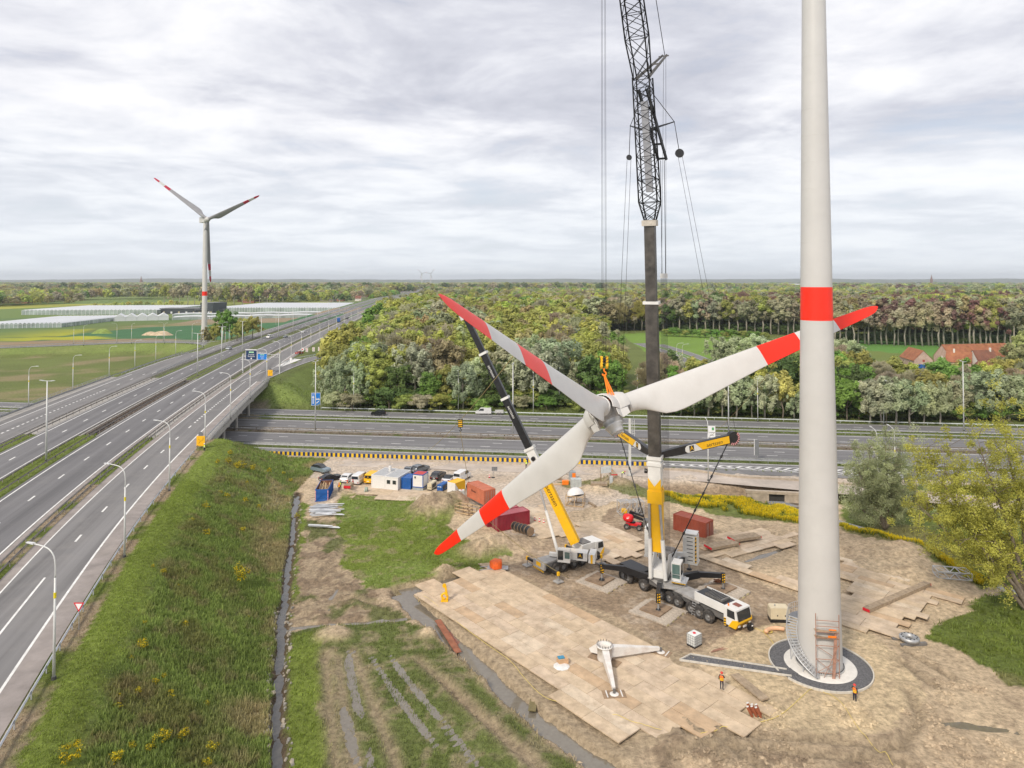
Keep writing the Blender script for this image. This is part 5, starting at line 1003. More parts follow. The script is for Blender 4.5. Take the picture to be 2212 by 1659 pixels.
# the rotor being lifted
HC = Vector((10.47, 76.08, 27.47)); TIPS = [Vector(t) for t in ((-4.46, 41.56, 41.10), (47.05, 87.82, 38.60), (-11.19, 98.84, 2.72))]; AX = Vector((-.39265, .47973, .78466)).normalized()
rot = thing('turbine_rotor', 'white three-blade rotor with red bands hanging from the crane hook', 'rotor', HC)
ES = [(t - HC).normalized() for t in TIPS]
for e in ES: blade(rot, e, -AX, 40.0, (.528, .672, .823), 2.45, 1.0, 1.06)
hb = MB().lathe((0, 0, 0), [(0, -1.55), (.7, -1.5), (1.15, -1.2), (1.55, -.6), (1.65, 0), (1.5, .7), (1.0, 1.25), (0, 1.45)], 24, AX).build('hub_casting', CASTG, rot)
MB().lathe((0, 0, 0), [(0, -2.75), (.72, -2.75), (.78, -2.62), (.86, -2.2), (.95, -2.15), (.95, -1.95), (1.05, -1.9), (1.05, -1.7), (.98, -1.65), (1.1, -1.2)], 24, AX).build('shaft_flange', mat('flange_grey', (.52, .52, .52), .4, .3, var=.08), hb)
sd_, u_, _ = frame(AX)
for k in range(20): a = k * math.pi / 10; q_ = (sd_ * math.cos(a) + u_ * math.sin(a)) * .62; MB().cyl(q_ - AX * 2.7, q_ - AX * 2.98, .035, n=5).build('stud_bolt', STEEL, hb)
for i, e in enumerate(ES):
    t = e.cross(AX).normalized()
    MB().cyl(e * .9, e * 2.5, 1.12, 1.02, n=24).build('root_bearing', CASTG, rot)
    MB().lathe((0, 0, 0), [(1.0, 2.46), (1.13, 2.46), (1.13, 2.62), (1.0, 2.62)], 24, e).build('root_collar', WB, rot)
    mb = MB(); n = 16; rows = []                         # U-shaped spinner hood round each blade root, open toward the shaft side
    for d, rr in ((.55, 1.75), (1.2, 1.72), (1.9, 1.55), (2.42, 1.35)):
        rows.append([e * d + t * (math.sin(a) * rr * 1.05) + AX * (math.cos(a) * rr) for a in np.linspace(-2.05, 2.05, n)])
    inner = [[p - (t * math.sin(a) + AX * math.cos(a)) * .07 for p, a in zip(r_, np.linspace(-2.05, 2.05, n))] for r_ in rows]
    for R_ in (rows, inner):
        for a, b in zip(R_, R_[1:]): mb.add(a + b, [(k, k + 1, n + k + 1, n + k) for k in range(n - 1)], True)
    mb.strip(rows[0], inner[0]); mb.strip(rows[-1], inner[-1]); mb.strip([r_[0] for r_ in rows], [r_[0] for r_ in inner]); mb.strip([r_[-1] for r_ in rows], [r_[-1] for r_ in inner])
    o = mb.build('spinner_hood', WB, rot)
    for s_ in (-1, 1): MB().prism([e * .5 + t * s_ * 1.6 - AX * .8, e * 1.9 + t * s_ * 1.35 - AX * .8, e * 1.9 + t * s_ * 1.3 - AX * 1.5, e * .9 + t * s_ * 1.4 - AX * 1.75], t * s_ * .06).build('side_skirt', WB, o)
lr = MB(); w_ = [AX * .55 + (sd_ * math.cos(a) + u_ * math.sin(a)) * 1.78 for a in np.linspace(0, 2 * math.pi, 25)]
lr.tube(w_, .13, 6); lr.build('lifting_ring', ORNG, rot)
for k in range(3):
    e = -(ES[k]).normalized(); MB().beam(e * 1.3 + AX * .3, e * 1.9 + AX * .5, .35, .3).build('ring_clamp', ORNG, rot); MB().cyl(e * 1.45 - AX * .5, e * 1.62 - AX * .5, .24, n=14).build('access_hole', DARKM, rot)
hk = Vector(PYd(1305, 782, 76.08)); hookt = thing('hook_block', 'yellow crane hook block with black stripes above the rotor hub', 'hook', hk)
YEL = mat('crane_yellow', (.82, .46, .008), .4, var=.04, scale=.8, dirt=(.5, .33, .1), dirtk=.25); BLK = mat('crane_black', (.018, .018, .02), .35, var=.2, scale=1.5); CWH = mat('crane_white', (.68, .68, .66), .38, var=.05, scale=.8, dirt=(.45, .42, .38), dirtk=.3); CGR = mat('crane_grey', (.17, .165, .16), .6, .2, var=.2, scale=1.4, dirt=(.24, .2, .165), dirtk=.5); ROPE = mat('wire_rope', (.045, .042, .045), .6, .3)
for s_ in (-1, 1): MB().prism([Vector((s_ * .3 - .13, -.3, .65)), Vector((s_ * .3 - .13, .3, .65)), Vector((s_ * .3 - .13, .3, -.45)), Vector((s_ * .3 - .13, 0, -.75)), Vector((s_ * .3 - .13, -.3, -.45))], (.26, 0, 0)).build('cheek_plate', YEL, hookt)
MB().cyl((-.5, 0, .2), (.5, 0, .2), .3, n=12).build('sheave', BLK, hookt)
for k in range(3): MB().beam((-.45 + .2, -.335, -.25 + k * .32), (.45, -.335, .1 + k * .32), .02, .1, (0, 1, 0)).build('warning_stripe', BLK, hookt)
hkp = [Vector((0, 0, -.7)), Vector((0, 0, -1.0)), Vector((.2, 0, -1.2)), Vector((.16, 0, -1.45)), Vector((-.1, 0, -1.5)), Vector((-.2, 0, -1.3))]; MB().tube(spline(hkp, 4), .09, 8).build('hook', ORNG, hookt)
slt = thing('lifting_slings', 'bright orange slings between hook and lifting ring', 'sling', hk + Vector((0, 0, -1.4)))
RT = [HC + AX * .55 + (sd_ * math.cos(a) + u_ * math.sin(a)) * 1.78 for a in np.linspace(0, 6.28, 24)]; RT.sort(key=lambda p: -p.z)
for q_ in (RT[0], RT[1], RT[2]): MB().tube([(0, 0, 0), (q_ - slt.location) * .96, q_ - slt.location], [.09, .09, .17], 7).build('sling', ORNG, slt)
# tower in the foreground
tw = thing('turbine_tower', 'tall tapering white turbine tower with a red band, still without nacelle', 'tower', TB)
def trad(z): return float(np.interp(z, [0, 4, 37, 71, 90], [2.26, 2.17, 1.66, 1.225, 1.0]))
ZB = [PYd(1760, 691.5, TB.y).z - TB.z, PYd(1760, 620, TB.y).z - TB.z]
def tseg(a, b): zs = np.linspace(a, b, 6); return MB().lathe((0, 0, 0), [(trad(z), z) for z in zs], 64)
tseg(0, ZB[0]).build('lower_shell', WT, tw); tseg(ZB[0], ZB[1]).build('red_band', RED, tw); tseg(ZB[1], 86).build('upper_shell', WT, tw)
MB().lathe((0, 0, 0), [(trad(0), .02), (trad(0) + .18, .02), (trad(0) + .18, .14), (trad(0), .14)], 64).build('base_flange', WT, tw)
for z in list(np.arange(2.9, ZB[0], 2.9)) + list(np.arange(ZB[1] + 2, 84, 2.9)): MB().lathe((0, 0, 0), [(trad(z) + .001, z - .035), (trad(z) + .010, z - .015), (trad(z) + .010, z + .015), (trad(z) + .001, z + .035)], 64).build('weld_seam', WT, tw)
bm = MB().cyl((0, 0, 0), (0, 0, .1), .05, n=6).mesh('anchor_bolt'); bm.materials.append(mat('bolt_dark', (.1, .1, .1), .5, .5))
for k in range(72): o = link('anchor_bolt', bm, tw); a = k * 2 * math.pi / 72; o.location = ((trad(0) + .1) * math.cos(a), (trad(0) + .1) * math.sin(a), .14)
# foundation, gravel ring and path
fd = thing('foundation_pad', 'white round concrete foundation under the turbine tower', 'foundation', TB); MB().lathe((0, 0, -.5), [(3.65, 0), (3.65, .42), (3.55, .47), (2.0, .49)], 64).build('concrete_ring', mat('white_concrete', (.66, .64, .60), .8, var=.08, scale=1.2, dirt=(.45, .42, .36), dirtk=.4), fd)
DGRV = mat('dark_gravel', (.135, .135, .142), .95, var=.35, scale=6, bump=.8); KERBM = mat('kerb_stone', (.56, .53, .47), .85, var=.1, scale=1.5)
A_ = [TB + Vector((math.cos(a) * 3.6, math.sin(a) * 3.6, -.07)) for a in np.linspace(0, 6.2832, 65)]; B_ = [TB + Vector((math.cos(a) * 5.1, math.sin(a) * 5.1, -.07)) for a in np.linspace(0, 6.2832, 65)]
tag(MB().strip(B_, A_).build('gravel_ring', DGRV), kind='structure')
pth = [P(*cH(*q_), .55) for q_ in ((185, 428), (770, 520), (800, 560), (118, 462))]; inn = (TB - pth[1]).normalized()
tag(MB().add([pth[0], pth[1] + inn * .9 - Vector((0, 0, .004)), pth[2] + inn * .9 - Vector((0, 0, .004)), pth[3]], [(0, 3, 2, 1)]).build('gravel_path', DGRV), kind='structure')
kb = thing('gravel_edging', 'pale kerb edging round the dark gravel ring and path', 'kerb', TB)
pdir = pth[1] - pth[0]; a0 = math.atan2((pth[1] - TB).y, (pth[1] - TB).x); a1 = math.atan2((pth[2] - TB).y, (pth[2] - TB).x) % 6.2832; a0 %= 6.2832
aa = np.linspace(a1, a0 + 6.2832, 60)
for k in range(59): MB().beam(Vector((math.cos(aa[k]) * 5.16, math.sin(aa[k]) * 5.16, -.05)), Vector((math.cos(aa[k + 1] - .004) * 5.16, math.sin(aa[k + 1] - .004) * 5.16, -.05)), .12, .22).build('kerb_stone', KERBM, kb)
for a, b in ((pth[0], pth[1]), (pth[3], pth[2]), (pth[0], pth[3])):
    n = max(2, int((b - a).length / 1.0))
    for k in range(n): MB().beam(a.lerp(b, k / n) - TB + Vector((0, 0, .02)), a.lerp(b, (k + .98) / n) - TB + Vector((0, 0, .02)), .12, .2).build('kerb_stone', KERBM, kb)
# curved stair to the tower door
stair = thing('tower_stair', 'galvanised steel stair curving up round the turbine tower', 'staircase', TB); GALV = mat('bright_galvanised', (.56, .57, .58), .45, .5, var=.06)
n_s = 22; SA = [math.radians(-118 - 105 * k / (n_s - 1)) for k in range(n_s)]; SZ = [.15 + 3.9 * k / (n_s - 1) for k in range(n_s)]
for k in range(n_s):
    a = SA[k]; rr = trad(SZ[k]); d = Vector((math.cos(a), math.sin(a), 0)); MB().box(d * (rr + .62) + Vector((0, 0, SZ[k])), (1.0, .30, .05), (d, Vector((-d.y, d.x, 0)), Vector((0, 0, 1)))).build('tread', GALV, stair)
for ro in (.1, 1.15):
    pts = [Vector((math.cos(a), math.sin(a), 0)) * (trad(z) + ro) + Vector((0, 0, z - .05)) for a, z in zip(SA, SZ)]; MB().tube(pts, .07, 4).build('stringer', GALV, stair)
    for hh in (.55, 1.05):
        if ro > 1: MB().tube([p + Vector((0, 0, hh)) for p in pts], .025, 5).build('handrail', GALV, stair)
    if ro > 1:
        for p in pts[::1]: MB().cyl(p, p + Vector((0, 0, 1.1)), .02, n=5).build('baluster', GALV, stair)
for k in (6, 16): p = Vector((math.cos(SA[k]), math.sin(SA[k]), 0)) * (trad(2) + .7); MB().cyl(p + Vector((0, 0, -.1)), p + Vector((0, 0, SZ[k])), .06, n=8).build('support', GALV, stair)
aP = np.linspace(SA[-1], SA[-1] - math.radians(38), 8); rr = trad(4.1)
MB().prism([Vector((math.cos(a), math.sin(a), 0)) * (rr + .08) + Vector((0, 0, 4.05)) for a in aP] + [Vector((math.cos(a), math.sin(a), 0)) * (rr + 1.2) + Vector((0, 0, 4.05)) for a in aP[::-1]], (0, 0, .06)).build('platform', mat('grating', (.22, .23, .25), .6, .4), stair)
for hh in (.55, 1.1): MB().tube([Vector((math.cos(a), math.sin(a), 0)) * (rr + 1.18) + Vector((0, 0, 4.1 + hh)) for a in aP], .025, 5).build('handrail', GALV, stair)
for a in aP: p = Vector((math.cos(a), math.sin(a), 0)) * (rr + 1.18); MB().cyl(p + Vector((0, 0, 4.1)), p + Vector((0, 0, 5.2)), .02, n=5).build('baluster', GALV, stair)
# scaffold
RSC = mat('rusty_orange_tube', (.36, .20, .145), .7, var=.2, scale=3); SCB = P(*cT(790, 1470), .55); sc_ = thing('scaffold_tower', 'narrow rusty orange scaffold leaning beside the tower foot', 'scaffold', SCB, R(-8))
W2_, D2_, H2_ = 2.3, 1.2, 6.6
for x in (-W2_ / 2, W2_ / 2):
    for y in (0, D2_): MB().cyl((x, y, -.4), (x, y, H2_ if y == 0 else H2_ - .4), .045, n=6).build('standard', RSC, sc_)
for z in (.5, 1.9, 3.3, 4.1, 4.7, 5.3, 5.9):
    MB().cyl((-W2_ / 2, 0, z), (W2_ / 2, 0, z), .035, n=6).build('ledger', RSC, sc_); MB().cyl((-W2_ / 2, D2_, z), (W2_ / 2, D2_, z), .035, n=6).build('ledger', RSC, sc_)
for a, b in (((-1.15, .5), (1.15, 1.9)), ((1.15, 1.9), (-1.15, 3.3)), ((-1.15, 1.9), (1.15, .2)), ((1.15, 3.6), (-.4, 0))): MB().cyl((a[0], -.05, a[1]), (b[0], -.05, b[1]), .03, n=5).build('brace', RSC, sc_)
for z in (4.0, 4.65): MB().box((0, D2_ / 2, z), (W2_ * .98, D2_ * .9, .06)).build('deck_board', mat('scaffold_board', (.36, .27, .18), .8, var=.2), sc_)
MB().box((.45, -.06, 4.3), (.8, .05, .18)).build('toe_board', ORNG, sc_); MB().box((.5, -.06, 5.0), (.7, .05, .12)).build('toe_board', ORNG, sc_)
MB().beam((.55, -.1, 0), (.9, .2, 4.6), .1, .3, (1, 0, 0)).build('ladder', RSC, sc_)
# far turbine on the left and two tiny ones on the horizon
def turbine(name, label, base, hub, L, tips, axis, rb, rt, sc=1.0):
    t = thing(name, label, 'wind turbine', base); h = Vector(hub) - Vector(base); ax = Vector(axis).normalized(); nd_ = Vector((ax.x, ax.y, 0)).normalized(); c = h + nd_ * 3.2 * sc
    zt = h.z - 1.2 * sc; lo, hi = zt * .40, zt * .435; tc_ = Vector((c.x, c.y, 0)); r_ = lambda z: rb + (rt - rb) * z / zt
    for nm, a, b, m in (('tower', 0, lo, WB), ('red_band', lo, hi, RED), ('tower', hi, zt, WB)): MB().cyl(tc_ * (1) + Vector((0, 0, a)), tc_ + Vector((0, 0, b)), r_(a), r_(b), 20).build(nm, m, t)
    MB().taper(h + nd_ * 1.2 * sc, h + nd_ * 9.5 * sc + Vector((0, 0, .1)), 3.0 * sc, 3.2 * sc, 2.6 * sc, 3.6 * sc).build('nacelle', WT, t)
    MB().prism([h + nd_ * 6 * sc + Vector((0, 0, 1.7 * sc)), h + nd_ * 8.5 * sc + Vector((0, 0, 1.7 * sc)), h + nd_ * 8.5 * sc + Vector((0, 0, 3.4 * sc))], Vector((nd_.y, -nd_.x, 0)) * 1.5 * sc).build('cooler', WT, t)
    MB().lathe(h, [(1.6 * sc, 1.6 * sc), (1.75 * sc, .4 * sc), (1.6 * sc, -.8 * sc), (1.0 * sc, -1.7 * sc), (0, -2.1 * sc)], 20, nd_).build('spinner', WT, t)
    for tip in tips:
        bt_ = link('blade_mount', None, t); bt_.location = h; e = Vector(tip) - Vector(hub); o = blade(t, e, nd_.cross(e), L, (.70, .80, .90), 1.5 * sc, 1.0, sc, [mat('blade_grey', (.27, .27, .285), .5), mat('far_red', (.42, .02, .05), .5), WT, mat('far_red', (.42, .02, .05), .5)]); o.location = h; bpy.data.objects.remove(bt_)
    return t
hub = Vector((-193.4, 432.3, 80.5)); bp_ = P(440.5, 742, .5)
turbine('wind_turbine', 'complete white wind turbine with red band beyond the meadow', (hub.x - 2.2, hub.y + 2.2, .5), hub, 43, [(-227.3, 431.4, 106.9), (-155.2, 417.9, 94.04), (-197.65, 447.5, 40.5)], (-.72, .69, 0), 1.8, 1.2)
for a, b, L, an in ((911, 590.5, 60, 15), (930, 591, 60, 50)):
    q_ = PYd(a, b, 7000); turbine('distant_turbine', 'tiny wind turbine on the hazy horizon, the left of the pair' if a < 920 else 'tiny wind turbine on the hazy horizon, the right of the pair', (q_.x, q_.y, 0), q_, L, [q_ + Vector((math.cos(R(x)), 0, math.sin(R(x)))) * L for x in (an, an + 120, an + 240)], (.3, 1, 0), 3.5, 2.5, 1.6)
TYRE = mat('tyre', (.045, .042, .04), .85, var=.3, scale=4, dirt=(.24, .2, .16), dirtk=.7); RIM = mat('rim_grey', (.24, .235, .23), .5, .3, var=.2); GLASS = mat('dark_glass', (.025, .03, .035), .08, var=.1, spec=.8); LGREY = mat('deck_grey', (.40, .39, .375), .6, .1, var=.15, scale=1.2, dirt=(.2, .17, .14), dirtk=.5)
def wheel_mesh(r=.76, w=.52):
    t = MB().lathe((0, 0, 0), [(r * .52, -w / 2), (r * .9, -w / 2), (r, -w * .36), (r, w * .36), (r * .9, w / 2), (r * .52, w / 2)], 22, (0, 1, 0)).mesh('tyre'); t.materials.append(TYRE)
    q_ = MB().lathe((0, 0, 0), [(0, -w * .34), (r * .18, -w * .36), (r * .2, -w * .2), (r * .44, -w * .18), (r * .54, -w * .42), (r * .54, w * .42), (r * .44, w * .18), (0, w * .2)], 18, (0, 1, 0)).mesh('rim'); q_.materials.append(RIM); return t, q_
WM = wheel_mesh()
def wheel(parent, p, me=WM, sc=1.0):
    w = link('wheel', me[0], parent); w.location = p; w.scale = (sc,) * 3; link('rim', me[1], w); return w
def hazard(mb_parent, c, x, y, w, h, n=3, name='hazard_panel'):
    """yellow panel with black slanted stripes on a face"""
    x = Vector(x).normalized(); y = Vector(y).normalized(); nn = x.cross(y); o = MB().box(c, (w, h, .03), (x, y, nn)).build(name, YEL, mb_parent); mb = MB()
    for k in range(n):
        b0 = c + nn * .018 - y * (h / 2 - (k + .15) * h / n); mb.quad(b0 - x * w / 2, b0 + x * w / 2 + y * h / n * .3, b0 + x * w / 2 + y * h / n * .75, b0 - x * w / 2 + y * h / n * .45)
    mb.build('black_stripes', BLK, o); return o
def lattice(parent, a, b, w0, d0, w1, d1, side, m, bay=1.9, rc=.10, rb=.048, name='lattice_section'):
    """four chords with zigzag bracing"""
    a, b = Vector(a), Vector(b); ax = (b - a).normalized(); s_ = Vector(side); s_ = (s_ - ax * s_.dot(ax)).normalized(); f_ = ax.cross(s_); n = max(2, int((b - a).length / bay)); mb, br = MB(), MB()
    def cor(t): w, d = w0 + (w1 - w0) * t, d0 + (d1 - d0) * t; c = a.lerp(b, t); return [c + s_ * w / 2 * i + f_ * d / 2 * j for i, j in ((-1, -1), (1, -1), (1, 1), (-1, 1))]
    for k in range(4): mb.tube([cor(0)[k], cor(1)[k]], rc, 6)
    ch = mb.build(name, m, parent)
    for i in range(n):
        A, B, = cor(i / n), cor((i + 1) / n)
        for k in range(4):
            k2 = (k + 1) % 4
            if k % 2 == 0: br.tube([A[k], B[k2]], rb, 5); br.tube([A[k2], B[k]], rb, 5)
            else: br.tube([A[k] if i % 2 else A[k2], B[k2] if i % 2 else B[k]], rb, 5)
            if i % 2 == 0: br.tube([A[k], A[k2]], rb, 5)
    tag(br.build('bracing', m, ch), kind='stuff'); return ch
def aertssen(parent, c, x, y, length, h, th, textonly=False):
    """yellow and white livery panel with black lettering and the square A emblem"""
    x = Vector(x).normalized(); y = Vector(y); y = (y - x * y.dot(x)).normalized(); n = x.cross(y)
    if not textonly:
        o = MB().prism([c + n * th + x * length * a + y * h * b for a, b in ((-.12, -.5), (.5, -.5), (.5, .5), (-.26, .5))], n * .012).build('yellow_panel', YEL, parent)
        w = MB().prism([c + n * th + x * length * a + y * h * b for a, b in ((-.5, -.2), (-.47, -.42), (-.43, -.5), (-.125, -.5), (-.265, .5), (-.43, .5), (-.47, .42), (-.5, .2))], n * .012).build('white_panel', CWH, parent)
        MB().box(c + n * (th + .02) - x * length * .36, (h * .72, h * .78, .012), (x, y, n)).build('emblem', BLK, w); text('A', h * .85, YEL, parent=w, mw=facing(c + n * (th + .03) - x * length * .36, x, y))
        text('aertssen', h * .78, BLK, parent=o, mw=facing(c + n * (th + .02) + x * length * .16 - y * h * .08, x, y))
    else: text('aertssen', h * .8, BLK, parent=parent, mw=facing(c + n * th, x, y))
def mat_stack(p, rz, nplank, label, plate=True, L=5.4, w=.62):
    t = thing('outrigger_mat', label, 'mat', p, rz); TIM = mat('timber_grey', (.46, .40, .33), .9, var=.22, scale=2, bump=.3, dirt=(.24, .19, .14), dirtk=.5)
    pm_ = MB().box((0, 0, .14), (w * .9, L, .26)).mesh('plank'); pm_.materials.append(TIM); em = MB().box((0, 0, 0), (w * .9, .02, .22)).mesh('painted_end'); em.materials.append(mat('cream_paint', (.7, .62, .35), .7, var=.15))
    for k in range(nplank):
        o = link('plank', pm_, t); o.location = ((k - (nplank - 1) / 2) * w, random.uniform(-.2, .2), 0)
        if k % 2 == 0: e = link('painted_end', em, o); e.location = (0, -L / 2 - .006, .14)
    if plate: MB().box((.2, .45, .36), (3.2, 2.9, .16)).build('steel_plate', mat('rusty_plate', (.27, .19, .125), .75, .1, var=.3, scale=1.5, bump=.2, dirt=(.36, .27, .18), dirtk=.6), t)
    return t
dB = Vector((.58, -.815, 0)).normalized(); yB = Vector((-dB.y, dB.x, 0)); CB = Vector((20.0, 92.7, gz(20, 92.7)))
CR = thing('mobile_crane', 'huge nine-axle white and yellow mobile crane with lattice jib on spread outriggers', 'crane', CB, math.atan2(dB.y, dB.x))
inv = Matrix.Rotation(-math.atan2(dB.y, dB.x), 4, 'Z')
def loc(v): return inv @ (Vector(v) - CB)              # world -> crane frame
for a, b in ((1110, 710), (1170, 728), (1313, 792), (1465, 876), (1540, 912), (1612, 950), (1722, 1015), (1800, 1050), (1885, 1092)):
    s_ = loc(P(*cQ(a, b), .75)).x
    for yy_ in (-1.36, 1.36): wheel(CR, (s_, yy_, .78), sc=1.05)
MB().box((3.0, 0, 1.35), (17.6, 1.9, .7)).build('chassis', CGR, CR); MB().box((-4.6, 0, 1.85), (4.0, 2.2, .35)).build('rear_deck', BLK, CR)
MB().prism([(-1.6, -1.15, 1.75), (4.9, -1.15, 1.75), (4.9, 1.15, 1.75), (-1.6, 1.15, 1.75)], (0, 0, .22)).build('carrier_deck', LGREY, CR)
MB().prism([(-.2, -1.6, 2.0), (2.2, -2.3, 1.98), (3.6, -1.15, 1.98), (3.6, 1.15, 1.98), (2.2, 2.3, 1.98), (-.2, 1.6, 2.0)], (0, 0, .08)).build('outrigger_box_cover', LGREY, CR)
MB().box((6.2, 0, 1.85), (2.6, 2.6, .3)).build('mid_deck', LGREY, CR)
for yy_ in (-1.2, 1.2): MB().box((9.0, yy_, 2.5), (4.4, .16, 1.0)).build('side_fairing', CWH, CR)
MB().box((9.0, 0, 2.5), (4.4, 2.22, .75)).build('engine_cover', BLK, CR); MB().box((9.2, .1, 3.0), (2.6, 1.5, .25)).build('radiator', CGR, CR)
for k in range(9): MB().box((8.0 + k * .27, .1, 3.15), (.07, 1.4, .06)).build('radiator_slat', BLK, CR)
cab = MB().prism([(11.25, -1.35, 1.0), (12.9, -1.35, .85), (13.25, -1.35, 1.55), (12.95, -1.35, 2.95), (11.25, -1.35, 3.0)], (0, 2.7, 0)).build('cab', CWH, CR)
MB().prism([(11.9, -1.37, .82), (12.92, -1.37, .82), (13.29, -1.37, 1.5), (13.2, -1.37, 1.9), (12.5, -1.37, 1.7)], (0, 2.74, 0)).build('yellow_front', YEL, cab)
ws = [Vector(p) for p in ((13.235, -1.2, 1.72), (13.235, 1.2, 1.72), (12.99, 1.2, 2.8), (12.99, -1.2, 2.8))]; MB().prism(ws, (.03, 0, .005)).build('windscreen', GLASS, cab)
for yy_ in (-1.375, 1.345): MB().prism([(11.75, yy_, 1.9), (12.85, yy_, 1.9), (12.75, yy_, 2.8), (11.75, yy_, 2.8)], (0, .03, 0)).build('side_window', GLASS, cab)
for yy_ in (-1.0, 1.0): MB().box((13.2, yy_, 1.15), (.1, .35, .18)).build('headlight', mat('lamp_glass', (.6, .6, .55), .2), cab)
MB().box((13.22, 0, .98), (.1, .6, .18)).build('number_plate', SWHT, cab); text('aertssen', .34, BLK, parent=cab, mw=facing(Vector((13.33, -.35, 1.35)), (0, 1, 0), (-.1, 0, 1))); MB().cyl((11.6, -.9, 3.0), (11.6, -.9, 3.25), .09, n=8).build('beacon', ORNG, cab)
MB().box((12.1, .1, 3.02), (.9, .7, .05)).build('roof_rust_patch', mat('roof_rust', (.22, .08, .06), .7), cab)
hazard(cab, Vector((11.45, -1.38, 1.2)), (1, 0, 0), (0, 0, 1), .3, .9)
for k in range(5): MB().box((6.9 + .02 * k, -1.62, .35 + k * .33), (.5, .05, .05)).build('ladder_rung', GALV, CR)
for k in (-.25, .25): MB().beam((6.9 + k, -1.65, .1), (6.98 + k, -1.5, 1.9), .05, .05).build('ladder_rail', GALV, CR)
for tgt, nm in (((1422, 1315), 'front'), ((1300, 1249), 'left'), ((1562, 1270), 'right'), (None, 'rear')):
    e = loc(P(*tgt, .55)) if tgt else Vector((-2.0, 8.2, .5)); e.z = .55; d = Vector((e.x, e.y, 0)); st_ = d.normalized() * (1.5)
    ob = MB().taper(st_ + Vector((0, 0, 1.75)), d * .62 + Vector((0, 0, 2.45)), .62, .9, .58, .85).build('outrigger_beam', BLK, CR); MB().taper(d * .60 + Vector((0, 0, 2.45)), d * .985 + Vector((0, 0, 2.3)), .48, .7, .45, .6).build('beam_extension', BLK, ob)
    MB().box(d + Vector((0, 0, 2.0)), (.42, .42, 1.3)).build('jack_housing', BLK, ob); MB().cyl(d + Vector((0, 0, .55)), d + Vector((0, 0, 1.5)), .12, n=10).build('jack_ram', STEEL, ob); MB().cyl(d + Vector((0, 0, .42)), d + Vector((0, 0, .62)), .42, .25, n=12).build('jack_foot', BLK, ob)
    vx = inv.to_3x3() @ Vector((1, .1, 0)); vn_ = inv.to_3x3() @ Vector((.1, -1, 0)); hazard(ob, d + vn_ * .23 + Vector((0, 0, 2.0)), vx, (0, 0, 1), .4, 1.1)
    wp = (inv.inverted() @ d) + CB; g_ = gz(wp.x, wp.y)
    if tgt: mat_stack((wp.x, wp.y, g_ - .02), R(48 if nm != 'right' else 40), 8, {'front': 'timber mat with rusty plate under the front outrigger of the big crane', 'left': 'timber mat with rusty plate under the left outrigger of the big crane', 'right': 'timber mat with rusty plate under the right outrigger, chains lying on it'}[nm])
# upper structure
hd = Vector((-.42, -.907, 0)).normalized(); lt = Vector((-hd.y, hd.x, 0))           # heading and the crane's left
i3 = inv.to_3x3(); h_, l_ = i3 @ hd, i3 @ lt; Z = Vector((0, 0, 1))
MB().cyl((0, 0, 1.95), (0, 0, 2.4), 1.25, n=24).build('slewing_ring', CGR, CR)
up_ = MB().box(-h_ * 2.6 + Z * 2.9, (1.9, 7.6, 1.0), (l_, h_, Z)).build('superstructure', CWH, CR)
for s_ in (-1, 1): MB().prism([l_ * s_ * .95 + h_ * 1.5 + Z * 2.4, l_ * s_ * .95 - h_ * 2.2 + Z * 2.4, l_ * s_ * .95 - h_ * 2.2 + Z * 4.6, l_ * s_ * .95 - h_ * .6 + Z * 5.0, l_ * s_ * .95 + h_ * .6 + Z * 3.6], l_ * s_ * .14).build('side_frame', CWH, up_)
for k, (b_, z_) in enumerate(((3.0, 3.9), (4.3, 3.8), (5.4, 3.7))): MB().cyl(-h_ * b_ + Z * z_ - l_ * .8, -h_ * b_ + Z * z_ + l_ * .8, .55, n=16).build('winch_drum', mat('rope_drum', (.34, .31, .28), .6, .3, var=.2, scale=5), up_)
for s_ in (-1, 1): MB().beam(l_ * s_ * 1.1 - h_ * 2.2 + Z * 4.6, l_ * s_ * 1.05 - h_ * 6.6 + Z * 3.6, .08, .08).build('walkway_rail', GALV, up_); MB().box(l_ * s_ * 1.25 - h_ * 4.4 + Z * 2.6, (.5, 4.4, .06), (l_, h_, Z)).build('walkway', GALV, up_)
for s_ in (-1, 1):
    bc = -h_ * 7.2 + l_ * s_ * 2.75
    MB().box(bc + Z * 2.0, (2.1, 1.9, .22), (l_, h_, Z)).build('ballast_tray', CWH, CR)
    for k in range(7):
        o = MB().box(bc + Z * (2.4 + k * .53), (1.95, 1.75, .49), (l_, h_, Z)).build('ballast_slab', CWH, CR); MB().box(bc + Z * (2.42 + k * .53) + h_ * .88, (.85, .02, .1), (l_, h_, Z)).build('slot', BLK, o)
        hazard(o, bc + Z * (2.4 + k * .53) + h_ * .885 + l_ * .82, -l_ if False else l_, Z, .22, .46, 1)
    MB().box(bc + Z * 6.1, (1.9, 1.7, .12), (l_, h_, Z)).build('ballast_cap', CWH, CR); MB().beam(bc * .9 + Z * 3.2, -h_ * 5.5 + Z * 3.2, .5, .5).build('ballast_arm', CWH, CR)
oc = l_ * 2.35 + h_ * .6; ob = MB().prism([oc + l_ * a + h_ * b + Z * 2.5 for a, b in ((-.6, -1.0), (.6, -1.0), (.6, .75), (-.6, .75))], Z * 2.3).build('operator_cab', CWH, CR)
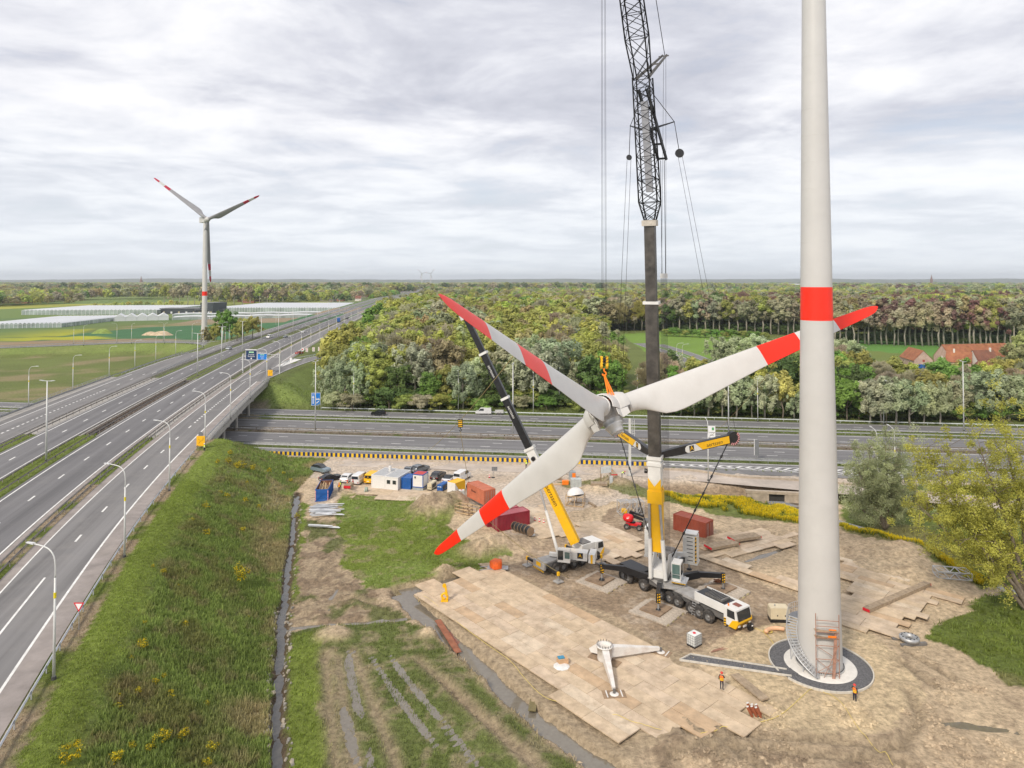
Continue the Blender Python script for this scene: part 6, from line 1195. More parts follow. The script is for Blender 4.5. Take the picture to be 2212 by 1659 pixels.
MB().box(oc + h_ * .77 + Z * 3.75, (1.0, .03, 1.8), (l_, h_, Z)).build('front_window', mat('cab_glass', (.10, .17, .16), .1, var=.1, spec=.8), ob); MB().box(oc + l_ * .615 + Z * 3.9, (.03, 1.3, 1.4), (l_, h_, Z)).build('side_window', GLASS, ob); MB().box(oc + l_ * .4 + Z * 2.45, (1.9, 2.2, .08), (l_, h_, Z)).build('cab_platform', GALV, ob); hazard(ob, oc + h_ * 1.12 + l_ * .4 + Z * 2.42, l_, Z, 1.8, .14, 6)
for a in (-.5, 1.3): MB().beam(oc + l_ * a + h_ * 1.1 + Z * 2.5, oc + l_ * a + h_ * 1.1 + Z * 3.5, .04, .04).build('guard_post', GALV, ob)
MB().beam(oc - l_ * .5 + h_ * 1.1 + Z * 3.5, oc + l_ * 1.3 + h_ * 1.1 + Z * 3.5, .04, .04).build('guard_rail', GALV, ob)
# boom
def bW(x, y, Y): return loc(PYd(x, y, Y))
def boomc(z): return loc(Vector((19.25, 92.0, 18.2)) + (z - 18.2) * Vector((-.027, -.045, 1)))
bside = lt; bs = i3 @ lt
zc = lambda y, Y=92.: PYd(1414, y, Y).z
def bseg(y0, y1, w, d, m, name, par=CR, n=None, tap=1.0):
    a, b = boomc(zc(y0)), boomc(zc(y1)); ax = (b - a).normalized(); f_ = (h_ - ax * h_.dot(ax)).normalized(); s_ = ax.cross(f_); mb = MB(); rows = []
    prof = [(-.5, .5), (.5, .5), (.5, -.2), (.44, -.38), (.28, -.5), (-.28, -.5), (-.44, -.38), (-.5, -.2)]
    for c, k in ((a, 1), (b, tap)): rows.append([c + s_ * x * w * k - f_ * y * d * k * -1 for x, y in prof])
    n_ = len(prof); mb.add(rows[0] + rows[1], [(k, (k + 1) % n_, n_ + (k + 1) % n_, n_ + k) for k in range(n_)] + [tuple(range(n_)), tuple(range(2 * n_ - 1, n_ - 1, -1))]); return mb.build(name, m, par)
BGR = mat('boom_grey', (.085, .078, .07), .45, .3, var=.3, scale=.9, dirt=(.16, .14, .12), dirtk=.5)
base = bseg(1190, 1048, 1.72, 1.9, YEL, 'boom_base'); bseg(1085, 1057, 1.95, 2.15, YEL, 'boom_bracket', base); bseg(1048, 988, 1.68, 1.86, CWH, 'boom_white_section', base)
vz = [boomc(zc(y)) for y in (1052, 1030)];
MB().prism([vz[0] + h_ * .98 - bs * .86, vz[0] + h_ * .98 - Z * .0, vz[0] + h_ * .98 + bs * .86, vz[1] + h_ * .96 + bs * .86, vz[0] + h_ * .98 + Z * .25, vz[1] + h_ * .96 - bs * .86], h_ * .02).build('yellow_chevron', YEL, base)
for y in (1003, 990): bseg(y, y - 7, 1.95, 2.1, CWH, 'boom_collar', base)
bseg(988, 650, 1.55, 1.65, BGR, 'telescope_section', base); bseg(656, 650, 2.1, 1.8, CWH, 'boom_collar', base); bseg(650, 486, 1.38, 1.45, BGR, 'telescope_section', base); bseg(490, 478, 1.9, 1.9, mat('head_beige', (.5, .46, .40), .6, var=.2), 'boom_head', base)
for s_ in (-1, 1):
    c0 = h_ * 1.45 + bs * s_ * .98 + Z * 2.4; c1 = boomc(zc(1085)) + h_ * 1.15 + bs * s_ * .72; m_ = c0.lerp(c1, .53); o = MB().cyl(c0, m_, .27, n=16).build('luffing_cylinder', CWH, CR); MB().cyl(m_, c1, .18, n=14).build('cylinder_rod', STEEL, o)
# lattice extension, luffing jib, stays
LB = boomc(zc(478)); LM = boomc(zc(440)); LT = loc(PYd(1388, 168, 89.8)); LATM = mat('lattice_black', (.012, .012, .013), .6, 0, var=.2, spec=.2)
lattice(CR, LB, LM, 1.3, 1.2, 2.45, 2.2, bs, LATM, 1.2); lattice(CR, LM, LT, 2.45, 2.2, 2.2, 2.1, bs, LATM, 1.5)
tipw = Vector((HC.x, HC.y, 97)); JT = loc(tipw + hd * .6); JM = loc(PYd(1369, 0, 84.0)); jd = (JT - LT)
lattice(CR, LT, LT + jd * .16, 2.0, 1.8, 2.6, 2.3, bs, LATM, 1.8, name='jib_section'); lattice(CR, LT + jd * .16, JT, 2.6, 2.3, 1.8, 1.6, bs, LATM, 1.5, name='jib_section'); MB().cyl(JT - bs * .6, JT + bs * .6, .55, n=14).build('jib_sheave', BLK, CR)
MB().box(LM.lerp(LT, .45) - h_ * .3, (.9, .5, 12), (bs, h_, (LT - LM).normalized())).build('ladder_panel', mat('pale_panel', (.32, .33, .36), .6), CR)
AF = loc(PYd(1436, 119, 93.5)); af = MB()
for s_ in (-.8, .8): af.taper(LT + bs * s_, AF + bs * s_ * .35, .22, .4, .18, .25)
for k in (.3, .6, .95): af.beam(LT.lerp(AF, k) - bs * .7, LT.lerp(AF, k) + bs * .7, .15, .15)
af.build('jib_backstay_frame', CGR, CR); AF2 = loc(PYd(1431, 346, 93.0)); af = MB()
for s_ in (-.55, .55): af.taper(LT - Z * 1.5 + bs * s_, AF2 + bs * s_, .2, .5, .2, .4)
for k in (.35, .62, .8, .98): af.beam(LT.lerp(AF2, k) - bs * .55, LT.lerp(AF2, k) + bs * .55, .25, .25)
af.build('luffing_frame', BLK, CR)
SPL, SPR = loc(PYd(1361.5, 272, 95)), loc(PYd(1456.7, 263, 93)); SM = loc(PYd(1396, 282, 90.6)); STT = loc(PYd(1397, 185, 90))
for sp in (SPL, SPR): MB().taper(SM, sp, .3, .35, .15, .15).build('spreader_strut', BLK, CR); MB().tube([STT, sp], .05, 5).build('stay_rod', BLK, CR)
PL, PR = loc(PYd(1359, 340, 97)), loc(PYd(1468, 331, 93.5))
for sp, pp, rr in ((SPL, PL, .38), (SPR, PR, .6)): MB().tube([sp, pp], .05, 5).build('stay_rod', BLK, CR); MB().cyl(pp - h_ * .15, pp + h_ * .15, rr, n=16).build('stay_pulley', BLK, CR)
COL_ = boomc(zc(985)); arms = []
for tipp, sgn in (((1583, 946, 95.8), 1), ((1334, 930, 104.2), -1)):
    tp = loc(PYd(*tipp)); s0 = COL_ + (tp - COL_).normalized() * .9; ax = (tp - s0).normalized()
    ob = MB().taper(s0, s0.lerp(tp, .25), .5, .8, .62, 1.1).build('superlift_arm', BLK, CR); MB().taper(s0.lerp(tp, .25), tp, .62, 1.1, .62, 1.25).build('arm_box', BLK, ob)
    nrm_ = ax.cross(Z).normalized(); camd = loc(Vector((0, 0, H0))) - tp; nrm_ = nrm_ if nrm_.dot(camd) > 0 else -nrm_; xr = ax if (ax.cross(Z - ax * ax.z)).dot(nrm_) > 0 else -ax
    Ln = (tp - s0).length;
    if xr.dot(ax) > 0: aertssen(ob, s0 + ax * Ln * .62, xr, Z, Ln * .62, 1.0, .32)
    else:
        c = s0 + ax * Ln * .60; y_ = (Z - xr * xr.z).normalized(); n_ = xr.cross(y_); pl = MB().prism([c + n_ * .32 + xr * Ln * a + y_ * b for a, b in ((-.32, -.5), (.12, -.5), (.2, .5), (-.32, .5))], n_ * .012).build('yellow_panel', YEL, ob); wl = MB().prism([c + n_ * .32 + xr * Ln * a + y_ * b for a, b in ((.125, -.5), (.33, -.42), (.36, 0), (.33, .42), (.205, .5))], n_ * .012).build('white_panel', CWH, ob)
        text('aertssen', .78, BLK, parent=pl, mw=facing(c + n_ * .345 - xr * Ln * .1, xr, y_)); MB().box(c + n_ * .34 + xr * Ln * .25, (.72, .78, .012), (xr, y_, n_)).build('emblem', BLK, wl); text('A', .85, YEL, parent=wl, mw=facing(c + n_ * .35 + xr * Ln * .25, xr, y_))
    hd_ = MB().cyl(tp - nrm_ * .32, tp + nrm_ * .32, .95, n=18).build('arm_head', BLK, ob); st__ = MB()
    for k in range(9):
        a = -2.2 + k * .36; e1 = ax * math.cos(a) + Z * math.sin(a); e2 = ax * math.cos(a + .18) + Z * math.sin(a + .18); st__.quad(*[tp + nrm_ * .335 + q_ for q_ in (e1 * .62, e1 * .93, e2 * .93, e2 * .62)])
    st__.build('red_white_stripes', mat('stripe_pink', (.75, .35, .36), .5), hd_)
    pul = PR if sgn > 0 else PL
    for o_ in (-.28, .28): MB().tube([pul + bs * o_, tp + bs * o_ * 1.6 + Z * .6], .028, 4).build('superlift_rope', ROPE, CR)
    ft = -h_ * 2.0 + (bs * 1.2 * (1 if sgn > 0 else -1)) + Z * 4.3; q0 = tp - Z * .5 - ax * .8; MB().tube([q0, ft], .075, 6).build('anchor_rod', BLK, CR)
    for k in (.12, .3, .45, .6, .8): MB().cyl(q0.lerp(ft, k - .012), q0.lerp(ft, k + .012), .15, n=6).build('rod_link', BLK, CR)
for o_ in (-.25, .25): MB().tube([AF2 + bs * o_, loc(PYd(1434, 592, 95.5)) + bs * o_], .04, 4).build('luffing_rod', ROPE, CR)
blk_ = loc(PYd(1434, 596, 95.5)); MB().box(blk_, (.9, .6, .7), (bs, h_, Z)).build('reeving_block', CWH, CR); wb = loc(CB - hd * 4.0 + Vector((0, 0, 4.2)))
for k in range(10): o_ = (k - 4.5) * .105; MB().tube([blk_ + bs * o_ * .9 - Z * .3, wb + bs * o_], .02, 4).build('reeving_rope', ROPE, CR)
MB().tube([AF, loc(PYd(1411, -40, 86))], .05, 5).build('jib_stay', BLK, CR)
for o_ in (-.3, .3): MB().tube([AF + bs * o_ * .5, blk_ + bs * o_ + Z * .3], .022, 4).build('stay_rope', ROPE, CR)
for a, b in ((-.25, -.12), (-.08, .12), (.12, -.12), (.28, .12)): MB().tube([loc(hk + Vector((a, b, .3))), JT + bs * a + h_ * b], .022, 4).build('hoist_rope', ROPE, CR)
MB().cyl(boomc(zc(1020)) - bs * 1.15, boomc(zc(1020)) - bs * 1.5, .32, n=10).build('cable_reel', BLK, base)
d2 = Vector((.817, .577, 0)).normalized(); w0 = P(*cQ(500, 655), .7); w1 = P(*cQ(805, 562), .7); y2 = Vector((-d2.y, d2.x, 0)); C2c = (w0 + w1) / 2 + y2 * 1.25; C2c.z = gz(C2c.x, C2c.y)
K2 = thing('mobile_crane', 'smaller white mobile crane with yellow and black telescopic boom and open cab', 'crane', C2c, math.atan2(d2.y, d2.x)); inv2 = Matrix.Rotation(-math.atan2(d2.y, d2.x), 4, 'Z'); lo2 = lambda v: inv2 @ (Vector(v) - C2c)
for a, b in ((433, 672), (500, 655), (605, 627), (688, 605), (805, 562)):
    s_ = lo2(P(*cQ(a, b), .7)).x
    for yy_ in (-1.3, 1.3): wheel(K2, (s_, yy_, .76))
x0, x1 = lo2(P(*cQ(232, 640), 1.0)).x, lo2(P(*cQ(915, 540), .9)).x; x0 = max(x0, -6.6); x1 = min(x1, 6.6)
MB().box(((x0 + x1) / 2, 0, 1.3), (x1 - x0 - .6, 2.2, .6)).build('chassis', CGR, K2); MB().box(((x0 + x1) / 2 - 1.0, 0, 1.72), (x1 - x0 - 2.6, 2.1, .2)).build('carrier_deck', LGREY, K2)
for yy_ in (-1.3, 1.3):
    for s_ in (-1.9, .45, 3.2): MB().box((s_, yy_ * .9, 1.2), (.9, .08, .8)).build('side_panel', LGREY, K2)
MB().box((x0 + .15, 0, 1.35), (.3, 2.55, .9)).build('rear_panel', LGREY, K2); MB().box((x0 - .02, 0, 1.5), (.03, 1.0, .55)).build('yellow_plate', YEL, K2); hazard(K2, Vector((x0 - .03, 0, .72)), (0, -1, 0), (0, 0, 1), 2.4, .16, 1)
cab = MB().prism([(x1 - 1.7, -1.25, .9), (x1 - .15, -1.25, .8), (x1, -1.25, 1.5), (x1 - .2, -1.25, 2.7), (x1 - 1.7, -1.25, 2.75)], (0, 2.5, 0)).build('cab', CWH, K2)
MB().prism([(x1 - .9, -1.27, .78), (x1 - .1, -1.27, .78), (x1 + .03, -1.27, 1.45), (x1, -1.27, 1.75)], (0, 2.54, 0)).build('yellow_front', YEL, cab); MB().prism([(x1 - 1.2, -1.28, 1.75), (x1 - .15, -1.28, 1.75), (x1 - .3, -1.28, 2.6), (x1 - 1.2, -1.28, 2.6)], (0, .03, 0)).build('side_window', GLASS, cab); MB().prism([Vector(p) for p in ((x1 + .0, -1.1, 1.65), (x1, 1.1, 1.65), (x1 - .18, 1.1, 2.6), (x1 - .18, -1.1, 2.6))], (.03, 0, 0)).build('windscreen', GLASS, cab)
MB().box((x1 - 3.0, 0, 2.35), (2.5, 2.3, .9)).build('engine_cover', CWH, K2); MB().box((x1 - 3.2, 0, 2.85), (1.6, 1.9, .15)).build('cover_grille', CGR, K2)
for k in range(5): MB().box((-.7, -1.42, .35 + k * .3), (.45, .05, .05)).build('ladder_rung', GALV, K2)
for sx, tg in ((x0 + .5, (178, 640)), (x0 + .9, (462, 790)), (x1 - 3.6, (855, 625)), (x1 - 3.6, None)):
    e = lo2(P(*cQ(*tg), .15)) if tg else Vector((x1 - 3.6, 3.4, .2)); a = Vector((sx, 1.0 if e.y > 0 else -1.0, 1.15)); b = Vector((e.x * .3 + sx * .7 if False else e.x, e.y, 1.15))
    ob = MB().taper(a, b, .3, .38, .26, .32).build('outrigger_beam', BLK, K2); MB().box(b, (.3, .3, .5)).build('jack_housing', YEL, ob); MB().cyl((b.x, b.y, .2), (b.x, b.y, 1.1), .08, n=8).build('jack_ram', STEEL, ob); MB().box((b.x, b.y, .12), (1.1, 1.1, .14)).build('foot_pad', LGREY, ob)
tip2 = lo2(PYd(1003, 678, 106)); foot2 = lo2(P(1243, 1172, 3.2)); bd2 = tip2 - foot2; h2 = Vector((bd2.x, bd2.y, 0)).normalized(); l2 = Vector((-h2.y, h2.x, 0)); o2 = lo2(P(1237, 1205, 2.0)); o2.z = 0
ls_ = l2 if l2.dot(lo2(Vector((0, 0, H0)))) > 0 else -l2
sup = MB().box(o2 - h2 * .3 + Z * 2.5, (1.5, 3.8, 1.1), (l2, h2, Z)).build('superstructure', CWH, K2); MB().cyl(o2 + Z * 1.8, o2 + Z * 2.0, 1.0, n=20).build('slewing_ring', CGR, K2)
MB().box(o2 - h2 * 2.9 + Z * 2.5, (2.3, .9, 1.2), (l2, h2, Z)).build('ballast_slab', CWH, K2); hazard(sup, o2 - h2 * 2.9 + ls_ * 1.17 + Z * 2.5, h2, Z, .3, 1.2, 4); MB().box(o2 + h2 * 2.6 + Z * 2.2, (.5, 1.6, .5), (l2, h2, Z)).build('winch_box', CWH, K2)
camd = lo2(Vector((0, 0, H0))); ls = l2 if l2.dot(camd) > 0 else -l2
oc = o2 + ls * 1.25 + h2 * 1.0; ob = MB().prism([oc + ls * a + h2 * b + Z * 1.85 for a, b in ((-.45, -.9), (.45, -.9), (.45, .9), (-.45, .9))], Z * 1.75).build('operator_cab', CWH, K2); MB().box(oc + ls * .47 + h2 * .45 + Z * 2.85, (.03, .75, 1.3), (ls, h2, Z)).build('open_door', GLASS, ob); MB().box(oc + ls * .47 - h2 * .5 + Z * 2.9, (.03, .7, .9), (ls, h2, Z)).build('side_window', MATS['cab_glass'], ob); MB().box(oc + h2 * .92 + Z * 2.8, (.8, .03, 1.4), (ls, h2, Z)).build('front_window', MATS['cab_glass'], ob)
MB().box(o2 + ls * .765 - h2 * 1.2 + Z * 2.65, (.02, .8, .8), (ls, h2, Z)).build('emblem', BLK, sup); text('A', .7, YEL, parent=sup, mw=facing(o2 + ls * .785 - h2 * 1.2 + Z * 2.65, -h2, Z))
ax2 = bd2.normalized(); up2 = (Z - ax2 * Z.dot(ax2)).normalized()
def b2(t): return foot2 + bd2 * t
def seg2(t0, t1, w, d, m, nm, par): return MB().taper(b2(t0), b2(t1), w, d, w, d).build(nm, m, par)
tt = [0, .30, .415, .52, .66, .83, 1.0]
bb = seg2(0, .285, 1.02, 1.35, YEL, 'boom_base', K2); seg2(.285, .40, 1.0, 1.3, CWH, 'boom_white_section', bb); seg2(.40, .62, .82, 1.05, BLK, 'telescope_section', bb); seg2(.62, .82, .74, .95, BLK, 'telescope_section', bb); seg2(.82, .985, .66, .86, BLK, 'telescope_section', bb)
for t in (.40, .62, .82): seg2(t - .005, t + .005, 1.1 if t > .5 else 1.3, 1.25 if t > .5 else 1.6, CWH, 'boom_collar', bb)
MB().box(b2(.99), (.7, 1.7, .8), (ax2.cross(up2), up2, ax2)).build('boom_head', mat('head_white', (.6, .59, .57), .5, var=.15), bb)
sdv = ax2.cross(up2); sdv = sdv if sdv.dot(camd - b2(.3)) > 0 else -sdv
text('aertssen', .95, BLK, parent=bb, mw=facing(b2(.20) + sdv * .53, -ax2, sdv.cross(-ax2)))
for t_ in (.56, .74): text('aertssen', .6, CWH, parent=bb, mw=facing(b2(t_) + sdv * .43, -ax2, sdv.cross(-ax2)))
MB().box(b2(.33) + sdv * .51, (.6, .6, .02), (ax2, sdv.cross(ax2), sdv)).build('emblem', BLK, bb); MB().cyl(b2(.36) + sdv * .5, b2(.36) + sdv * .85, .32, n=12).build('cable_reel', BLK, bb); MB().cyl(b2(.27) + sdv * .5, b2(.27) + sdv * .75, .26, n=12).build('cable_reel', BLK, bb)
c0 = o2 + h2 * 2.0 + Z * 2.0; c1 = b2(.33) - up2 * .7; m_ = c0.lerp(c1, .5); o = MB().cyl(c0, m_, .23, n=14).build('luffing_cylinder', CWH, K2); MB().cyl(m_, c1, .15, n=12).build('cylinder_rod', STEEL, o)
hk2 = PYd(994.5, 914, 106); T2 = lo2(hk2)
for k in (-.2, 0, .2): MB().tube([T2 + Vector((k, 0, .5)), tip2 + Vector((k, 0, 0))], .018, 4).build('hoist_rope', ROPE, K2)
hb2 = thing('hook_block', 'small black and yellow hook block hanging from the smaller crane', 'hook', hk2)
MB().box((0, 0, 0), (.75, .5, 1.25)).build('block_body', BLK, hb2); hazard(hb2, Vector((0, -.27, 0)), (1, 0, 0), (0, 0, 1), .6, 1.0, 3); MB().tube(spline([Vector((0, 0, -.6)), Vector((0, 0, -.85)), Vector((.18, 0, -1.05)), Vector((0, 0, -1.25)), Vector((-.18, 0, -1.1))], 4), .06, 6).build('hook', BLK, hb2)
# tag lines
LINE = mat('tag_rope', (.42, .34, .16), .8, var=.1)
def tagline(a, b, label, sag=1.2, r_=.04, m=LINE):
    pts = [Vector(a).lerp(Vector(b), k / 14) - Vector((0, 0, sag * 4 * k / 14 * (1 - k / 14))) for k in range(15)]; o = MB().tube([p - pts[0] for p in pts], r_, 4).build('tag_line', m); o.location = pts[0]; return tag(o, label, 'rope')
eA, eB, eC = ES; tagline(HC + eA * 26.8, P(*cN(800, 1385), 0), 'guide rope running from the raised left blade down to the barrier', 1.5); tagline(HC + eB * 26.6, P(*cc(1090, 1220), 0), 'guide rope from the right blade down to the motorway verge', 1.5)
tagline(HC + eC * 26.8, P(*cQ(560, 760), 0), 'guide rope from the lowest blade across to the crane pad', .6)
tagline(hk2 - Vector((0, 0, 1.2)), P(1015, 1060, 1.0), 'thin tag rope below the small hook block', .2)
def gP(x, y, dz=0.): p = P(x, y, 0); p.z = gz(p.x, p.y) + dz; return p
PLM = [mat('plate_' + n_, c_, .85, 0, var=.14, scale=.9, bump=.15, dirt=(.33, .25, .17), dirtk=.85, coords='pos') for n_, c_ in (('sand', (.54, .425, .295)), ('tan', (.56, .445, .315)), ('rust', (.50, .36, .23)), ('pale', (.59, .49, .37)), ('pink', (.545, .435, .32)))]
def plate_field(name, poly_px, a_px, b_px, lw, z, label, th=.12, jit=.015, skip=.0, rot=0., wts=(5, 4, 1, 1, 4), lim=999):
    po = px(*poly_px); a, b = P(*a_px, 0), P(*b_px, 0); d = (b - a).normalized(); d = Matrix.Rotation(rot, 3, 'Z') @ d; n = Vector((-d.y, d.x, 0)); L_, W_ = lw; g = tag(link(name, None), label, kind='structure'); g.location = a; cnt = 0
    ms = []
    for m_ in PLM: q_ = MB().box((0, 0, 0), (L_ - .04, W_ - .04, th)).mesh('plate'); q_.materials.append(m_); ms.append(q_)
    pool = [i for i, w in enumerate(wts) for _ in range(w)]
    for j in range(-40, 41):
        off = random.choice((0, .5, .25)) * L_
        for i in range(-30, 31):
            c = a + d * (i * L_ + off) + n * (j * W_)
            if inpoly(np.array([c.x]), np.array([c.y]), po)[0] and random.random() > skip and cnt < lim:
                o = link('plate', ms[random.choice(pool)], g); o.location = (c.x - a.x, c.y - a.y, z + random.uniform(0, jit)); o.rotation_euler = (random.uniform(-.006, .006), random.uniform(-.004, .004), math.atan2(d.y, d.x) + random.uniform(-.012, .012)); cnt += 1
    return g
plate_field('plate_pad', ((905, 1288), (985, 1246), (1062, 1228), (1180, 1288), (1475, 1428), (1655, 1528), (1600, 1560), (1450, 1612), (1340, 1618), (1270, 1560), (1180, 1490), (1112, 1432), (1020, 1368)), (1062, 1230), (1640, 1530), (4.6, 1.55), .27, 'large pad of sandy steel road plates')
plate_field('plate_track', ((1228, 1150), (1292, 1130), (1340, 1145), (1400, 1172), (1395, 1198), (1300, 1226), (1262, 1204)), (1292, 1132), (1390, 1175), (3.6, 1.5), .22, 'steel plates between the two cranes')
plate_field('plate_track', ((1142, 1100), (1200, 1092), (1238, 1140), (1200, 1165), (1150, 1180), (1120, 1160)), (1150, 1105), (1225, 1150), (3.6, 1.5), .22, 'plates in front of the maroon containers')
plate_field('plate_track', ((1500, 1180), (1560, 1160), (1640, 1142), (1725, 1160), (1700, 1185), (1600, 1200), (1545, 1210)), (1520, 1180), (1660, 1145), (3.4, 1.3), .32, 'plates behind the big crane', wts=(4, 2, 1, 2, 4))
plate_field('plate_track', cpoly := [cD(*q_) for q_ in ((770, 840), (890, 800), (1180, 905), (1420, 1060), (1660, 1070), (1420, 1260), (1180, 1380), (960, 1420), (800, 1320))], cD(820, 830), cD(1480, 1010), (4.4, 1.25), .36, 'timber plates behind the turbine tower', rot=0, wts=(4, 2, 2, 1, 4))
plate_field('plate_track', [cD(*q_) for q_ in ((-190, 760), (0, 815), (110, 880), (480, 980), (480, 1060), (200, 960), (-10, 870), (-190, 810))], cD(0, 830), cD(480, 990), (4.2, 1.5), .28, 'strip of plates beside the tower')
plate_field('slab_apron', ((700, 1062), (735, 1045), (790, 1050), (990, 1058), (1012, 1080), (985, 1088), (800, 1074), (730, 1072)), (735, 1062), (1000, 1075), (4.2, 2.6), .16, 'concrete slabs below the site cabins', wts=(3, 1, 0, 1, 4))
# raised mat stack on the right, with red ends
def mats_stack(p0, p1, label, n, w, th, rz=0., z0=.0, redend=True):
    a, b = gP(*p0), gP(*p1); d = (b - a); d.z = 0; L_ = d.length; t = thing('mat_stack', label, 'mat stack', a + Vector((0, 0, z0)), math.atan2(d.y, d.x)); TIM = mat('timber_brown', (.34, .265, .185), .9, var=.22, scale=2, bump=.3, dirt=(.24, .18, .125), dirtk=.5)
    pm_ = MB().box((L_ / 2, 0, th / 2), (L_, w * .95, th)).mesh('plank'); pm_.materials.append(TIM)
    for k in range(n): o = link('plank', pm_, t); o.location = (0, k * w, random.uniform(0, .02))
    if redend:
        for e in (-.05, L_ + .05): MB().box((e, (n - 1) * w / 2, th * .55), (.08, n * w, th * .7)).build('red_end', SRED, t)
    return t
mats_stack(cD(1000, 1215), cD(1470, 1010), 'thick timber mat with red ends on the plates behind the tower', 1, .9, .45, z0=.42)
mats_stack(cC(1760, 950), cC(2000, 905), 'timber mats with red ends lying behind the big crane', 2, .9, .4, z0=.35); mats_stack(cC(1960, 885), cC(2190, 850), 'second pair of timber mats with red ends behind the big crane', 2, .9, .4, z0=.35)
mats_stack(cC(720, 400), cC(865, 405), 'flat bundle of boards strapped with orange tape in the weeds', 2, .8, .45, redend=False)
mats_stack(cH(440, 590), cH(625, 745), 'two pale planks lying across the edge of the pad', 2, .5, .16, z0=.2, redend=False)
mats_stack(cR(830, 600), cR(890, 540), 'short pile of boards with a red end beside the workers', 3, .45, .7)
mats_stack(cC(940, 320), cC(890, 265), 'ramp board with red end on the dirt bank', 2, .7, .25)
mats_stack(cC(705, 515), cC(765, 550), 'single dark beam lying on the dirt', 1, .35, .35, redend=False)
def box_at(pa, pb, depth, flip=False):
    """frame with x along the near edge pa->pb, y away from the camera"""
    a, b = gP(*pa), gP(*pb); d = b - a; d.z = 0; L_ = d.length; d.normalize(); n = Vector((-d.y, d.x, 0))
    if n.y < 0: a, d, n = b, -d, -n; n = Vector((-d.y, d.x, 0))
    return a, math.atan2(d.y, d.x), L_
def container(label, pa, pb, W, H, m, L=None, doors='right', name='container', sink=.05, words=None, roofm=None):
    a, rz, l_ = box_at(pa, pb, W); L = L or l_; t = thing(name, label, 'container', a + Vector((0, 0, .05)), rz); fr = m
    def wall(p, q, nrm):
        p, q = Vector(p), Vector(q); d = (q - p); n = int(d.length / .28); A = []
        for k in range(n):
            for f_, o_ in ((0, 0), (.25, 0), (.5, .04), (.75, .04)): A.append(p + d * ((k + f_) / n) - Vector(nrm) * o_)
        A.append(q); mb = MB().strip(A, [v + Vector((0, 0, H - .32)) for v in A]); mb.build('corrugated_wall', m, t)
    wall((.08, .03, .16), (L - .08, .03, .16), (0, -1, 0)); wall((L - .03, .08, .16), (L - .03, W - .08, .16), (1, 0, 0)); wall((L - .08, W - .03, .16), (.08, W - .03, .16), (0, 1, 0)); wall((.03, W - .08, .16), (.03, .08, .16), (-1, 0, 0))
    f = MB()
    for x in (.07, L - .07):
        for y in (.07, W - .07): f.box((x, y, H / 2), (.15, .15, H))
    for y in (.06, W - .06):
        for z in (.08, H - .07): f.box((L / 2, y, z), (L - .3, .12, .15))
    for x in (.06, L - .06):
        for z in (.08, H - .07): f.box((x, W / 2, z), (.12, W - .3, .15))
    f.build('frame', fr, t); rf = MB(); n = int(L / .45)
    for k in range(n): rf.box((.12 + (k + .5) * (L - .24) / n, W / 2, H - .075 + .02 * (k % 2)), ((L - .24) / n * 1.0, W - .2, .05))
    rf.build('roof', roofm or m, t)
    if doors in ('right', 'left'):
        x = L + .012 if doors == 'right' else -.012
        for k in (0, 1):
            dr = MB().box((x, W * (.27 + .46 * k), H / 2), (.04, W * .43, H - .3)).build('door', m, t)
            for y_ in (-.14, .14): MB().cyl((x + (.04 if doors == 'right' else -.04), W * (.27 + .46 * k) + y_ * W * .6, .25), (x + (.04 if doors == 'right' else -.04), W * (.27 + .46 * k) + y_ * W * .6, H - .25), .025, n=6).build('lock_bar', STEEL, dr)
    if words: text(words, .55, SBLK, parent=t, mw=facing(Vector((L * .4, -.01, H * .62)), (1, 0, 0), Z))
    return t
MAR = mat('maroon_paint', (.255, .018, .035), .5, var=.14, scale=.8, dirt=(.22, .07, .06), dirtk=.5); MARR = mat('maroon_roof', (.37, .10, .12), .6, var=.15, scale=.6, dirt=(.42, .2, .2), dirtk=.5); ORC = mat('orange_paint', (.52, .16, .085), .6, var=.15, scale=.8, dirt=(.4, .17, .1), dirtk=.5); BRC = mat('oxide_red_paint', (.30, .065, .035), .55, var=.12, scale=.8, dirt=(.3, .12, .08), dirtk=.4); BLU = mat('blue_paint', (.012, .10, .36), .45, var=.12, scale=1, dirt=(.08, .12, .22), dirtk=.4); WPT = mat('white_paint', (.72, .71, .69), .45, var=.05, scale=.8, dirt=(.5, .48, .44), dirtk=.35); CRM = mat('cream_paint2', (.62, .54, .38), .5, var=.08, scale=1, dirt=(.4, .34, .25), dirtk=.3)
c1_ = container('maroon shipping container beside the cable drums', cS(1655, 1190), cS(2140, 1095), 2.44, 2.59, MAR, 6.06, 'left', roofm=MARR)
c2_ = container('second maroon shipping container standing behind the first, near the timber crates', cS(1655, 1190), cS(2140, 1095), 2.44, 2.59, MAR, 6.06, 'left', roofm=MARR); c2_.location += Matrix.Rotation(c1_.rotation_euler.z, 3, 'Z') @ Vector((-.7, 2.6, 0))
container('faded orange shipping container with open door end behind the lowest blade', cS(1160, 748), cS(1390, 872), 2.44, 2.6, ORC, 6.06, 'right', words='Florens')
container('rust red shipping container standing behind the big crane ballast', cC(1440, 745), cC(1690, 822), 2.44, 2.59, BRC, 6.06, 'right')
yc = container('yellow and white small container with diagonal colour split', cS(975, 630), cS(1185, 548), 2.0, 2.3, YEL, 3.0, None); MB().prism([(-.02, -.02, .0), (1.6, -.02, .0), (-.02, -.02, 2.25)], (0, .012, 0)).build('white_triangle', WPT, yc); MB().box((-.02, 1.0, 1.15), (.03, 1.98, 2.28)).build('white_end', WPT, yc)
container('blue storage container between white cabin and washroom', cR(1700, 550), cR(1880, 567), 3.2, 2.4, BLU, 2.05, None)
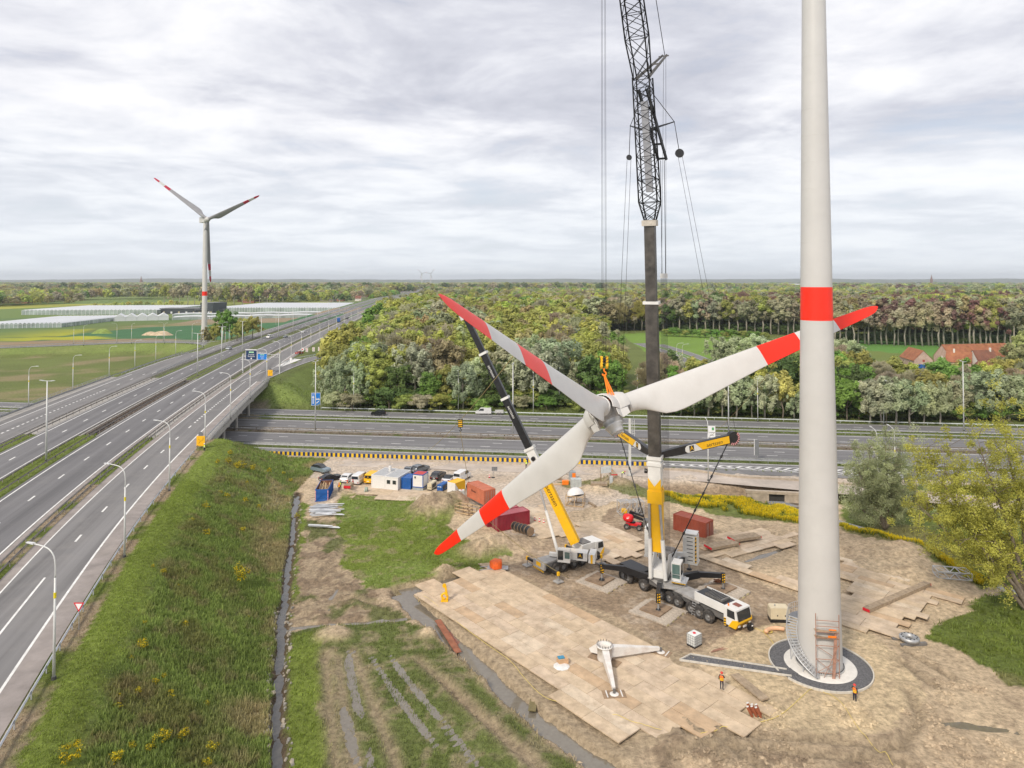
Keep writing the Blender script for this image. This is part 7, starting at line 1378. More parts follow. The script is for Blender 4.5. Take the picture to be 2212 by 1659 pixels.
def cabin(label, pa, pb, W, H, windows, m=WPT, z=0., roof=None, name='site_cabin', plinth=None, rim=None):
    a, rz, L = box_at(pa, pb, W); t = thing(name, label, 'site cabin', a + Vector((0, 0, z)), rz); b0 = plinth or 0
    if plinth: MB().box((L / 2, W / 2, b0 / 2), (L * .96, W * .96, b0)).build('plinth', mat('grey_tank', (.34, .37, .37), .6), t)
    MB().box((L / 2, W / 2, b0 + (H - b0) / 2), (L - .06, W - .06, H - b0 - .1)).build('wall_panels', m, t); f = MB()
    for x in (.05, L - .05):
        for y in (.05, W - .05): f.box((x, y, b0 + (H - b0) / 2), (.14, .14, H - b0))
    for z_ in (b0 + .07, H - .07):
        f.box((L / 2, .05, z_), (L - .28, .13, .16)); f.box((L / 2, W - .05, z_), (L - .28, .13, .16)); f.box((.05, W / 2, z_), (.13, W - .28, .16)); f.box((L - .05, W / 2, z_), (.13, W - .28, .16))
    f.build('frame', rim or m, t); MB().box((L / 2, W / 2, H - .02), (L - .25, W - .25, .05)).build('roof', roof or mat('cabin_roof', (.40, .41, .42), .6, .1, var=.1), t)
    for x, z_, w, h in windows:
        o = MB().box((x * L, -.0, z_), (w + .12, .06, h + .12)).build('window', m, t); MB().box((x * L, -.035, z_), (w, .02, h)).build('pane', GLASS, o)
    return t
cabin('white site cabin without windows beside the yellow van', cR(1200, 530), cR(1418, 552), 5.8, 2.75, ())
cabin('white site cabin with two windows next to the blue container', cR(1422, 553), cR(1642, 576), 5.8, 2.75, ((.30, 1.75, .75, .75), (.74, 1.75, .75, .75)))
cabin('white washroom cabin with blue rim and red roof on a grey tank', cR(1885, 565), cR(2065, 583), 2.5, 3.35, ((.27, 2.75, .3, .4),), plinth=.75, roof=mat('red_roof', (.48, .06, .05), .6), rim=mat('blue_rim', (.02, .09, .34), .5))
ant = thing('radio_mast', 'thin antenna mast on the white site cabin roof', 'antenna', gP(*cR(1435, 548)) + Vector((.3, 3.4, 2.75))); MB().cyl((0, 0, 0), (0, 0, 1.1), .3, n=10).build('drum', WPT, ant); MB().cyl((0, 0, 1.1), (0, 0, 5.5), .03, n=5).build('rod', STEEL, ant)
for k in range(3): MB().beam((0, 0, .9), (math.cos(k * 2.1) * .9, math.sin(k * 2.1) * .9, 0), .04, .04).build('strut', STEEL, ant)
def genset(label, pa, pb, W, H, m, name='generator', basem=None, words=None):
    a, rz, L = box_at(pa, pb, W); t = thing(name, label, 'generator', a, rz); MB().box((L / 2, W / 2, .2), (L, W, .4)).build('base_frame', basem or BLK, t)
    MB().prism([(.02, .02, .4), (L - .02, .02, .4), (L - .02, .02, H - .12), (L - .15, .02, H), (.15, .02, H), (.02, .02, H - .12)], (0, W - .04, 0)).build('canopy', m, t)
    for x in (.3, .7): o = MB().box((x * L, -.01, H * .55), (L * .34, .03, H * .55)).build('access_door', m, t); MB().box((x * L + .12, -.035, H * .5), (.12, .02, .16)).build('handle', BLK, o)
    MB().box((L + .0, W / 2, H * .6), (.03, W * .7, H * .4)).build('grille', BLK, t); MB().cyl((L * .3, W / 2, H), (L * .3, W / 2, H + .18), .08, n=8).build('exhaust', STEEL, t)
    if m is BLU:
        for x in (.3, .68): MB().box((x * L, -.04, H * .75), (L * .3, .02, .12)).build('white_mark', SWHT, t)
    return t
genset('cream generator next to the washroom cabin', cS(530, 545), cS(600, 552), 2.6, 1.65, CRM); genset('blue generator trailer beside the yellow container', cS(685, 560), cS(770, 570), 2.6, 1.6, BLU)
genset('cream and black generator standing left of the turbine tower', cH(672, 258), cH(790, 262), 1.3, 1.75, CRM)
# open blue waste skip
a, rz, L = box_at(cR(258, 738), cR(470, 738), 6); t = thing('waste_skip', 'open blue waste container filled with planks', 'skip', a, rz + R(6)); L, W, H = 2.45, 6.2, 2.3
RUSTI = mat('rusty_inside', (.20, .09, .05), .8, var=.3, scale=1.5)
for c, s_, nm in (((L / 2, .04, H / 2), (L, .08, H), 'end_wall'), ((.04, W / 2, H / 2), (.08, W - .17, H), 'side_wall'), ((L - .04, W / 2, H / 2), (.08, W - .17, H), 'side_wall'), ((L / 2, W - .04, H / 2), (L, .08, H), 'end_wall')): MB().box(c, s_).build(nm, BLU, t)
MB().box((L / 2, W / 2, .3), (L - .17, W - .17, .1)).build('floor', RUSTI, t)
for x in (.085, L - .085): MB().box((x, W / 2, H / 2 + .1), (.006, W - .2, H - .3)).build('inner_lining', RUSTI, t)
MB().box((L / 2, W - .09, H / 2 + .1), (L - .2, .006, H - .3)).build('inner_lining', RUSTI, t)
for y in np.arange(.6, W, .75): MB().box((L + .03, y, H / 2), (.08, .1, H - .1)).build('side_rib', BLU, t)
for z_ in (.7, 1.5): MB().box((L / 2, -.03, z_), (L - .1, .06, .1)).build('door_bar', BLU, t)
MB().beam((.15, -.04, .15), (L * .55, -.04, 1.4), .04, .08, (0, 1, 0)).build('door_brace', BLU, t)
for x in (.08, L - .08): MB().box((x, -.04, H / 2), (.12, .02, H * .8)).build('red_white_strip', MATS['stripe_pink'], t)
WOODL = mat('fresh_wood', (.50, .36, .21), .8, var=.18, scale=2); WOODD = mat('old_wood', (.30, .21, .135), .9, var=.22, scale=2, dirt=(.2, .15, .1), dirtk=.4)
tp = thing('scrap_planks', 'loose planks sticking out of the blue waste container', 'planks', Vector(t.location)); tp.rotation_euler = t.rotation_euler
for k in range(9): MB().beam((.4 + .2 * k, 1.0 + random.uniform(0, 1), 1.2), (.5 + .18 * k, 3.2 + random.uniform(0, 2), 1.9 + random.uniform(0, .7)), .14, .05).build('plank', WOODL if k % 3 else WOODD, tp)
def car_mesh(kind):
    """returns dict part -> mesh; x forward, length centred"""
    if kind == 'van': L, W, H = 5.0, 1.95, 2.0; low = [(-2.5, .35), (2.45, .35), (2.5, .75), (2.35, 1.0), (1.75, 1.15), (-2.48, 1.15), (-2.5, .6)]; roof = [(-2.46, 1.15), (1.75, 1.15), (1.0, 1.93), (.6, 2.0), (-2.3, 2.0), (-2.42, 1.9)]; win = [(-.1, 1.2), (1.55, 1.2), (.95, 1.82), (-.1, 1.82)]; scr = ((1.72, 1.2), (1.06, 1.86)); rear = ((-2.47, 1.25), (-2.42, 1.8)); ax = (1.55, -1.5)
    elif kind == 'suv': L, W, H = 4.6, 1.9, 1.65; low = [(-2.25, .4), (2.25, .4), (2.3, .75), (2.15, .98), (1.1, 1.08), (-2.15, 1.08), (-2.28, .8)]; roof = [(-2.12, 1.08), (1.1, 1.08), (.25, 1.58), (-.3, 1.65), (-1.55, 1.6), (-2.0, 1.25)]; win = [(-1.7, 1.12), (.95, 1.12), (.22, 1.5), (-1.4, 1.5)]; scr = ((1.08, 1.12), (.3, 1.55)); rear = ((-2.08, 1.14), (-1.62, 1.56)); ax = (1.4, -1.35)
    else: L, W, H = 4.7, 1.85, 1.45; low = [(-2.3, .32), (2.3, .32), (2.36, .6), (2.2, .82), (.95, .95), (-1.9, 1.0), (-2.33, .85)]; roof = [(-1.85, .98), (.95, .95), (.0, 1.38), (-.5, 1.45), (-1.0, 1.38)]; win = [(-1.4, 1.0), (.75, .99), (-.02, 1.3), (-.9, 1.32)]; scr = ((.92, .99), (.05, 1.36)); rear = ((-1.78, 1.02), (-1.08, 1.36)); ax = (1.42, -1.4)
    def loft(poly, ws):
        mb = MB(); n = len(poly); rows = []
        for y, k in ws:
            cx = sum(p[0] for p in poly) / n; cz = sum(p[1] for p in poly) / n; rows.append([(cx + (x - cx) * k, y, cz + (z - cz) * k) for x, z in poly])
        mb.add([p for r_ in rows for p in r_], [(a * n + b, a * n + (b + 1) % n, (a + 1) * n + (b + 1) % n, (a + 1) * n + b) for a in range(len(rows) - 1) for b in range(n)]); mb.add(rows[0], [tuple(range(n))]); mb.add(rows[-1], [tuple(range(n - 1, -1, -1))]); return mb
    w = W / 2; body = loft(low, [(-w, .955), (-w + .12, 1), (w - .12, 1), (w, .955)]); gh = loft(roof, [(-w + .16, .94), (-w + .3, 1), (w - .3, 1), (w - .16, .94)])
    g = MB()
    for s_ in (-1, 1): g.prism([(x, s_ * (w - .155), z) for x, z in win], (0, s_ * .012, 0))
    for (x0, z0), (x1, z1), e in ((*scr, .03), (*rear, -.03)): g.quad((x0 + e, -w + .25, z0), (x0 + e, w - .25, z0), (x1 + e, w - .32, z1), (x1 + e, -w + .32, z1))
    tl = MB(); hl = MB()
    for s_ in (-1, 1): tl.box((low[-1][0] + .02, s_ * (w - .28), low[-1][1] - .02), (.1, .36, .14)); hl.box((low[2][0] - .1, s_ * (w - .3), low[2][1] + .02), (.16, .36, .12))
    pl = MB().box((low[0][0] + .0, 0, low[0][1] + .3), (.06, .5, .12))
    out = {}
    for k, mb in (('body', body), ('cabin_shell', gh), ('windows', g), ('tail_lights', tl), ('headlights', hl), ('number_plate', pl)): out[k] = mb.mesh(k)
    out['axles'] = ax; out['w'] = w; return out
CM = {k: car_mesh(k) for k in ('van', 'suv', 'sedan')}; CWM = wheel_mesh(.33, .22); TL = mat('tail_light', (.35, .01, .01), .3); HLm = MATS['lamp_glass']
def car(kind, paint, pa=None, pb=None, label='', z=None, p=None, hdg=None, group=None, name=None, dark_roof=False):
    if p is None:
        a, b = (gP(*pa), gP(*pb)) if z is None else (P(*pa, z), P(*pb, z)); p = (a + b) / 2; d = b - a; hdg = math.atan2(d.y, d.x)
    t = thing(name or ('van' if kind == 'van' else 'car'), label, 'van' if kind == 'van' else 'car', p, hdg, group); m = CM[kind]
    for k in ('body', 'cabin_shell', 'windows', 'tail_lights', 'headlights', 'number_plate'):
        o = link(k, m[k], t); o.data.materials.clear() if False else None
        if not o.data.materials: o.data.materials.append(None)
        o.material_slots[0].link = 'OBJECT'; o.material_slots[0].material = {'windows': GLASS, 'tail_lights': TL, 'headlights': HLm, 'number_plate': SWHT}.get(k, BLK if (dark_roof and k == 'cabin_shell') else paint)
    for x in m['axles']:
        for s_ in (-1, 1): wheel(t, (x, s_ * (m['w'] - .12), .33), CWM)
    return t
CP = lambda n, c: mat(n, c, .25, .2, var=.04, spec=.6)
PW, PB, PG, PGB, PS = CP('car_white', (.74, .74, .74)), CP('car_black', (.02, .02, .023)), CP('car_grey', (.16, .18, .20)), CP('car_blue_grey', (.20, .26, .30)), CP('car_silver', (.45, .47, .49))
car('suv', PGB, cR(265, 232), cR(440, 268), 'blue grey SUV with dark roof on the gravel road', dark_roof=True); car('sedan', PB, cR(425, 400), cR(600, 362), 'black saloon parked behind the blue waste container')
car('suv', PW, cR(745, 432), cR(885, 345), 'white SUV with sloping tail beside the white van'); car('van', PW, cR(950, 452), cR(1075, 372), 'white passenger van between white SUV and yellow van'); yv = car('van', YEL, cR(1160, 452), cR(1285, 360), 'yellow van with black square emblem half behind the white cabin')
MB().box((-2.53, 0, 1.5), (.02, .55, .55)).build('emblem', BLK, yv); text('A', .5, YEL, parent=yv, mw=facing(Vector((-2.55, 0, 1.5)), (0, -1, 0), Z))
car('suv', PG, cS(330, 262), cS(500, 205), 'dark grey estate behind the washroom cabin'); car('suv', PB, cS(655, 372), cS(750, 305), 'black SUV parked between washroom and white sports saloon'); car('sedan', PW, cS(830, 420), cS(930, 335), 'white saloon with dark glass roof beside the black SUV', dark_roof=True); car('van', PW, cS(1025, 385), cS(1140, 318), 'white van behind the yellow and white container'); car('sedan', PG, cS(215, 275), cS(290, 225), 'grey car half hidden behind the white cabins')
wag = car('suv', PB, cN(575, 1078), cN(495, 1080), 'black estate car driving on the slip road below the wood', z=.03); vt = car('van', PW, cN(1345, 1070), cN(1250, 1070), 'white delivery van towing a small trailer on the slip road', z=.03)
tr = thing('trailer', 'low white box trailer behind the delivery van', 'trailer', P(*cN(1412, 1071), .03), vt.rotation_euler.z); MB().box((0, 0, .85), (2.6, 1.5, .8)).build('box', mat('trailer_grey', (.5, .5, .49), .5), tr); MB().beam((1.3, 0, .5), (2.3, 0, .5), .08, .08).build('drawbar', STEEL, tr)
for x in (-.4, .4):
    for s_ in (-.78, .78): wheel(tr, (x, s_, .33), CWM)
for kind, pm_, a, b, lb in (('sedan', PS, cX(582, 812), cX(532, 825), 'silver car on the collector lane passing the loop road'), ('van', PW, cX(1018, 688), cX(970, 700), 'white van coming down the collector lane'), ('sedan', PG, cX(1190, 686), cX(1152, 696), 'dark car on the far carriageway behind the white van'), ('sedan', PW, cX(1376, 632), cX(1352, 641), 'small white car further along the far carriageway'), ('sedan', PB, cX(1852, 487), cX(1832, 492), 'black car near the vanishing end of the flyover')): car(kind, pm_, a, b, lb, z=ZR + .02)
car('sedan', mat('car_red', (.4, .05, .03), .3), cX(1300, 872), cX(1345, 864), 'reddish car leaving on the slip road bend', z=6.9)
tk = thing('lorry', 'dark lorry on the far carriageway near the greenhouses', 'lorry', P(*cX(1752, 520), ZR + .02), R(103)); MB().box((-2.5, 0, 2.1), (8, 2.5, 3.0)).build('cargo_box', BLU, tk); MB().box((2.8, 0, 1.7), (2.0, 2.45, 2.6)).build('cab', PG, tk)
for x in (-5, -3.8, 2.8):
    for s_ in (-1.1, 1.1): wheel(tk, (x, s_, .5), sc=.66)
SKIN = mat('skin', (.45, .27, .19), .6, var=.05); NAVY = mat('navy_cloth', (.018, .022, .045), .85, var=.15); DKJ = mat('dark_jacket', (.03, .03, .035), .85, var=.15); OVEST = mat('orange_vest', (.85, .19, .03), .7); YVEST = mat('yellow_vest', (.62, .80, .04), .7); RHEL = mat('red_helmet', (.6, .04, .03), .35); REFL = mat('reflective_tape', (.7, .72, .7), .4)
def body_mesh(pose):
    sk = {'pelvis': (0, 0, .98), 'belly': (0, .01, 1.12), 'chest': (0, .02, 1.36), 'neck': (0, .01, 1.53), 'head': (0, -.02, 1.62), 'crown': (0, -.01, 1.74), 'shL': (.19, .02, 1.45), 'shR': (-.19, .02, 1.45), 'elL': (.26, .03, 1.17), 'elR': (-.26, .03, 1.17), 'haL': (.27, -.06, .92), 'haR': (-.27, -.06, .92), 'hpL': (.10, 0, .93), 'hpR': (-.10, 0, .93), 'knL': (.11, -.02, .50), 'knR': (-.11, -.02, .50), 'anL': (.12, .02, .09), 'anR': (-.12, .02, .09), 'toL': (.13, -.17, .04), 'toR': (-.13, -.17, .04)}
    if pose == 'radio': sk.update(elR=(-.28, -.08, 1.22), haR=(-.12, -.28, 1.38))
    if pose == 'walk': sk.update(knL=(.11, -.2, .52), anL=(.12, -.3, .12), toL=(.13, -.48, .08), knR=(-.11, .08, .5), anR=(-.12, .32, .14), toR=(-.13, .2, .04), elL=(.25, .14, 1.18), haL=(.25, .06, .95), elR=(-.25, -.1, 1.18), haR=(-.25, -.24, 1.02))
    if pose == 'bend': sk.update(belly=(0, -.1, 1.08), chest=(0, -.32, 1.22), neck=(0, -.46, 1.30), head=(0, -.54, 1.33), crown=(0, -.62, 1.40), shL=(.19, -.38, 1.24), shR=(-.19, -.38, 1.24), elL=(.22, -.48, .98), elR=(-.22, -.48, .98), haL=(.16, -.6, .78), haR=(-.16, -.6, .78))
    ed = [('pelvis', 'belly'), ('belly', 'chest'), ('chest', 'neck'), ('neck', 'head'), ('head', 'crown')]
    for s_ in 'LR': ed += [('chest', 'sh' + s_), ('sh' + s_, 'el' + s_), ('el' + s_, 'ha' + s_), ('pelvis', 'hp' + s_), ('hp' + s_, 'kn' + s_), ('kn' + s_, 'an' + s_), ('an' + s_, 'to' + s_)]
    rad = dict(pelvis=(.155, .12), belly=(.15, .115), chest=(.175, .125), neck=(.058, .06), head=(.085, .10), crown=(.075, .085), sh=(.075, .075), el=(.05, .05), ha=(.042, .03), hp=(.10, .10), kn=(.066, .066), an=(.05, .05), to=(.05, .035))
    ks = list(sk); me = bpy.data.meshes.new('b'); me.from_pydata([sk[k] for k in ks], [(ks.index(a), ks.index(b)) for a, b in ed], []); o = bpy.data.objects.new('b', me); COL.objects.link(o)
    md = o.modifiers.new('s', 'SKIN'); md.use_smooth_shade = True
    for i, k in enumerate(ks): sv = me.skin_vertices[0].data[i]; sv.radius = rad.get(k) or rad[k[:2]]; sv.use_root = k == 'pelvis'
    o.modifiers.new('u', 'SUBSURF').levels = 1; bpy.context.view_layer.update(); r_ = bpy.data.meshes.new_from_object(o.evaluated_get(bpy.context.evaluated_depsgraph_get())); bpy.data.objects.remove(o); r_.name = 'body'
    for m_ in (NAVY, DKJ, SKIN): r_.materials.append(m_)
    for f in r_.polygons:
        c = f.center; dh = min((c - Vector(sk['haL'])).length, (c - Vector(sk['haR'])).length); f.material_index = 2 if (dh < .09 or (c - Vector(sk['head'])).length < .16) else (1 if c.z > 1.02 or (pose == 'bend' and c.y < -.08 and c.z > .7) else 0)
    return r_, sk
BODY = {k: body_mesh(k) for k in ('stand', 'radio', 'walk', 'bend')}
def person(p, pose, rz, vest, helmet, label):
    me, sk = BODY[pose]; t = thing('person', label, 'person', p, rz); link('body', me, t); b, c, h = (Vector(sk[k]) for k in ('belly', 'chest', 'crown')); ax = (c - b).normalized(); mb = MB(); n = 14; sd = Vector((1, 0, 0)); fw = ax.cross(sd).normalized(); rows = []
    for d, a, q_ in ((-.16, .20, .165), (.0, .20, .16), (.15, .215, .165), (.28, .20, .15), (.34, .13, .10)): rows.append([b + ax * (d + .02) + sd * math.cos(2 * math.pi * k / n) * a + fw * math.sin(2 * math.pi * k / n) * q_ for k in range(n)])
    mb.add([v for r_ in rows for v in r_], [(i * n + k, i * n + (k + 1) % n, (i + 1) * n + (k + 1) % n, (i + 1) * n + k) for i in range(4) for k in range(n)], True); vo = mb.build('vest', vest, t); tp_ = MB()
    for d in (-.10, .04):
        R_ = [b + ax * (d + .02) + sd * math.cos(2 * math.pi * k / n) * .208 + fw * math.sin(2 * math.pi * k / n) * .172 for k in range(n + 1)]; tp_.strip(R_, [v + ax * .05 for v in R_])
    tp_.build('reflective_band', YVEST if vest is OVEST else REFL, vo); hx = (h - Vector(sk['head'])).normalized(); MB().lathe(h - hx * .02, [(.150, -.03), (.145, .0), (.12, .06), (.07, .105), (0, .115)], 14, hx).build('helmet', helmet, t); return t
person(gP(*cH(374, 668), .25), 'radio', R(150), OVEST, RHEL, 'person in orange vest and red helmet holding a radio on the edge of the pad'); person(P(*cH(1183, 720), .42), 'radio', R(-60), OVEST, RHEL, 'person in orange and yellow vest with red helmet on the sandy mound below the tower')
person(gP(*cR(660, 640)), 'stand', R(20), OVEST, ORNG, 'person in orange vest standing right beside the blue waste container'); person(gP(*cR(682, 585)), 'stand', R(170), YVEST, mat('green_helmet', (.05, .3, .08), .4), 'person in yellow jacket with green helmet beside the waste container'); person(gP(*cR(800, 550)), 'walk', R(-40), OVEST, RHEL, 'person in striped orange vest walking past the board pile'); person(gP(*cR(890, 520)), 'stand', R(60), mat('red_vest', (.6, .04, .05), .7), RHEL, 'person in red jacket near the white van')
person(P(*cE(1484, 332), ZR - .35), 'stand', R(-20), YVEST, mat('white_helmet', (.75, .75, .72), .4), 'person in yellow hi-vis jacket beside the yellow diversion sign'); person(gP(*cC(910, 292)), 'bend', R(-60), OVEST, RHEL, 'person in orange vest bending over a board on the dirt bank'); person(gP(*cC(893, 288)), 'stand', R(100), YVEST, RHEL, 'person in yellow vest behind the bending worker'); person(gP(*cC(993, 325)), 'bend', R(80), YVEST, RHEL, 'person in yellow vest crouched at the lower end of the board'); person(gP(*cC(160, 212)), 'stand', R(0), YVEST, YVEST, 'person in yellow suit standing by the blue and yellow barrier')
def drum(p, rz, r_, w, label, grp):
    t = thing('cable_drum', label, 'cable drum', p, rz, grp)
    for s_ in (-1, 1): MB().cyl((0, s_ * (w / 2 - .05), r_), (0, s_ * w / 2, r_), r_, n=22).build('wooden_flange', WOODD, t)
    MB().cyl((0, -w / 2 + .06, r_), (0, w / 2 - .06, r_), r_ * .9, n=20).build('wound_cable', BLK, t); return t
a, b = gP(*cS(1935, 1195)), gP(*cS(2145, 1310)); d = b - a; d.z = 0
for k in range(5): p = a + d * (k / 4); p.z = gz(p.x, p.y) + .22; drum(p, math.atan2(d.y, d.x) - math.pi / 2, .72, d.length / 4 * .96, 'black cable drum with wooden flanges in the row before the maroon container', 'row of cable drums')
t = thing('cable_spool', 'small pale empty spool lying flat beside the cable drums', 'spool', gP(*cB(1740, 775), .2)); MB().cyl((0, 0, 0), (0, 0, .06), .55, n=18).build('flange', WPT, t); MB().cyl((0, 0, .06), (0, 0, .6), .2, n=12).build('core', WPT, t); MB().cyl((0, 0, .6), (0, 0, .66), .55, n=18).build('flange', WPT, t)
# wooden crates left of the maroon containers
for k, (x, y) in enumerate(((1110, 1000), (1240, 1010))):
    t = thing('crate_frame', 'open timber frame stack beside the maroon container' if k == 0 else 'second open timber frame half behind the lowest blade', 'timber frame', gP(*cS(x, y)), R(-32))
    for z_ in (.15, .75, 1.35):
        for s_ in (-.7, .7): MB().beam((-1.5, s_, z_), (1.5, s_, z_), .12, .12).build('rail', WOODL, t); MB().beam((s_ * 2, -.7, z_), (s_ * 2, .7, z_), .12, .12).build('cross_rail', WOODL, t)
    for x_ in (-1.4, 1.4):
        for s_ in (-.62, .62): MB().box((x_, s_, .75), (.1, .1, 1.5)).build('post', WOODD, t)
# tripod stand: two long tapering legs on timber pads
q0 = gP(*cV(665, 480), .3); t = thing('blade_support', 'white steel hub stand with two long tapering legs on timber pads', 'steel stand', q0); t.scale = (1, 1, .74); W_ = mat('worn_white_steel', (.68, .66, .63), .5, var=.08, scale=1.2, dirt=(.4, .28, .2), dirtk=.4); ft1, ft2 = gP(*cV(805, 985), .3) - q0, gP(*cV(1482, 370), .3) - q0; hz_ = 2.0
MB().lathe((0, 0, 0), [(.75, .2), (.8, .5), (.8, 2.1), (.92, 2.12), (.92, 2.3), (.7, 2.3), (.7, 1.5)], 24).build('hub_ring', W_, t)
for k in range(16): a = k * .3927; MB().cyl((math.cos(a) * .82, math.sin(a) * .82, 2.28), (math.cos(a) * .82, math.sin(a) * .82, 2.62), .035, n=5).build('stud', CGR, t)
for f_ in (ft1, ft2):
    d = Vector((f_.x, f_.y, 0)); dn_ = d.normalized(); MB().taper(dn_ * .7 + Z * 1.35, d * .97 + Z * .75, .75, 1.5, .32, .42).build('leg', W_, t); MB().cyl(d + Z * .28, d + Z * .8, .14, n=10).build('foot_spindle', CGR, t); MB().cyl(d + Z * .14, d + Z * .3, .5, .3, n=18).build('foot_disc', W_, t)
dl_ = -(Vector((ft1.x, ft1.y, 0)).normalized() + Vector((ft2.x, ft2.y, 0)).normalized() * .6).normalized(); MB().taper(dl_ * .6 + Z * 1.5, dl_ * 1.7 + Z * .8, 1.0, 1.3, 1.3, .5).build('short_leg', W_, t)
for s_ in (-.3, .1, .4): MB().beam(dl_ * .7 + Vector((-dl_.y, dl_.x, 0)) * s_ + Z * 2.1, dl_ * 1.75 + Vector((-dl_.y, dl_.x, 0)) * s_ + Z * 1.1, .12, .05).build('rib', CGR, t)
for f_, lb in ((ft1, 'timber pad under the near foot of the white stand'), (ft2, 'timber pad under the right foot of the white stand'), (Vector((0, 0, 0)), 'timber pad under the middle of the white stand')):
    p = q0 + Vector((f_.x, f_.y, 0)); tt_ = thing('timber_pad', lb, 'timber pad', (p.x, p.y, q0.z - .02), R(4 if f_ is ft1 else -35)); n_ = 4
    for k in range(n_): MB().box((0, (k - 1.5) * .33, .07), (2.3 if f_.length else 3.6, .3, .16)).build('plank', WOODD, tt_)
    if f_.length:
        for x_ in (-.75, .75): MB().box((x_, 0, .18), (.12, 1.1, .06)).build('white_batten', W_, tt_)
# cardboard box with wrapping
t = thing('cardboard_box', 'open cardboard box with blue sheet on plastic wrapping', 'box', gP(*cV(55, 530), .3), R(15)); MB().box((0, 0, .3), (1.1, .8, .55)).build('carton', mat('cardboard', (.55, .35, .2), .8), t); MB().box((-.15, .05, .62), (.7, .5, .12)).build('blue_sheet', mat('blue_sheet', (.05, .25, .4), .5), t); MB().lathe((-.3, -.5, 0), [(.9, .0), (.7, .12), (.35, .2), (0, .15)], 9).build('plastic_wrap', mat('plastic', (.7, .7, .68), .3), t)
def ibc(p, rz, label, s_=1.0):
    t = thing('ibc_tank', label, 'liquid tank', p, rz); t.scale = (s_,) * 3; MB().box((0, 0, .09), (1.2, 1.0, .16)).build('pallet', BLK, t); MB().box((0, 0, .7), (1.1, .92, 1.05)).build('bottle', mat('ibc_plastic', (.72, .74, .72), .4), t); MB().cyl((0, 0, 1.22), (0, 0, 1.28), .16, n=12).build('lid', SRED, t)
    for z_ in (.2, .45, .7, .95, 1.2):
        for y in (-.5, .5): MB().beam((-.6, y, z_), (.6, y, z_), .025, .025).build('cage_bar', STEEL, t)
        for x in (-.6, .6): MB().beam((x, -.5, z_), (x, .5, z_), .025, .025).build('cage_bar', STEEL, t)
    for k in range(6):
        for y in (-.5, .5): MB().beam((-.6 + k * .24, y, .15), (-.6 + k * .24, y, 1.22), .025, .025).build('cage_bar', STEEL, t)
    for k in range(1, 4):
        for x in (-.6, .6): MB().beam((x, -.5 + k * .25, .15), (x, -.5 + k * .25, 1.22), .025, .025).build('cage_bar', STEEL, t)
ibc(gP(*cH(207, 378)), R(38), 'caged white liquid tank on the dirt between pad and gravel path', 1.12); ibc(gP(*cS(1075, 640)), R(10), 'caged white liquid tank in front of the yellow container', .95)
t = thing('power_box', 'small black power distribution box on the sand', 'power box', gP(*cH(548, 305)), R(20)); MB().box((0, 0, .4), (.55, .45, .75)).build('case', BLK, t); MB().beam((-.2, 0, .85), (.2, 0, .85), .05, .05).build('handle', BLK, t); MB().box((.1, -.24, .6), (.2, .02, .15)).build('label_plate', SWHT, t)
t = thing('orange_bundle', 'orange tarpaulin bundle on a pallet at the corner of the pad', 'bundle', gP(*cB(1483, 1005), .25)); mb = MB(); mb.lathe((0, 0, .15), [(.95, 0), (1.0, .4), (.97, .85), (.85, 1.0), (0, 1.05)], 5); mb.build('tarpaulin', mat('orange_tarp', (.85, .14, .02), .55, var=.15, scale=2), t); MB().box((.2, 0, .08), (3.0, 1.2, .14)).build('pallet', STEEL, t)
for y in (-.5, .5): MB().beam((-2.4, y - .3, .1), (-.9, y, .1), .12, .08).build('fork_bar', STEEL, t)
t = thing('yellow_hook', 'yellow crane hook standing upright on the corner of the plate pad', 'hook', gP(*cG(900, 105), .3)); MB().box((0, 0, .1), (.9, .7, .2)).build('base', YEL, t); MB().tube(spline([Vector((.3, 0, .2)), Vector((.35, 0, .7)), Vector((0, 0, 1.0)), Vector((-.35, 0, .8)), Vector((-.3, 0, .45)), Vector((.0, 0, .3))], 5), .15, 8).build('hook', YEL, t); MB().taper((.25, 0, .8), (.1, 0, 2.0), .5, .3, .3, .2).build('shank', YEL, t); MB().cyl((-.05, -.12, 2.0), (-.05, .12, 2.0), .25, n=12).build('swivel', YEL, t)
# nose cone in its frame
q0 = gP(*cC(585, 528)); t = thing('nose_cone', 'white spinner nose cone resting in a wooden frame', 'nose cone', q0, R(-15)); WF_ = WOODL
MB().lathe((0, .6, 1.55), [(1.65, 0), (1.6, .45), (1.35, .95), (.9, 1.35), (.4, 1.55), (0, 1.6)], 24, (-.25, .35, .9)).build('shell', WPT, t); MB().lathe((0, .6, 1.6), [(1.55, 0), (1.5, .45), (1.25, .9), (.8, 1.25), (0, 1.45)], 24, (-.25, .35, .9)).build('inner_shell', CGR, t)
for x in (-1.6, 0, 1.6):
    for y in (-.8, 1.6): MB().box((x, y, .95), (.13, .13, 1.9)).build('post', WF_, t)
for z_ in (.1, 1.85):
    for y in (-.8, 1.6): MB().beam((-1.65, y, z_), (1.65, y, z_), .12, .14).build('rail', WF_, t)
    for x in (-1.6, 1.6): MB().beam((x, -.8, z_), (x, 1.6, z_), .12, .14).build('rail', WF_, t)
MB().beam((-1.5, -.85, .2), (0, -.85, 1.8), .1, .1).build('brace', WF_, t)
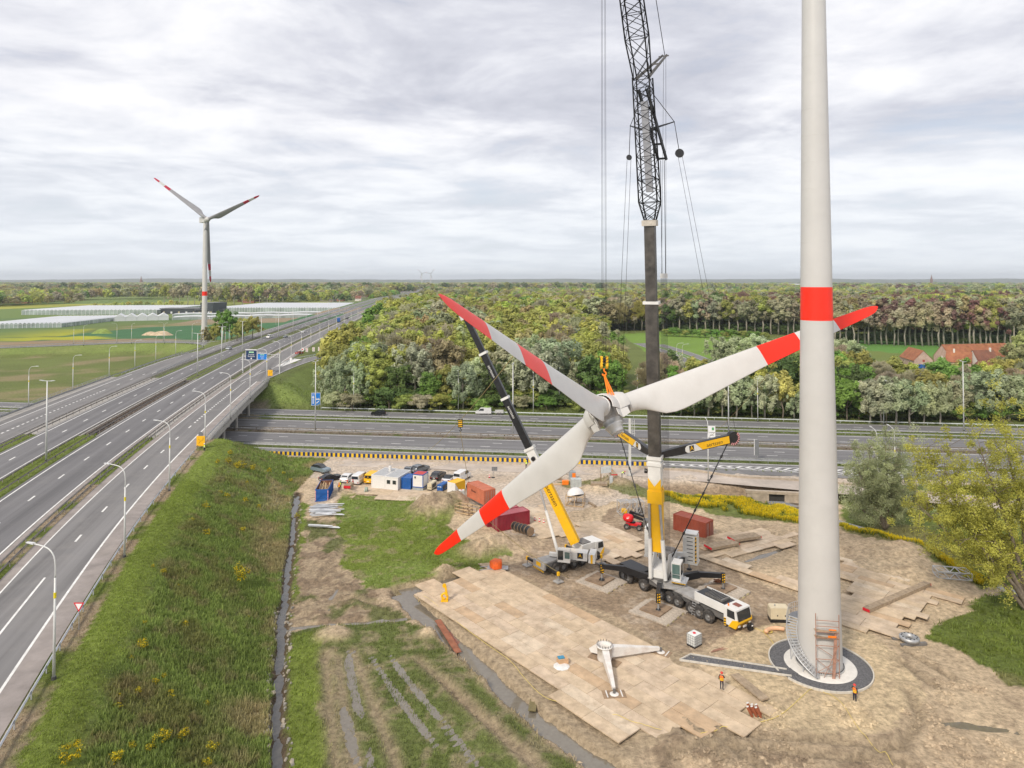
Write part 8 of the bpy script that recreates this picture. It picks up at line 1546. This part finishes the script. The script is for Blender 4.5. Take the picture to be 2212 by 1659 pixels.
# aluminium frames
for k, (x, y) in enumerate(((790, 1110), (960, 1105), (1120, 1090))):
    t = thing('steel_cage', ('open galvanised transport cage with yellow parts inside, left of three', 'open galvanised transport cage in the middle of three', 'galvanised transport cage behind the guy rod, right of three')[k], 'cage', gP(*cU(x, y)), R(12)); w, d_, h = (1.7, 1.9, 2.3) if k == 0 else (1.25, 1.9, 2.3)
    for x_ in (-w / 2, w / 2):
        for y_ in (0, d_): MB().box((x_, y_, h / 2), (.12, .12, h)).build('post', GALV, t)
    for z_ in (.1, h - .06):
        for y_ in (0, d_): MB().beam((-w / 2, y_, z_), (w / 2, y_, z_), .1, .1).build('rail', GALV, t)
        for x_ in (-w / 2, w / 2): MB().beam((x_, 0, z_), (x_, d_, z_), .1, .1).build('rail', GALV, t)
    for y_ in (0, d_): MB().beam((-w / 2, y_, .1), (w / 2, y_, h * .75), .07, .07).build('brace', GALV, t)
    for q_ in (.3, .6): MB().beam((-w / 2, d_ * q_, h), (w / 2, d_ * q_, h), .12, .12).build('roof_bar', GALV, t)
    MB().box((.1, d_ * .5, .5), (w * .5, d_ * .5, .6)).build('load', [YEL, WOODL, CGR][k], t)
# red boom lift
q0 = gP(*cU(950, 1440)); t = thing('boom_lift', 'red self-propelled boom lift with folded black boom', 'boom lift', q0, R(-20)); RL = mat('lift_red', (.62, .012, .015), .35, var=.05)
for x in (-1.05, 1.05):
    for y in (-.05, 1.75): wheel(t, (x, y, .47), wheel_mesh(.47, .35))
MB().box((0, .85, .75), (2.5, 1.0, .35)).build('chassis', RL, t); MB().cyl((-.2, .85, .9), (-.2, .85, 1.15), .5, n=16).build('slew_ring', BLK, t); mb = MB(); mb.lathe((-.85, .55, 1.75), [(0, -.85), (.45, -.82), (.66, -.5), (.70, 0), (.66, .5), (.45, .78), (0, .82)], 18, (.55, -.15, .0)); mb.build('counterweight_hood', RL, t)
MB().taper((-.9, 1.3, 2.1), (1.9, 1.3, 1.35), .4, .5, .3, .35).build('boom', BLK, t); MB().taper((-.8, 1.65, 2.5), (1.6, 1.65, 1.9), .3, .35, .25, .3).build('upper_boom', BLK, t); MB().box((2.1, 1.2, 1.2), (.9, 1.3, .9)).build('basket', CGR, t)
for k in range(3): MB().box((-.95 + k * .17, -.16, 1.9), (.12, .02, .2)).build('white_mark', SWHT, t)
# lattice piece and flange ring on the right
q0 = gP(*cD(1660, 950)); t = thing('steel_truss', 'galvanised lattice tower segment lying on the dirt', 'steel truss', q0, R(-12)); pts_ = []
for z_ in (.1, 1.0):
    for y in (-1.0, 1.0): MB().beam((-2.1, y, z_), (2.1, y, z_), .12, .12).build('chord', GALV, t)
    for x in (-2.1, -.7, .7, 2.1): MB().beam((x, -1, z_), (x, 1, z_), .09, .09).build('cross_bar', GALV, t)
    for k in range(3): MB().beam((-2.1 + k * 1.4, -1 if k % 2 else 1, z_), (-.7 + k * 1.4, 1 if k % 2 else -1, z_), .08, .08).build('brace', GALV, t)
for x in (-2.1, 2.1):
    for y in (-1, 1): MB().box((x, y, .55), (.12, .12, .9)).build('post', GALV, t)
q0 = gP(*cD(1330, 1430)); t = thing('flange_ring', 'grey steel flange ring resting on two beams', 'flange ring', q0, R(8))
for y in (-.7, .7): MB().box((0, y, .18), (3.2, .35, .3)).build('beam', CGR, t)
MB().lathe((0, 0, .35), [(.55, 0), (1.05, 0), (1.05, .35), (.85, .42), (.55, .42), (.55, 0)], 28).build('ring', STEEL, t)
for k in range(12): a = k * .5236; MB().cyl((math.cos(a) * .8, math.sin(a) * .8, .76), (math.cos(a) * .8, math.sin(a) * .8, .8), .09, n=8).build('bolt_hole', BLK, t)
t = thing('pipe_elbow', 'curved cream half pipe lying on the sand beside the stair', 'pipe', gP(*cH(725, 345), .1)); MB().tube([Vector((math.cos(a) * 1.5, math.sin(a) * 1.1, .2)) for a in np.linspace(.9, 2.9, 9)], .24, 8).build('pipe', mat('pipe_cream', (.7, .42, .25), .5), t)
# pile of galvanised rails left of the yard
gbm = MB(); gbm.prism([(0, -.15, 0), (0, -.15, .09), (0, -.05, .09), (0, 0, .03), (0, .05, .09), (0, .15, .09), (0, .15, 0)], (1, 0, 0)); gbm = gbm.mesh('profile'); gbm.materials.append(mat('zinc_rail', (.50, .52, .55), .45, .4, var=.15, scale=2))
for k in range(34):
    v_ = random.random(); x, y = cR(150 + 130 * random.random(), 800 + 230 * v_) if k < 29 else cR(140 + random.random() * 40, 1185 - k * 2 + 50)
    p = gP(x, y, .04 + .09 * (k % 4)); o = link('steel_rail', gbm); o.location = p; o.scale = (random.uniform(3.6, 5.6), 1, 1); o.rotation_euler = (0, random.uniform(-.02, .02), R(random.uniform(-6, 22) if k < 26 else random.uniform(-14, 0))); tag(o, 'galvanised guardrail length in the loose pile below the blue waste container', 'steel rail', 'pile of galvanised rails')
# pillars of rust stakes at the pad corner, plank in the water, cones, boards
for k in range(6):
    p = gP(*cH(560 + (k % 3) * 26, 795 + (k // 3) * 20)); o = MB().beam((0, 0, 0), (-.35, .35, .75), .18, .18).build('stake', mat('rust_stake', (.30, .085, .035), .8, var=.2)); o.location = p; MB().cyl((-.34, .34, .76), (-.36, .36, .82), .13, n=8).build('cap', WPT, o); tag(o, 'rusty stake with white cap leaning at the pad corner', 'stake', 'rusty stakes at the pad corner')
for a, b, m_, lb in ((cG(862, 195), cG(975, 372), mat('rust_plank', (.28, .11, .06), .8, var=.2), 'long rust brown plank bridging the channel'), (cG(1385, 625), cG(1375, 690), mat('green_board', (.18, .15, .07), .8), 'short olive board laid over the channel')):
    p, q_ = P(*a, -.2), P(*b, -.2); o = MB().beam((0, 0, 0), q_ - p, .75, .1).build('plank_bridge', m_); o.location = p; tag(o, lb, 'plank')
def cone(p, label, grp):
    t = thing('traffic_cone', label, 'traffic cone', p, 0, grp); MB().box((0, 0, .03), (.45, .45, .06)).build('base', SBLK, t)
    for k in range(4): MB().cyl((0, 0, .06 + k * .2), (0, 0, .26 + k * .2), .2 - k * .045, .2 - (k + 1) * .045, n=12).build('band', SRED if k % 2 == 0 else SWHT, t)
for a, b in ((1762, 655), (1796, 662), (1827, 670)): cone(gP(*cB(a, b), .2), 'red and white cone in the row beside the maroon container', 'cones by the maroon container')
cone(gP(*cS(1517, 325)), 'single red and white cone by the grey sign on the gravel yard', None)
t = thing('yard_sign', 'grey rectangular sign on a foot in the gravel yard', 'sign', gP(*cS(1575, 325))); MB().box((.3, 0, 1.9), (1.2, .05, .85)).build('sign_plate', SGRY, t); MB().cyl((0, 0, 0), (0, 0, 2.2), .05, n=6).build('post', STEEL, t); MB().box((0, 0, .08), (.7, .4, .15)).build('foot', BLK, t)
q0 = gP(*cU(255, 510)); t = thing('site_board', 'white blank information board on wooden posts in the weeds', 'board', q0, R(22))
for x in (0, 2.3): MB().box((x, 0, 1.8), (.16, .16, 3.6)).build('post', WOODD, t)
MB().box((1.15, -.1, 3.0), (2.4, .06, 1.3)).build('board_panel', mat('board_white', (.6, .64, .66), .5), t); MB().box((2.2, -.3, .9), (.7, .05, 1.7)).build('loose_panel', mat('board_white', (.6, .64, .66), .5), t)
t = thing('light_mast', 'mobile light mast beside the nose cone', 'light mast', gP(*cC(560, 300))); MB().box((0, 0, .8), (1.4, 1.2, 1.6)).build('cabinet', mat('cabinet_grey', (.3, .33, .35), .6), t); MB().box((.3, -.62, .9), (.7, .04, .9)).build('red_door', ORNG, t); MB().cyl((0, 0, 1.6), (0, 0, 9.5), .06, n=6).build('mast', STEEL, t)
for x in (-.5, .5): MB().box((x, 0, 9.5), (.5, .3, .3)).build('flood_light', WPT, t)
t = thing('tank_cage', 'grey pump unit in a frame behind the nose cone', 'pump', gP(*cC(590, 395))); MB().box((0, 0, .9), (2.0, 1.5, 1.7)).build('tank', mat('pale_tank', (.46, .5, .49), .5), t)
for x in (-1.05, -.35, .35, 1.05): MB().box((x, -.8, 1.0), (.08, .08, 2.0)).build('bar', GALV, t)
q0 = gP(*cC(400, 310)); t = thing('plank_stack', 'stack of red and brown boards by the site road', 'planks', q0, R(-4))
for k in range(6): MB().box((0, (k % 2) * .5, .1 + .16 * (k // 2)), (3.2, .45, .15)).build('board', [WOODD, mat('red_board', (.36, .10, .06), .7)][k % 2], t)
o = thing('orange_bundle', 'small orange bundle beside the board stack', 'bundle', gP(*cC(500, 352))); MB().box((0, 0, .45), (1.3, .9, .8)).build('wrap', ORNG, o); MB().box((-1.4, 0, .1), (2.2, .6, .2)).build('planks', WOODL, o)
t = thing('pallet_trolley', 'old axle with two wheels lying behind the yellow container', 'axle', gP(*cS(1250, 490)), R(30))
for x in (-.9, .9): wheel(t, (x, 0, .55), wheel_mesh(.55, .35))
MB().beam((-.9, 0, .55), (.9, 0, .55), .25, .25).build('axle_beam', CGR, t); MB().beam((0, 0, .6), (0, 1.6, .8), .2, .2).build('drawbar', CGR, t)
t = thing('hose_reel', 'hose reel on a small frame in front of the white cabin', 'hose reel', gP(*cR(1115, 595))); MB().cyl((-.25, 0, .6), (.25, 0, .6), .5, n=14).build('reel', mat('hose', (.3, .36, .3), .6), t)
for x in (-.35, .35): MB().beam((x, -.4, 0), (x, 0, .7), .05, .05).build('leg', STEEL, t); MB().beam((x, .4, 0), (x, 0, .7), .05, .05).build('leg', STEEL, t)
# cables on the ground
YC = mat('yellow_cable', (.70, .56, .16), .6)
def cable(pts, label, r_=.03, m=YC, dz=.06, n=7):
    w = [gP(*q_) for q_ in pts]; w = spline(w, n); v = []
    for q_ in w: v.append(Vector((q_.x, q_.y, gz(q_.x, q_.y) + dz)))
    o = MB().tube([a - v[0] for a in v], r_, 4).build('ground_cable', m); o.location = v[0]; return tag(o, label, 'cable')
cable([cT(950, 1190 - 800 + 700) if False else cH(700, 400), cH(800, 500), cH(900, 620), cH(1000, 690), cH(1100, 760), cH(1180, 870), cH(1260, 960), cH(1340, 1020), cH(1440, 1110)], 'yellow cable snaking from the tower across the sand', .025)
cable([cG(720, 70), cG(800, 85), cG(900, 165), cG(1030, 270), cG(1150, 360), cG(1260, 440), cG(1350, 545), cG(1440, 625), cG(1540, 660), cG(1700, 695), cG(1850, 740), cG(1950, 780), cG(2080, 830)], 'yellow cable along the channel side of the plate pad', .025, dz=.34)
cable([cH(560, 290), cH(620, 320), cH(680, 380), cH(740, 440)], 'yellow cable from the power box to the gravel ring', .03)
cable([cH(940, 650), cH(840, 740), cH(720, 820), cH(600, 850), cH(450, 880), cH(190, 945)], 'yellow cable crossing the mud toward the pad', .03)
t = thing('spare_cable', 'coil of yellow cable on the sand by the half pipe', 'cable coil', gP(*cH(655, 325), .05))
for k in range(4): MB().tube([Vector((math.cos(a) * (.35 + .06 * k), math.sin(a) * (.3 + .05 * k), .03 + .03 * k)) for a in np.linspace(0, 6.28, 15)], .03, 4).build('loop', YC, t)
for k in range(9):
    o = MB().cyl((0, 0, 0), (random.uniform(1.2, 1.8), random.uniform(.3, .7), .05), .03, n=5).build('scaffold_tube', RSC); o.location = gP(*cH(320 + random.uniform(-15, 15), 420 + k * 2), .05 + .03 * (k % 3)); tag(o, 'rusty tube in the small heap near the gravel path', 'tube', 'heap of rusty tubes')
MBc = thing('chain_heap', 'rusty chain heap on the right outrigger mat', 'chains', (gP(*cQ(1930, 840), .55)))
for k in range(6): MB().tube([Vector((math.cos(a) * .4 + random.uniform(-.4, .4), math.sin(a) * .3, .06 + .05 * k)) for a in np.linspace(0, 6.28, 9)], .05, 4).build('chain_loop', mat('rust_chain', (.30, .12, .06), .8), MBc)
# concrete culvert by the creek
q0 = gP(*cD(340, 320)); t = thing('culvert_wall', 'concrete culvert head wall with dark opening below the site road', 'culvert', (q0.x, q0.y, -.6), R(-9)); MB().box((-4.2, 0, .8), (4, .6, 1.6)).build('wall', TANC, t); MB().box((3.2, 0, .8), (5, .6, 1.6)).build('wall', TANC, t); MB().box((0, .0, 1.75), (13, .8, .5)).build('cap_beam', TANC, t); MB().box((-.7, .4, .75), (3, .3, 1.5)).build('opening', DARKM, t)
TILE = mat('roof_tile', (.30, .115, .060), .85, var=.22, scale=.5, bump=.4, dirt=(.42, .20, .07), dirtk=.6); TILED = mat('roof_tile_dark', (.20, .085, .055), .85, var=.2, scale=.5, bump=.4, dirt=(.13, .08, .06), dirtk=.5); BRK = mat('pale_brick', (.46, .34, .28), .85, var=.14, scale=.9, dirt=(.3, .2, .16), dirtk=.4); WSH = mat('whitewash', (.68, .66, .62), .8, var=.06); BRKR = mat('red_brick', (.30, .13, .09), .85, var=.15)
def house(label, c, rz, L, W, eave, ridge, wallm=BRK, roofm=TILE, wins=3, chim=(), doors=1, name='house', hip=False, gablem=None):
    t = thing(name, label, 'house' if name == 'house' else 'barn', c, rz); ov = .35; w = L / 2, W / 2
    MB().box((0, 0, eave / 2), (L, W, eave)).build('wall', wallm, t)
    for s_ in (-1, 1): MB().prism([(s_ * (L / 2 - .02), -W / 2, eave - .01), (s_ * (L / 2 - .02), W / 2, eave - .01), (s_ * (L / 2 - .02), 0, ridge - .12)], (-s_ * .25, 0, 0)).build('gable', gablem or wallm, t)
    sl = (ridge - eave) / (W / 2)
    for s_ in (-1, 1):
        a = [(-L / 2 - ov * .4, s_ * (W / 2 + ov), eave - ov * sl), (L / 2 + ov * .4, s_ * (W / 2 + ov), eave - ov * sl), (L / 2 + ov * .4, 0, ridge), (-L / 2 - ov * .4, 0, ridge)]; ro = MB().prism(a if s_ < 0 else a[::-1], (0, 0, .14)).build('roof', roofm, t)
        if s_ < 0:
            for x, hh in chim: MB().box((x, -.3, ridge + hh / 2 - .4), (.7, .6, hh + .8)).build('chimney', WSH, ro)
    for k in range(wins):
        x = -L / 2 + L * (k + .7) / (wins + .4)
        for s_ in (-1, 1): o = MB().box((x, s_ * (W / 2 + .01), eave * .58), (1.0, .06, 1.1)).build('window', WSH, t); MB().box((x, s_ * (W / 2 + .05), eave * .58), (.8, .03, .9)).build('pane', GLASS, o)
    for k in range(doors): MB().box((L * .32 - k * 3, -W / 2 - .02, 1.05), (1.1, .08, 2.1)).build('door', mat('door_red', (.3, .05, .04), .6), t)
    o = MB().box((L / 2 + .01, 0, eave * .95), (.06, 1.0, 1.0)).build('window', mat('door_red', (.3, .05, .04), .6), t); MB().box((-L / 2 - .01, 0, eave * .95), (.06, .9, 1.0)).build('window', WSH, t); return t
A_, B_, C_ = P(*cM(1255, 835)), P(*cM(1367, 872)), P(*cM(1520, 884)); d = (B_ - A_); d.z = 0; n_ = C_ - B_; n_.z = 0; ctr = (A_ + C_) / 2; W_ = max(8., n_.length)
house('brick barn with red tiled roof standing alone in front of the forest', ctr, math.atan2(d.y, d.x), min(d.length, 19), W_, 3.6, 8.2, BRK, TILE, 2, (), 1, 'barn')
Lp, Rp = P(*cM(1640, 858)), P(*cM(2135, 842)); d = Rp - Lp; d.z = 0; ctr = (Lp + Rp) / 2 + Vector((0, 6, 0)); house('long farm barn with red tiled roof at the back of the farmyard', ctr, math.atan2(d.y, d.x), d.length, 10, 3.8, 9.6, BRK, TILE, 6, (), 2, 'barn')
Lp, Rp = P(*cM(1648, 878)), P(*cM(1848, 892)); d = Rp - Lp; d.z = 0; ctr = (Lp + Rp) / 2 + Vector((0, 3, 0)); house('farmhouse with orange tinted roof and white chimney', ctr, math.atan2(d.y, d.x), d.length, 8, 3.4, 7.8, BRK, TILE, 4, ((-2.0, 1.3),))
Lp, Rp = P(*cM(1850, 892)), P(*cM(2012, 890)); d = Rp - Lp; d.z = 0; ctr = (Lp + Rp) / 2 + Vector((0, 3, 0)); house('farmhouse with whitewashed gable joined to the long barn', ctr, math.atan2(d.y, d.x), d.length, 7.5, 3.6, 8.8, WSH, TILED, 3, ((3.4, 1.2),))
ctr = P(*cM(1930, 905)); house('small brick annex with steep dark roof before the farmhouse', ctr + Vector((0, 1, 0)), R(80), 6, 7.5, 2.4, 6.2, BRKR, TILED, 1, ())
bv = car('van', BLU, p=P(*cM(1405, 882)), hdg=R(175), label='blue van parked at the lone brick barn')
for a, b, L, wm, rm, lb in ((700, 300, 15, BRKR, TILED, 'dark roofed house left in the hamlet behind the greenhouse'), (775, 312, 20, BRKR, TILE, 'low red brick house in the hamlet'), (850, 295, 24, BRKR, TILED, 'large dark brick farmhouse in the hamlet'), (1015, 295, 22, WSH, mat('bright_tile', (.5, .15, .05), .8), 'house with bright orange roof in the hamlet'), (1290, 252, 22, WSH, mat('blue_roof', (.25, .42, .6), .6), 'long shed with pale blue roof beyond the hamlet'), (1400, 262, 18, WSH, WSH, 'white house right of the blue shed'), (1750, 292, 24, BRKR, TILED, 'dark red farmhouse left of the road end'), (1968, 290, 12, WSH, TILED, 'small white gabled house near the road end'), (2105, 245, 22, BRKR, TILE, 'red roofed house among far hedges'), (1640, 297, 30, CONCD, mat('slate', (.12, .13, .15), .7), 'long slate roofed shed beside the dark red farmhouse')):
    house(lb, P(*cX(a, b)), R(random.uniform(-20, 20)), L, 11, 5, 10.5, wm, rm, 4)
for a, b, L in ((90, 356, 46), (300, 360, 22)): house('long rust brown barn at the edge of the ploughed field' if a < 100 else 'short rust brown barn at the edge of the ploughed field', P(*cW(a, b)), R(-3), L, 14, 5, 11, BRKR, TILED, 4, name='barn')
for a, b, lb in ((705, 195, 'red roofed farm beside the far end of the motorway'), (480, 215, 'grey red farmhouse in the far hedges')): house(lb, P(*cN(a, b)), R(5), 28, 12, 5, 11, BRKR, TILE, 4)
GW = mat('greenhouse_white', (.62, .64, .66), .5, var=.04, scale=.05); GG = mat('greenhouse_glass', (.34, .40, .38), .2, var=.25, scale=.12, spec=.7); GDK = mat('dark_cladding', (.045, .055, .065), .5, var=.1, scale=.1)
def greenhouse(label, A, B, depth, hw, hr, spans, shape='gable', name='greenhouse', wallm=None, dv=None):
    """front edge A->B on the ground, spans side by side, ridges running away from the viewer"""
    A, B = Vector(A), Vector(B); d = B - A; d.z = 0; n = Vector(dv).normalized() if dv else Vector((-d.y, d.x, 0)).normalized(); t = thing(name, label, 'greenhouse', A); L = d.length; d.normalize(); prof = []
    for k in range(spans):
        if shape == 'gable': prof += [(k, 0), (k + .5, 1)]
        else: prof += [(k + q_ / 6, math.sin(math.pi * q_ / 6)) for q_ in range(6)]
    prof.append((spans, 0)); w = L / spans; row = [d * (x * w) + Z * (hw + (hr - hw) * z_) for x, z_ in prof]; MB().strip(row, [p + n * depth for p in row]).build('roof', GW, t)
    fg = MB(); base = [Vector((p.x, p.y, 0)) for p in row]; fg.strip(base, row); fg.strip([p + n * depth for p in base], [p + n * depth for p in row]); fg.quad(Vector((0, 0, 0)), n * depth, n * depth + Z * hw, Z * hw); fg.quad(d * L, d * L + n * depth, d * L + n * depth + Z * hw, d * L + Z * hw); fg.build('glass_wall', wallm or GG, t); ps = MB()
    for k in range(spans + 1): MB().box(d * (k * w) - n * .1 + Z * hw / 2, (.35, .3, hw)).build('post', GW, t) if spans <= 60 else ps.box(d * (k * w) - n * .1 + Z * hw / 2, (.35, .3, hw))
    for k in range(int(depth / 8)): ps.box(d * (L + .1) + n * k * 8 + Z * hw / 2, (.3, .35, hw))
    if ps.v: tag(ps.build('side_posts', GW, t), kind='stuff')
    MB().beam(Z * hw, d * L + Z * hw, .3, .3).build('gutter', GW, t); return t
greenhouse('long white roofed greenhouse with glass front, far left part', P(*cW(270, 507)), P(*cW(1950, 500)), 150, 5.5, 6.3, 34); greenhouse('long white roofed greenhouse stretching toward the road', P(*cX(380, 412)), P(*cX(1715, 412)), 190, 5.5, 6.3, 46)
greenhouse('arched white plastic tunnel greenhouse beside the yellow field', P(*cW(-330, 682)), P(*cW(760, 662)), 130, 3.6, 4.6, 20, 'arch', dv=(-.1, 1, 0)); greenhouse('white shed with five pointed gables', P(*cW(1420, 586)), P(*cW(2095, 570)), 26, 4.2, 7.2, 5, wallm=GW); greenhouse('low white tunnel row beside the green crop field', P(*cX(-60, 498)), P(*cX(1480, 470)), 22, 2.8, 3.6, 4, 'arch'); greenhouse('second low white tunnel row behind the first', P(*cX(-60, 462)), P(*cX(1600, 440)), 20, 2.8, 3.6, 4, 'arch')
for a, b, c, d_, h, lb in ((245, 430, 382, 432, 13.5, 'tall dark clad hall beside the far turbine tower'), (-200, 432, 240, 432, 6.5, 'long low dark clad packing hall at the greenhouse'), (195, 435, 555, 425, 5, 'flat dark canopy building before the greenhouse')):
    A_, B_ = P(*cX(a, b)), P(*cX(c, d_)); dd = B_ - A_; t = thing('packing_hall', lb, 'hall', A_); n = Vector((-dd.y, dd.x, 0)).normalized(); MB().prism([(0, 0, 0), dd, dd + n * 26, n * 26], (0, 0, h)).build('wall', GDK, t); MB().prism([Z * h - n * .3, dd + Z * h - n * .3, dd + n * 26.3 + Z * h, n * 26.3 + Z * h], (0, 0, .5)).build('roof', mat('hall_roof', (.16, .165, .17), .6), t)
    for k in range(5): MB().box(dd * ((k + .6) / 5.4) - n * .05 + Z * 1.7, (2.2, .1, 2.6), (dd.normalized(), n, Z)).build('door', GW if k % 2 else mat('door_yellow', (.5, .45, .3), .6), t)
for a, b, w, h, m_, lb in ((1270, 735, 6, 4.5, DGRASS * 1.3, 'grassy soil heap beside the yellow field'), (2000, 758, 7, 3.8, SAND * .85, 'pale sand heap beside the loop road'), (1870, 757, 5, 3.4, SAND * .8, 'smaller sand heap next to the pale one')):
    c = P(*cW(a, b)); n = 26; r_ = np.linspace(0, 1, 9); th_ = np.linspace(0, 2 * np.pi, n, endpoint=False); RR, TH = np.meshgrid(r_, th_, indexing='ij'); X = RR * np.cos(TH) * w * 1.5; Y = RR * np.sin(TH) * w * .8; Zh = h * np.cos(RR * np.pi / 2) ** 1.3 * (.75 + .5 * vn(X + 50, Y + 50, 5, 3)); ix = np.arange(9 * n).reshape(9, n); fcs = np.stack([ix[:-1], np.roll(ix, -1, 1)[:-1], np.roll(ix, -1, 1)[1:], ix[1:]], -1).reshape(-1, 4)
    me = npmesh('soil_heap', np.stack([X, Y, Zh - .3], -1).reshape(-1, 3), fcs, np.tile(np.array(m_), (9 * n, 1)) * (.75 + .5 * rng.random((9 * n, 1))), None, True); me.materials.append(attr_mat('heap_soil')); o = link('soil_heap', me); o.location = c; tag(o, lb, 'soil heap')
for i, (a, b, w, h) in enumerate(((800, 178, 60, 9), (1000, 175, 140, 10), (1190, 172, 90, 11), (1300, 180, 120, 9), (1480, 170, 60, 10), (1700, 178, 240, 12), (1870, 180, 60, 9), (590, 188, 50, 8))):
    c = P(*cZ(a, b)); c = Vector((c.x, c.y, 0)); k = 3400 / c.y; c = c * k; t = thing('warehouse', 'white flat warehouse in the far industrial estate, larger one beside the tower' if i == 5 else 'white flat warehouse in the far industrial estate', 'warehouse', (c.x, c.y, 0), 0, 'far industrial estate' if i != 5 else None); MB().box((0, 0, h), (w * 1.2, 50, h * 2)).build('wall', GW, t); MB().box((0, 0, h * 2 + .6), (w * 1.23, 52, 1.2)).build('roof', mat('wh_roof', (.5, .5, .5), .6), t)
for a, b, lb in ((305, 600, 'tiny dark church spire on the left horizon'), (2012, 597, 'tiny dark church spire on the right horizon')):
    c = PYd(a, b, 5200); t = thing('church_tower', lb, 'church', (c.x, c.y, 0)); MB().box((0, 0, c.z * .35), (14, 14, c.z * .7)).build('tower', TILED, t); MB().cyl((0, 0, c.z * .7), (0, 0, c.z + 16), 8, .2, 6).build('spire', TILED, t)
# low hills on the horizon
hx_ = np.linspace(-8500, 8500, 120); rows = []
for k, (yy_, hh) in enumerate(((9500, 0), (10500, 62), (11500, 85), (12500, 60))): rows.append([Vector((x * 1.05, yy_, max(0, hh * (.45 + .9 * float(fbm(np.array(x), np.array(yy_), 2600, 3)) + .10 * float(vn(np.array(x), np.array(0.), 160, 4))) - 30) if hh else -1)) for x in hx_])
hm = MB()
for a, b in zip(rows, rows[1:]): hm.strip(a, b)
tag(hm.build('hills', mat('far_hills', (.10, .12, .075), .95, var=.25, scale=.004)), kind='structure')
hz = MB().box((0, 8000, 75), (18200, 16240, 160)).mesh('haze'); hv = bpy.data.materials.new('haze'); hv.use_nodes = True; nt = hv.node_tree; nt.nodes.clear(); pv = nd(nt, 'ShaderNodeVolumePrincipled'); pv.inputs['Color'].default_value = (.82, .88, .94, 1); pv.inputs['Density'].default_value = 7.5e-5; pv.inputs['Anisotropy'].default_value = .2
om = nd(nt, 'ShaderNodeOutputMaterial'); nt.links.new(pv.outputs[0], om.inputs['Volume']); hz.materials.append(hv); tag(link('haze', hz), kind='stuff')
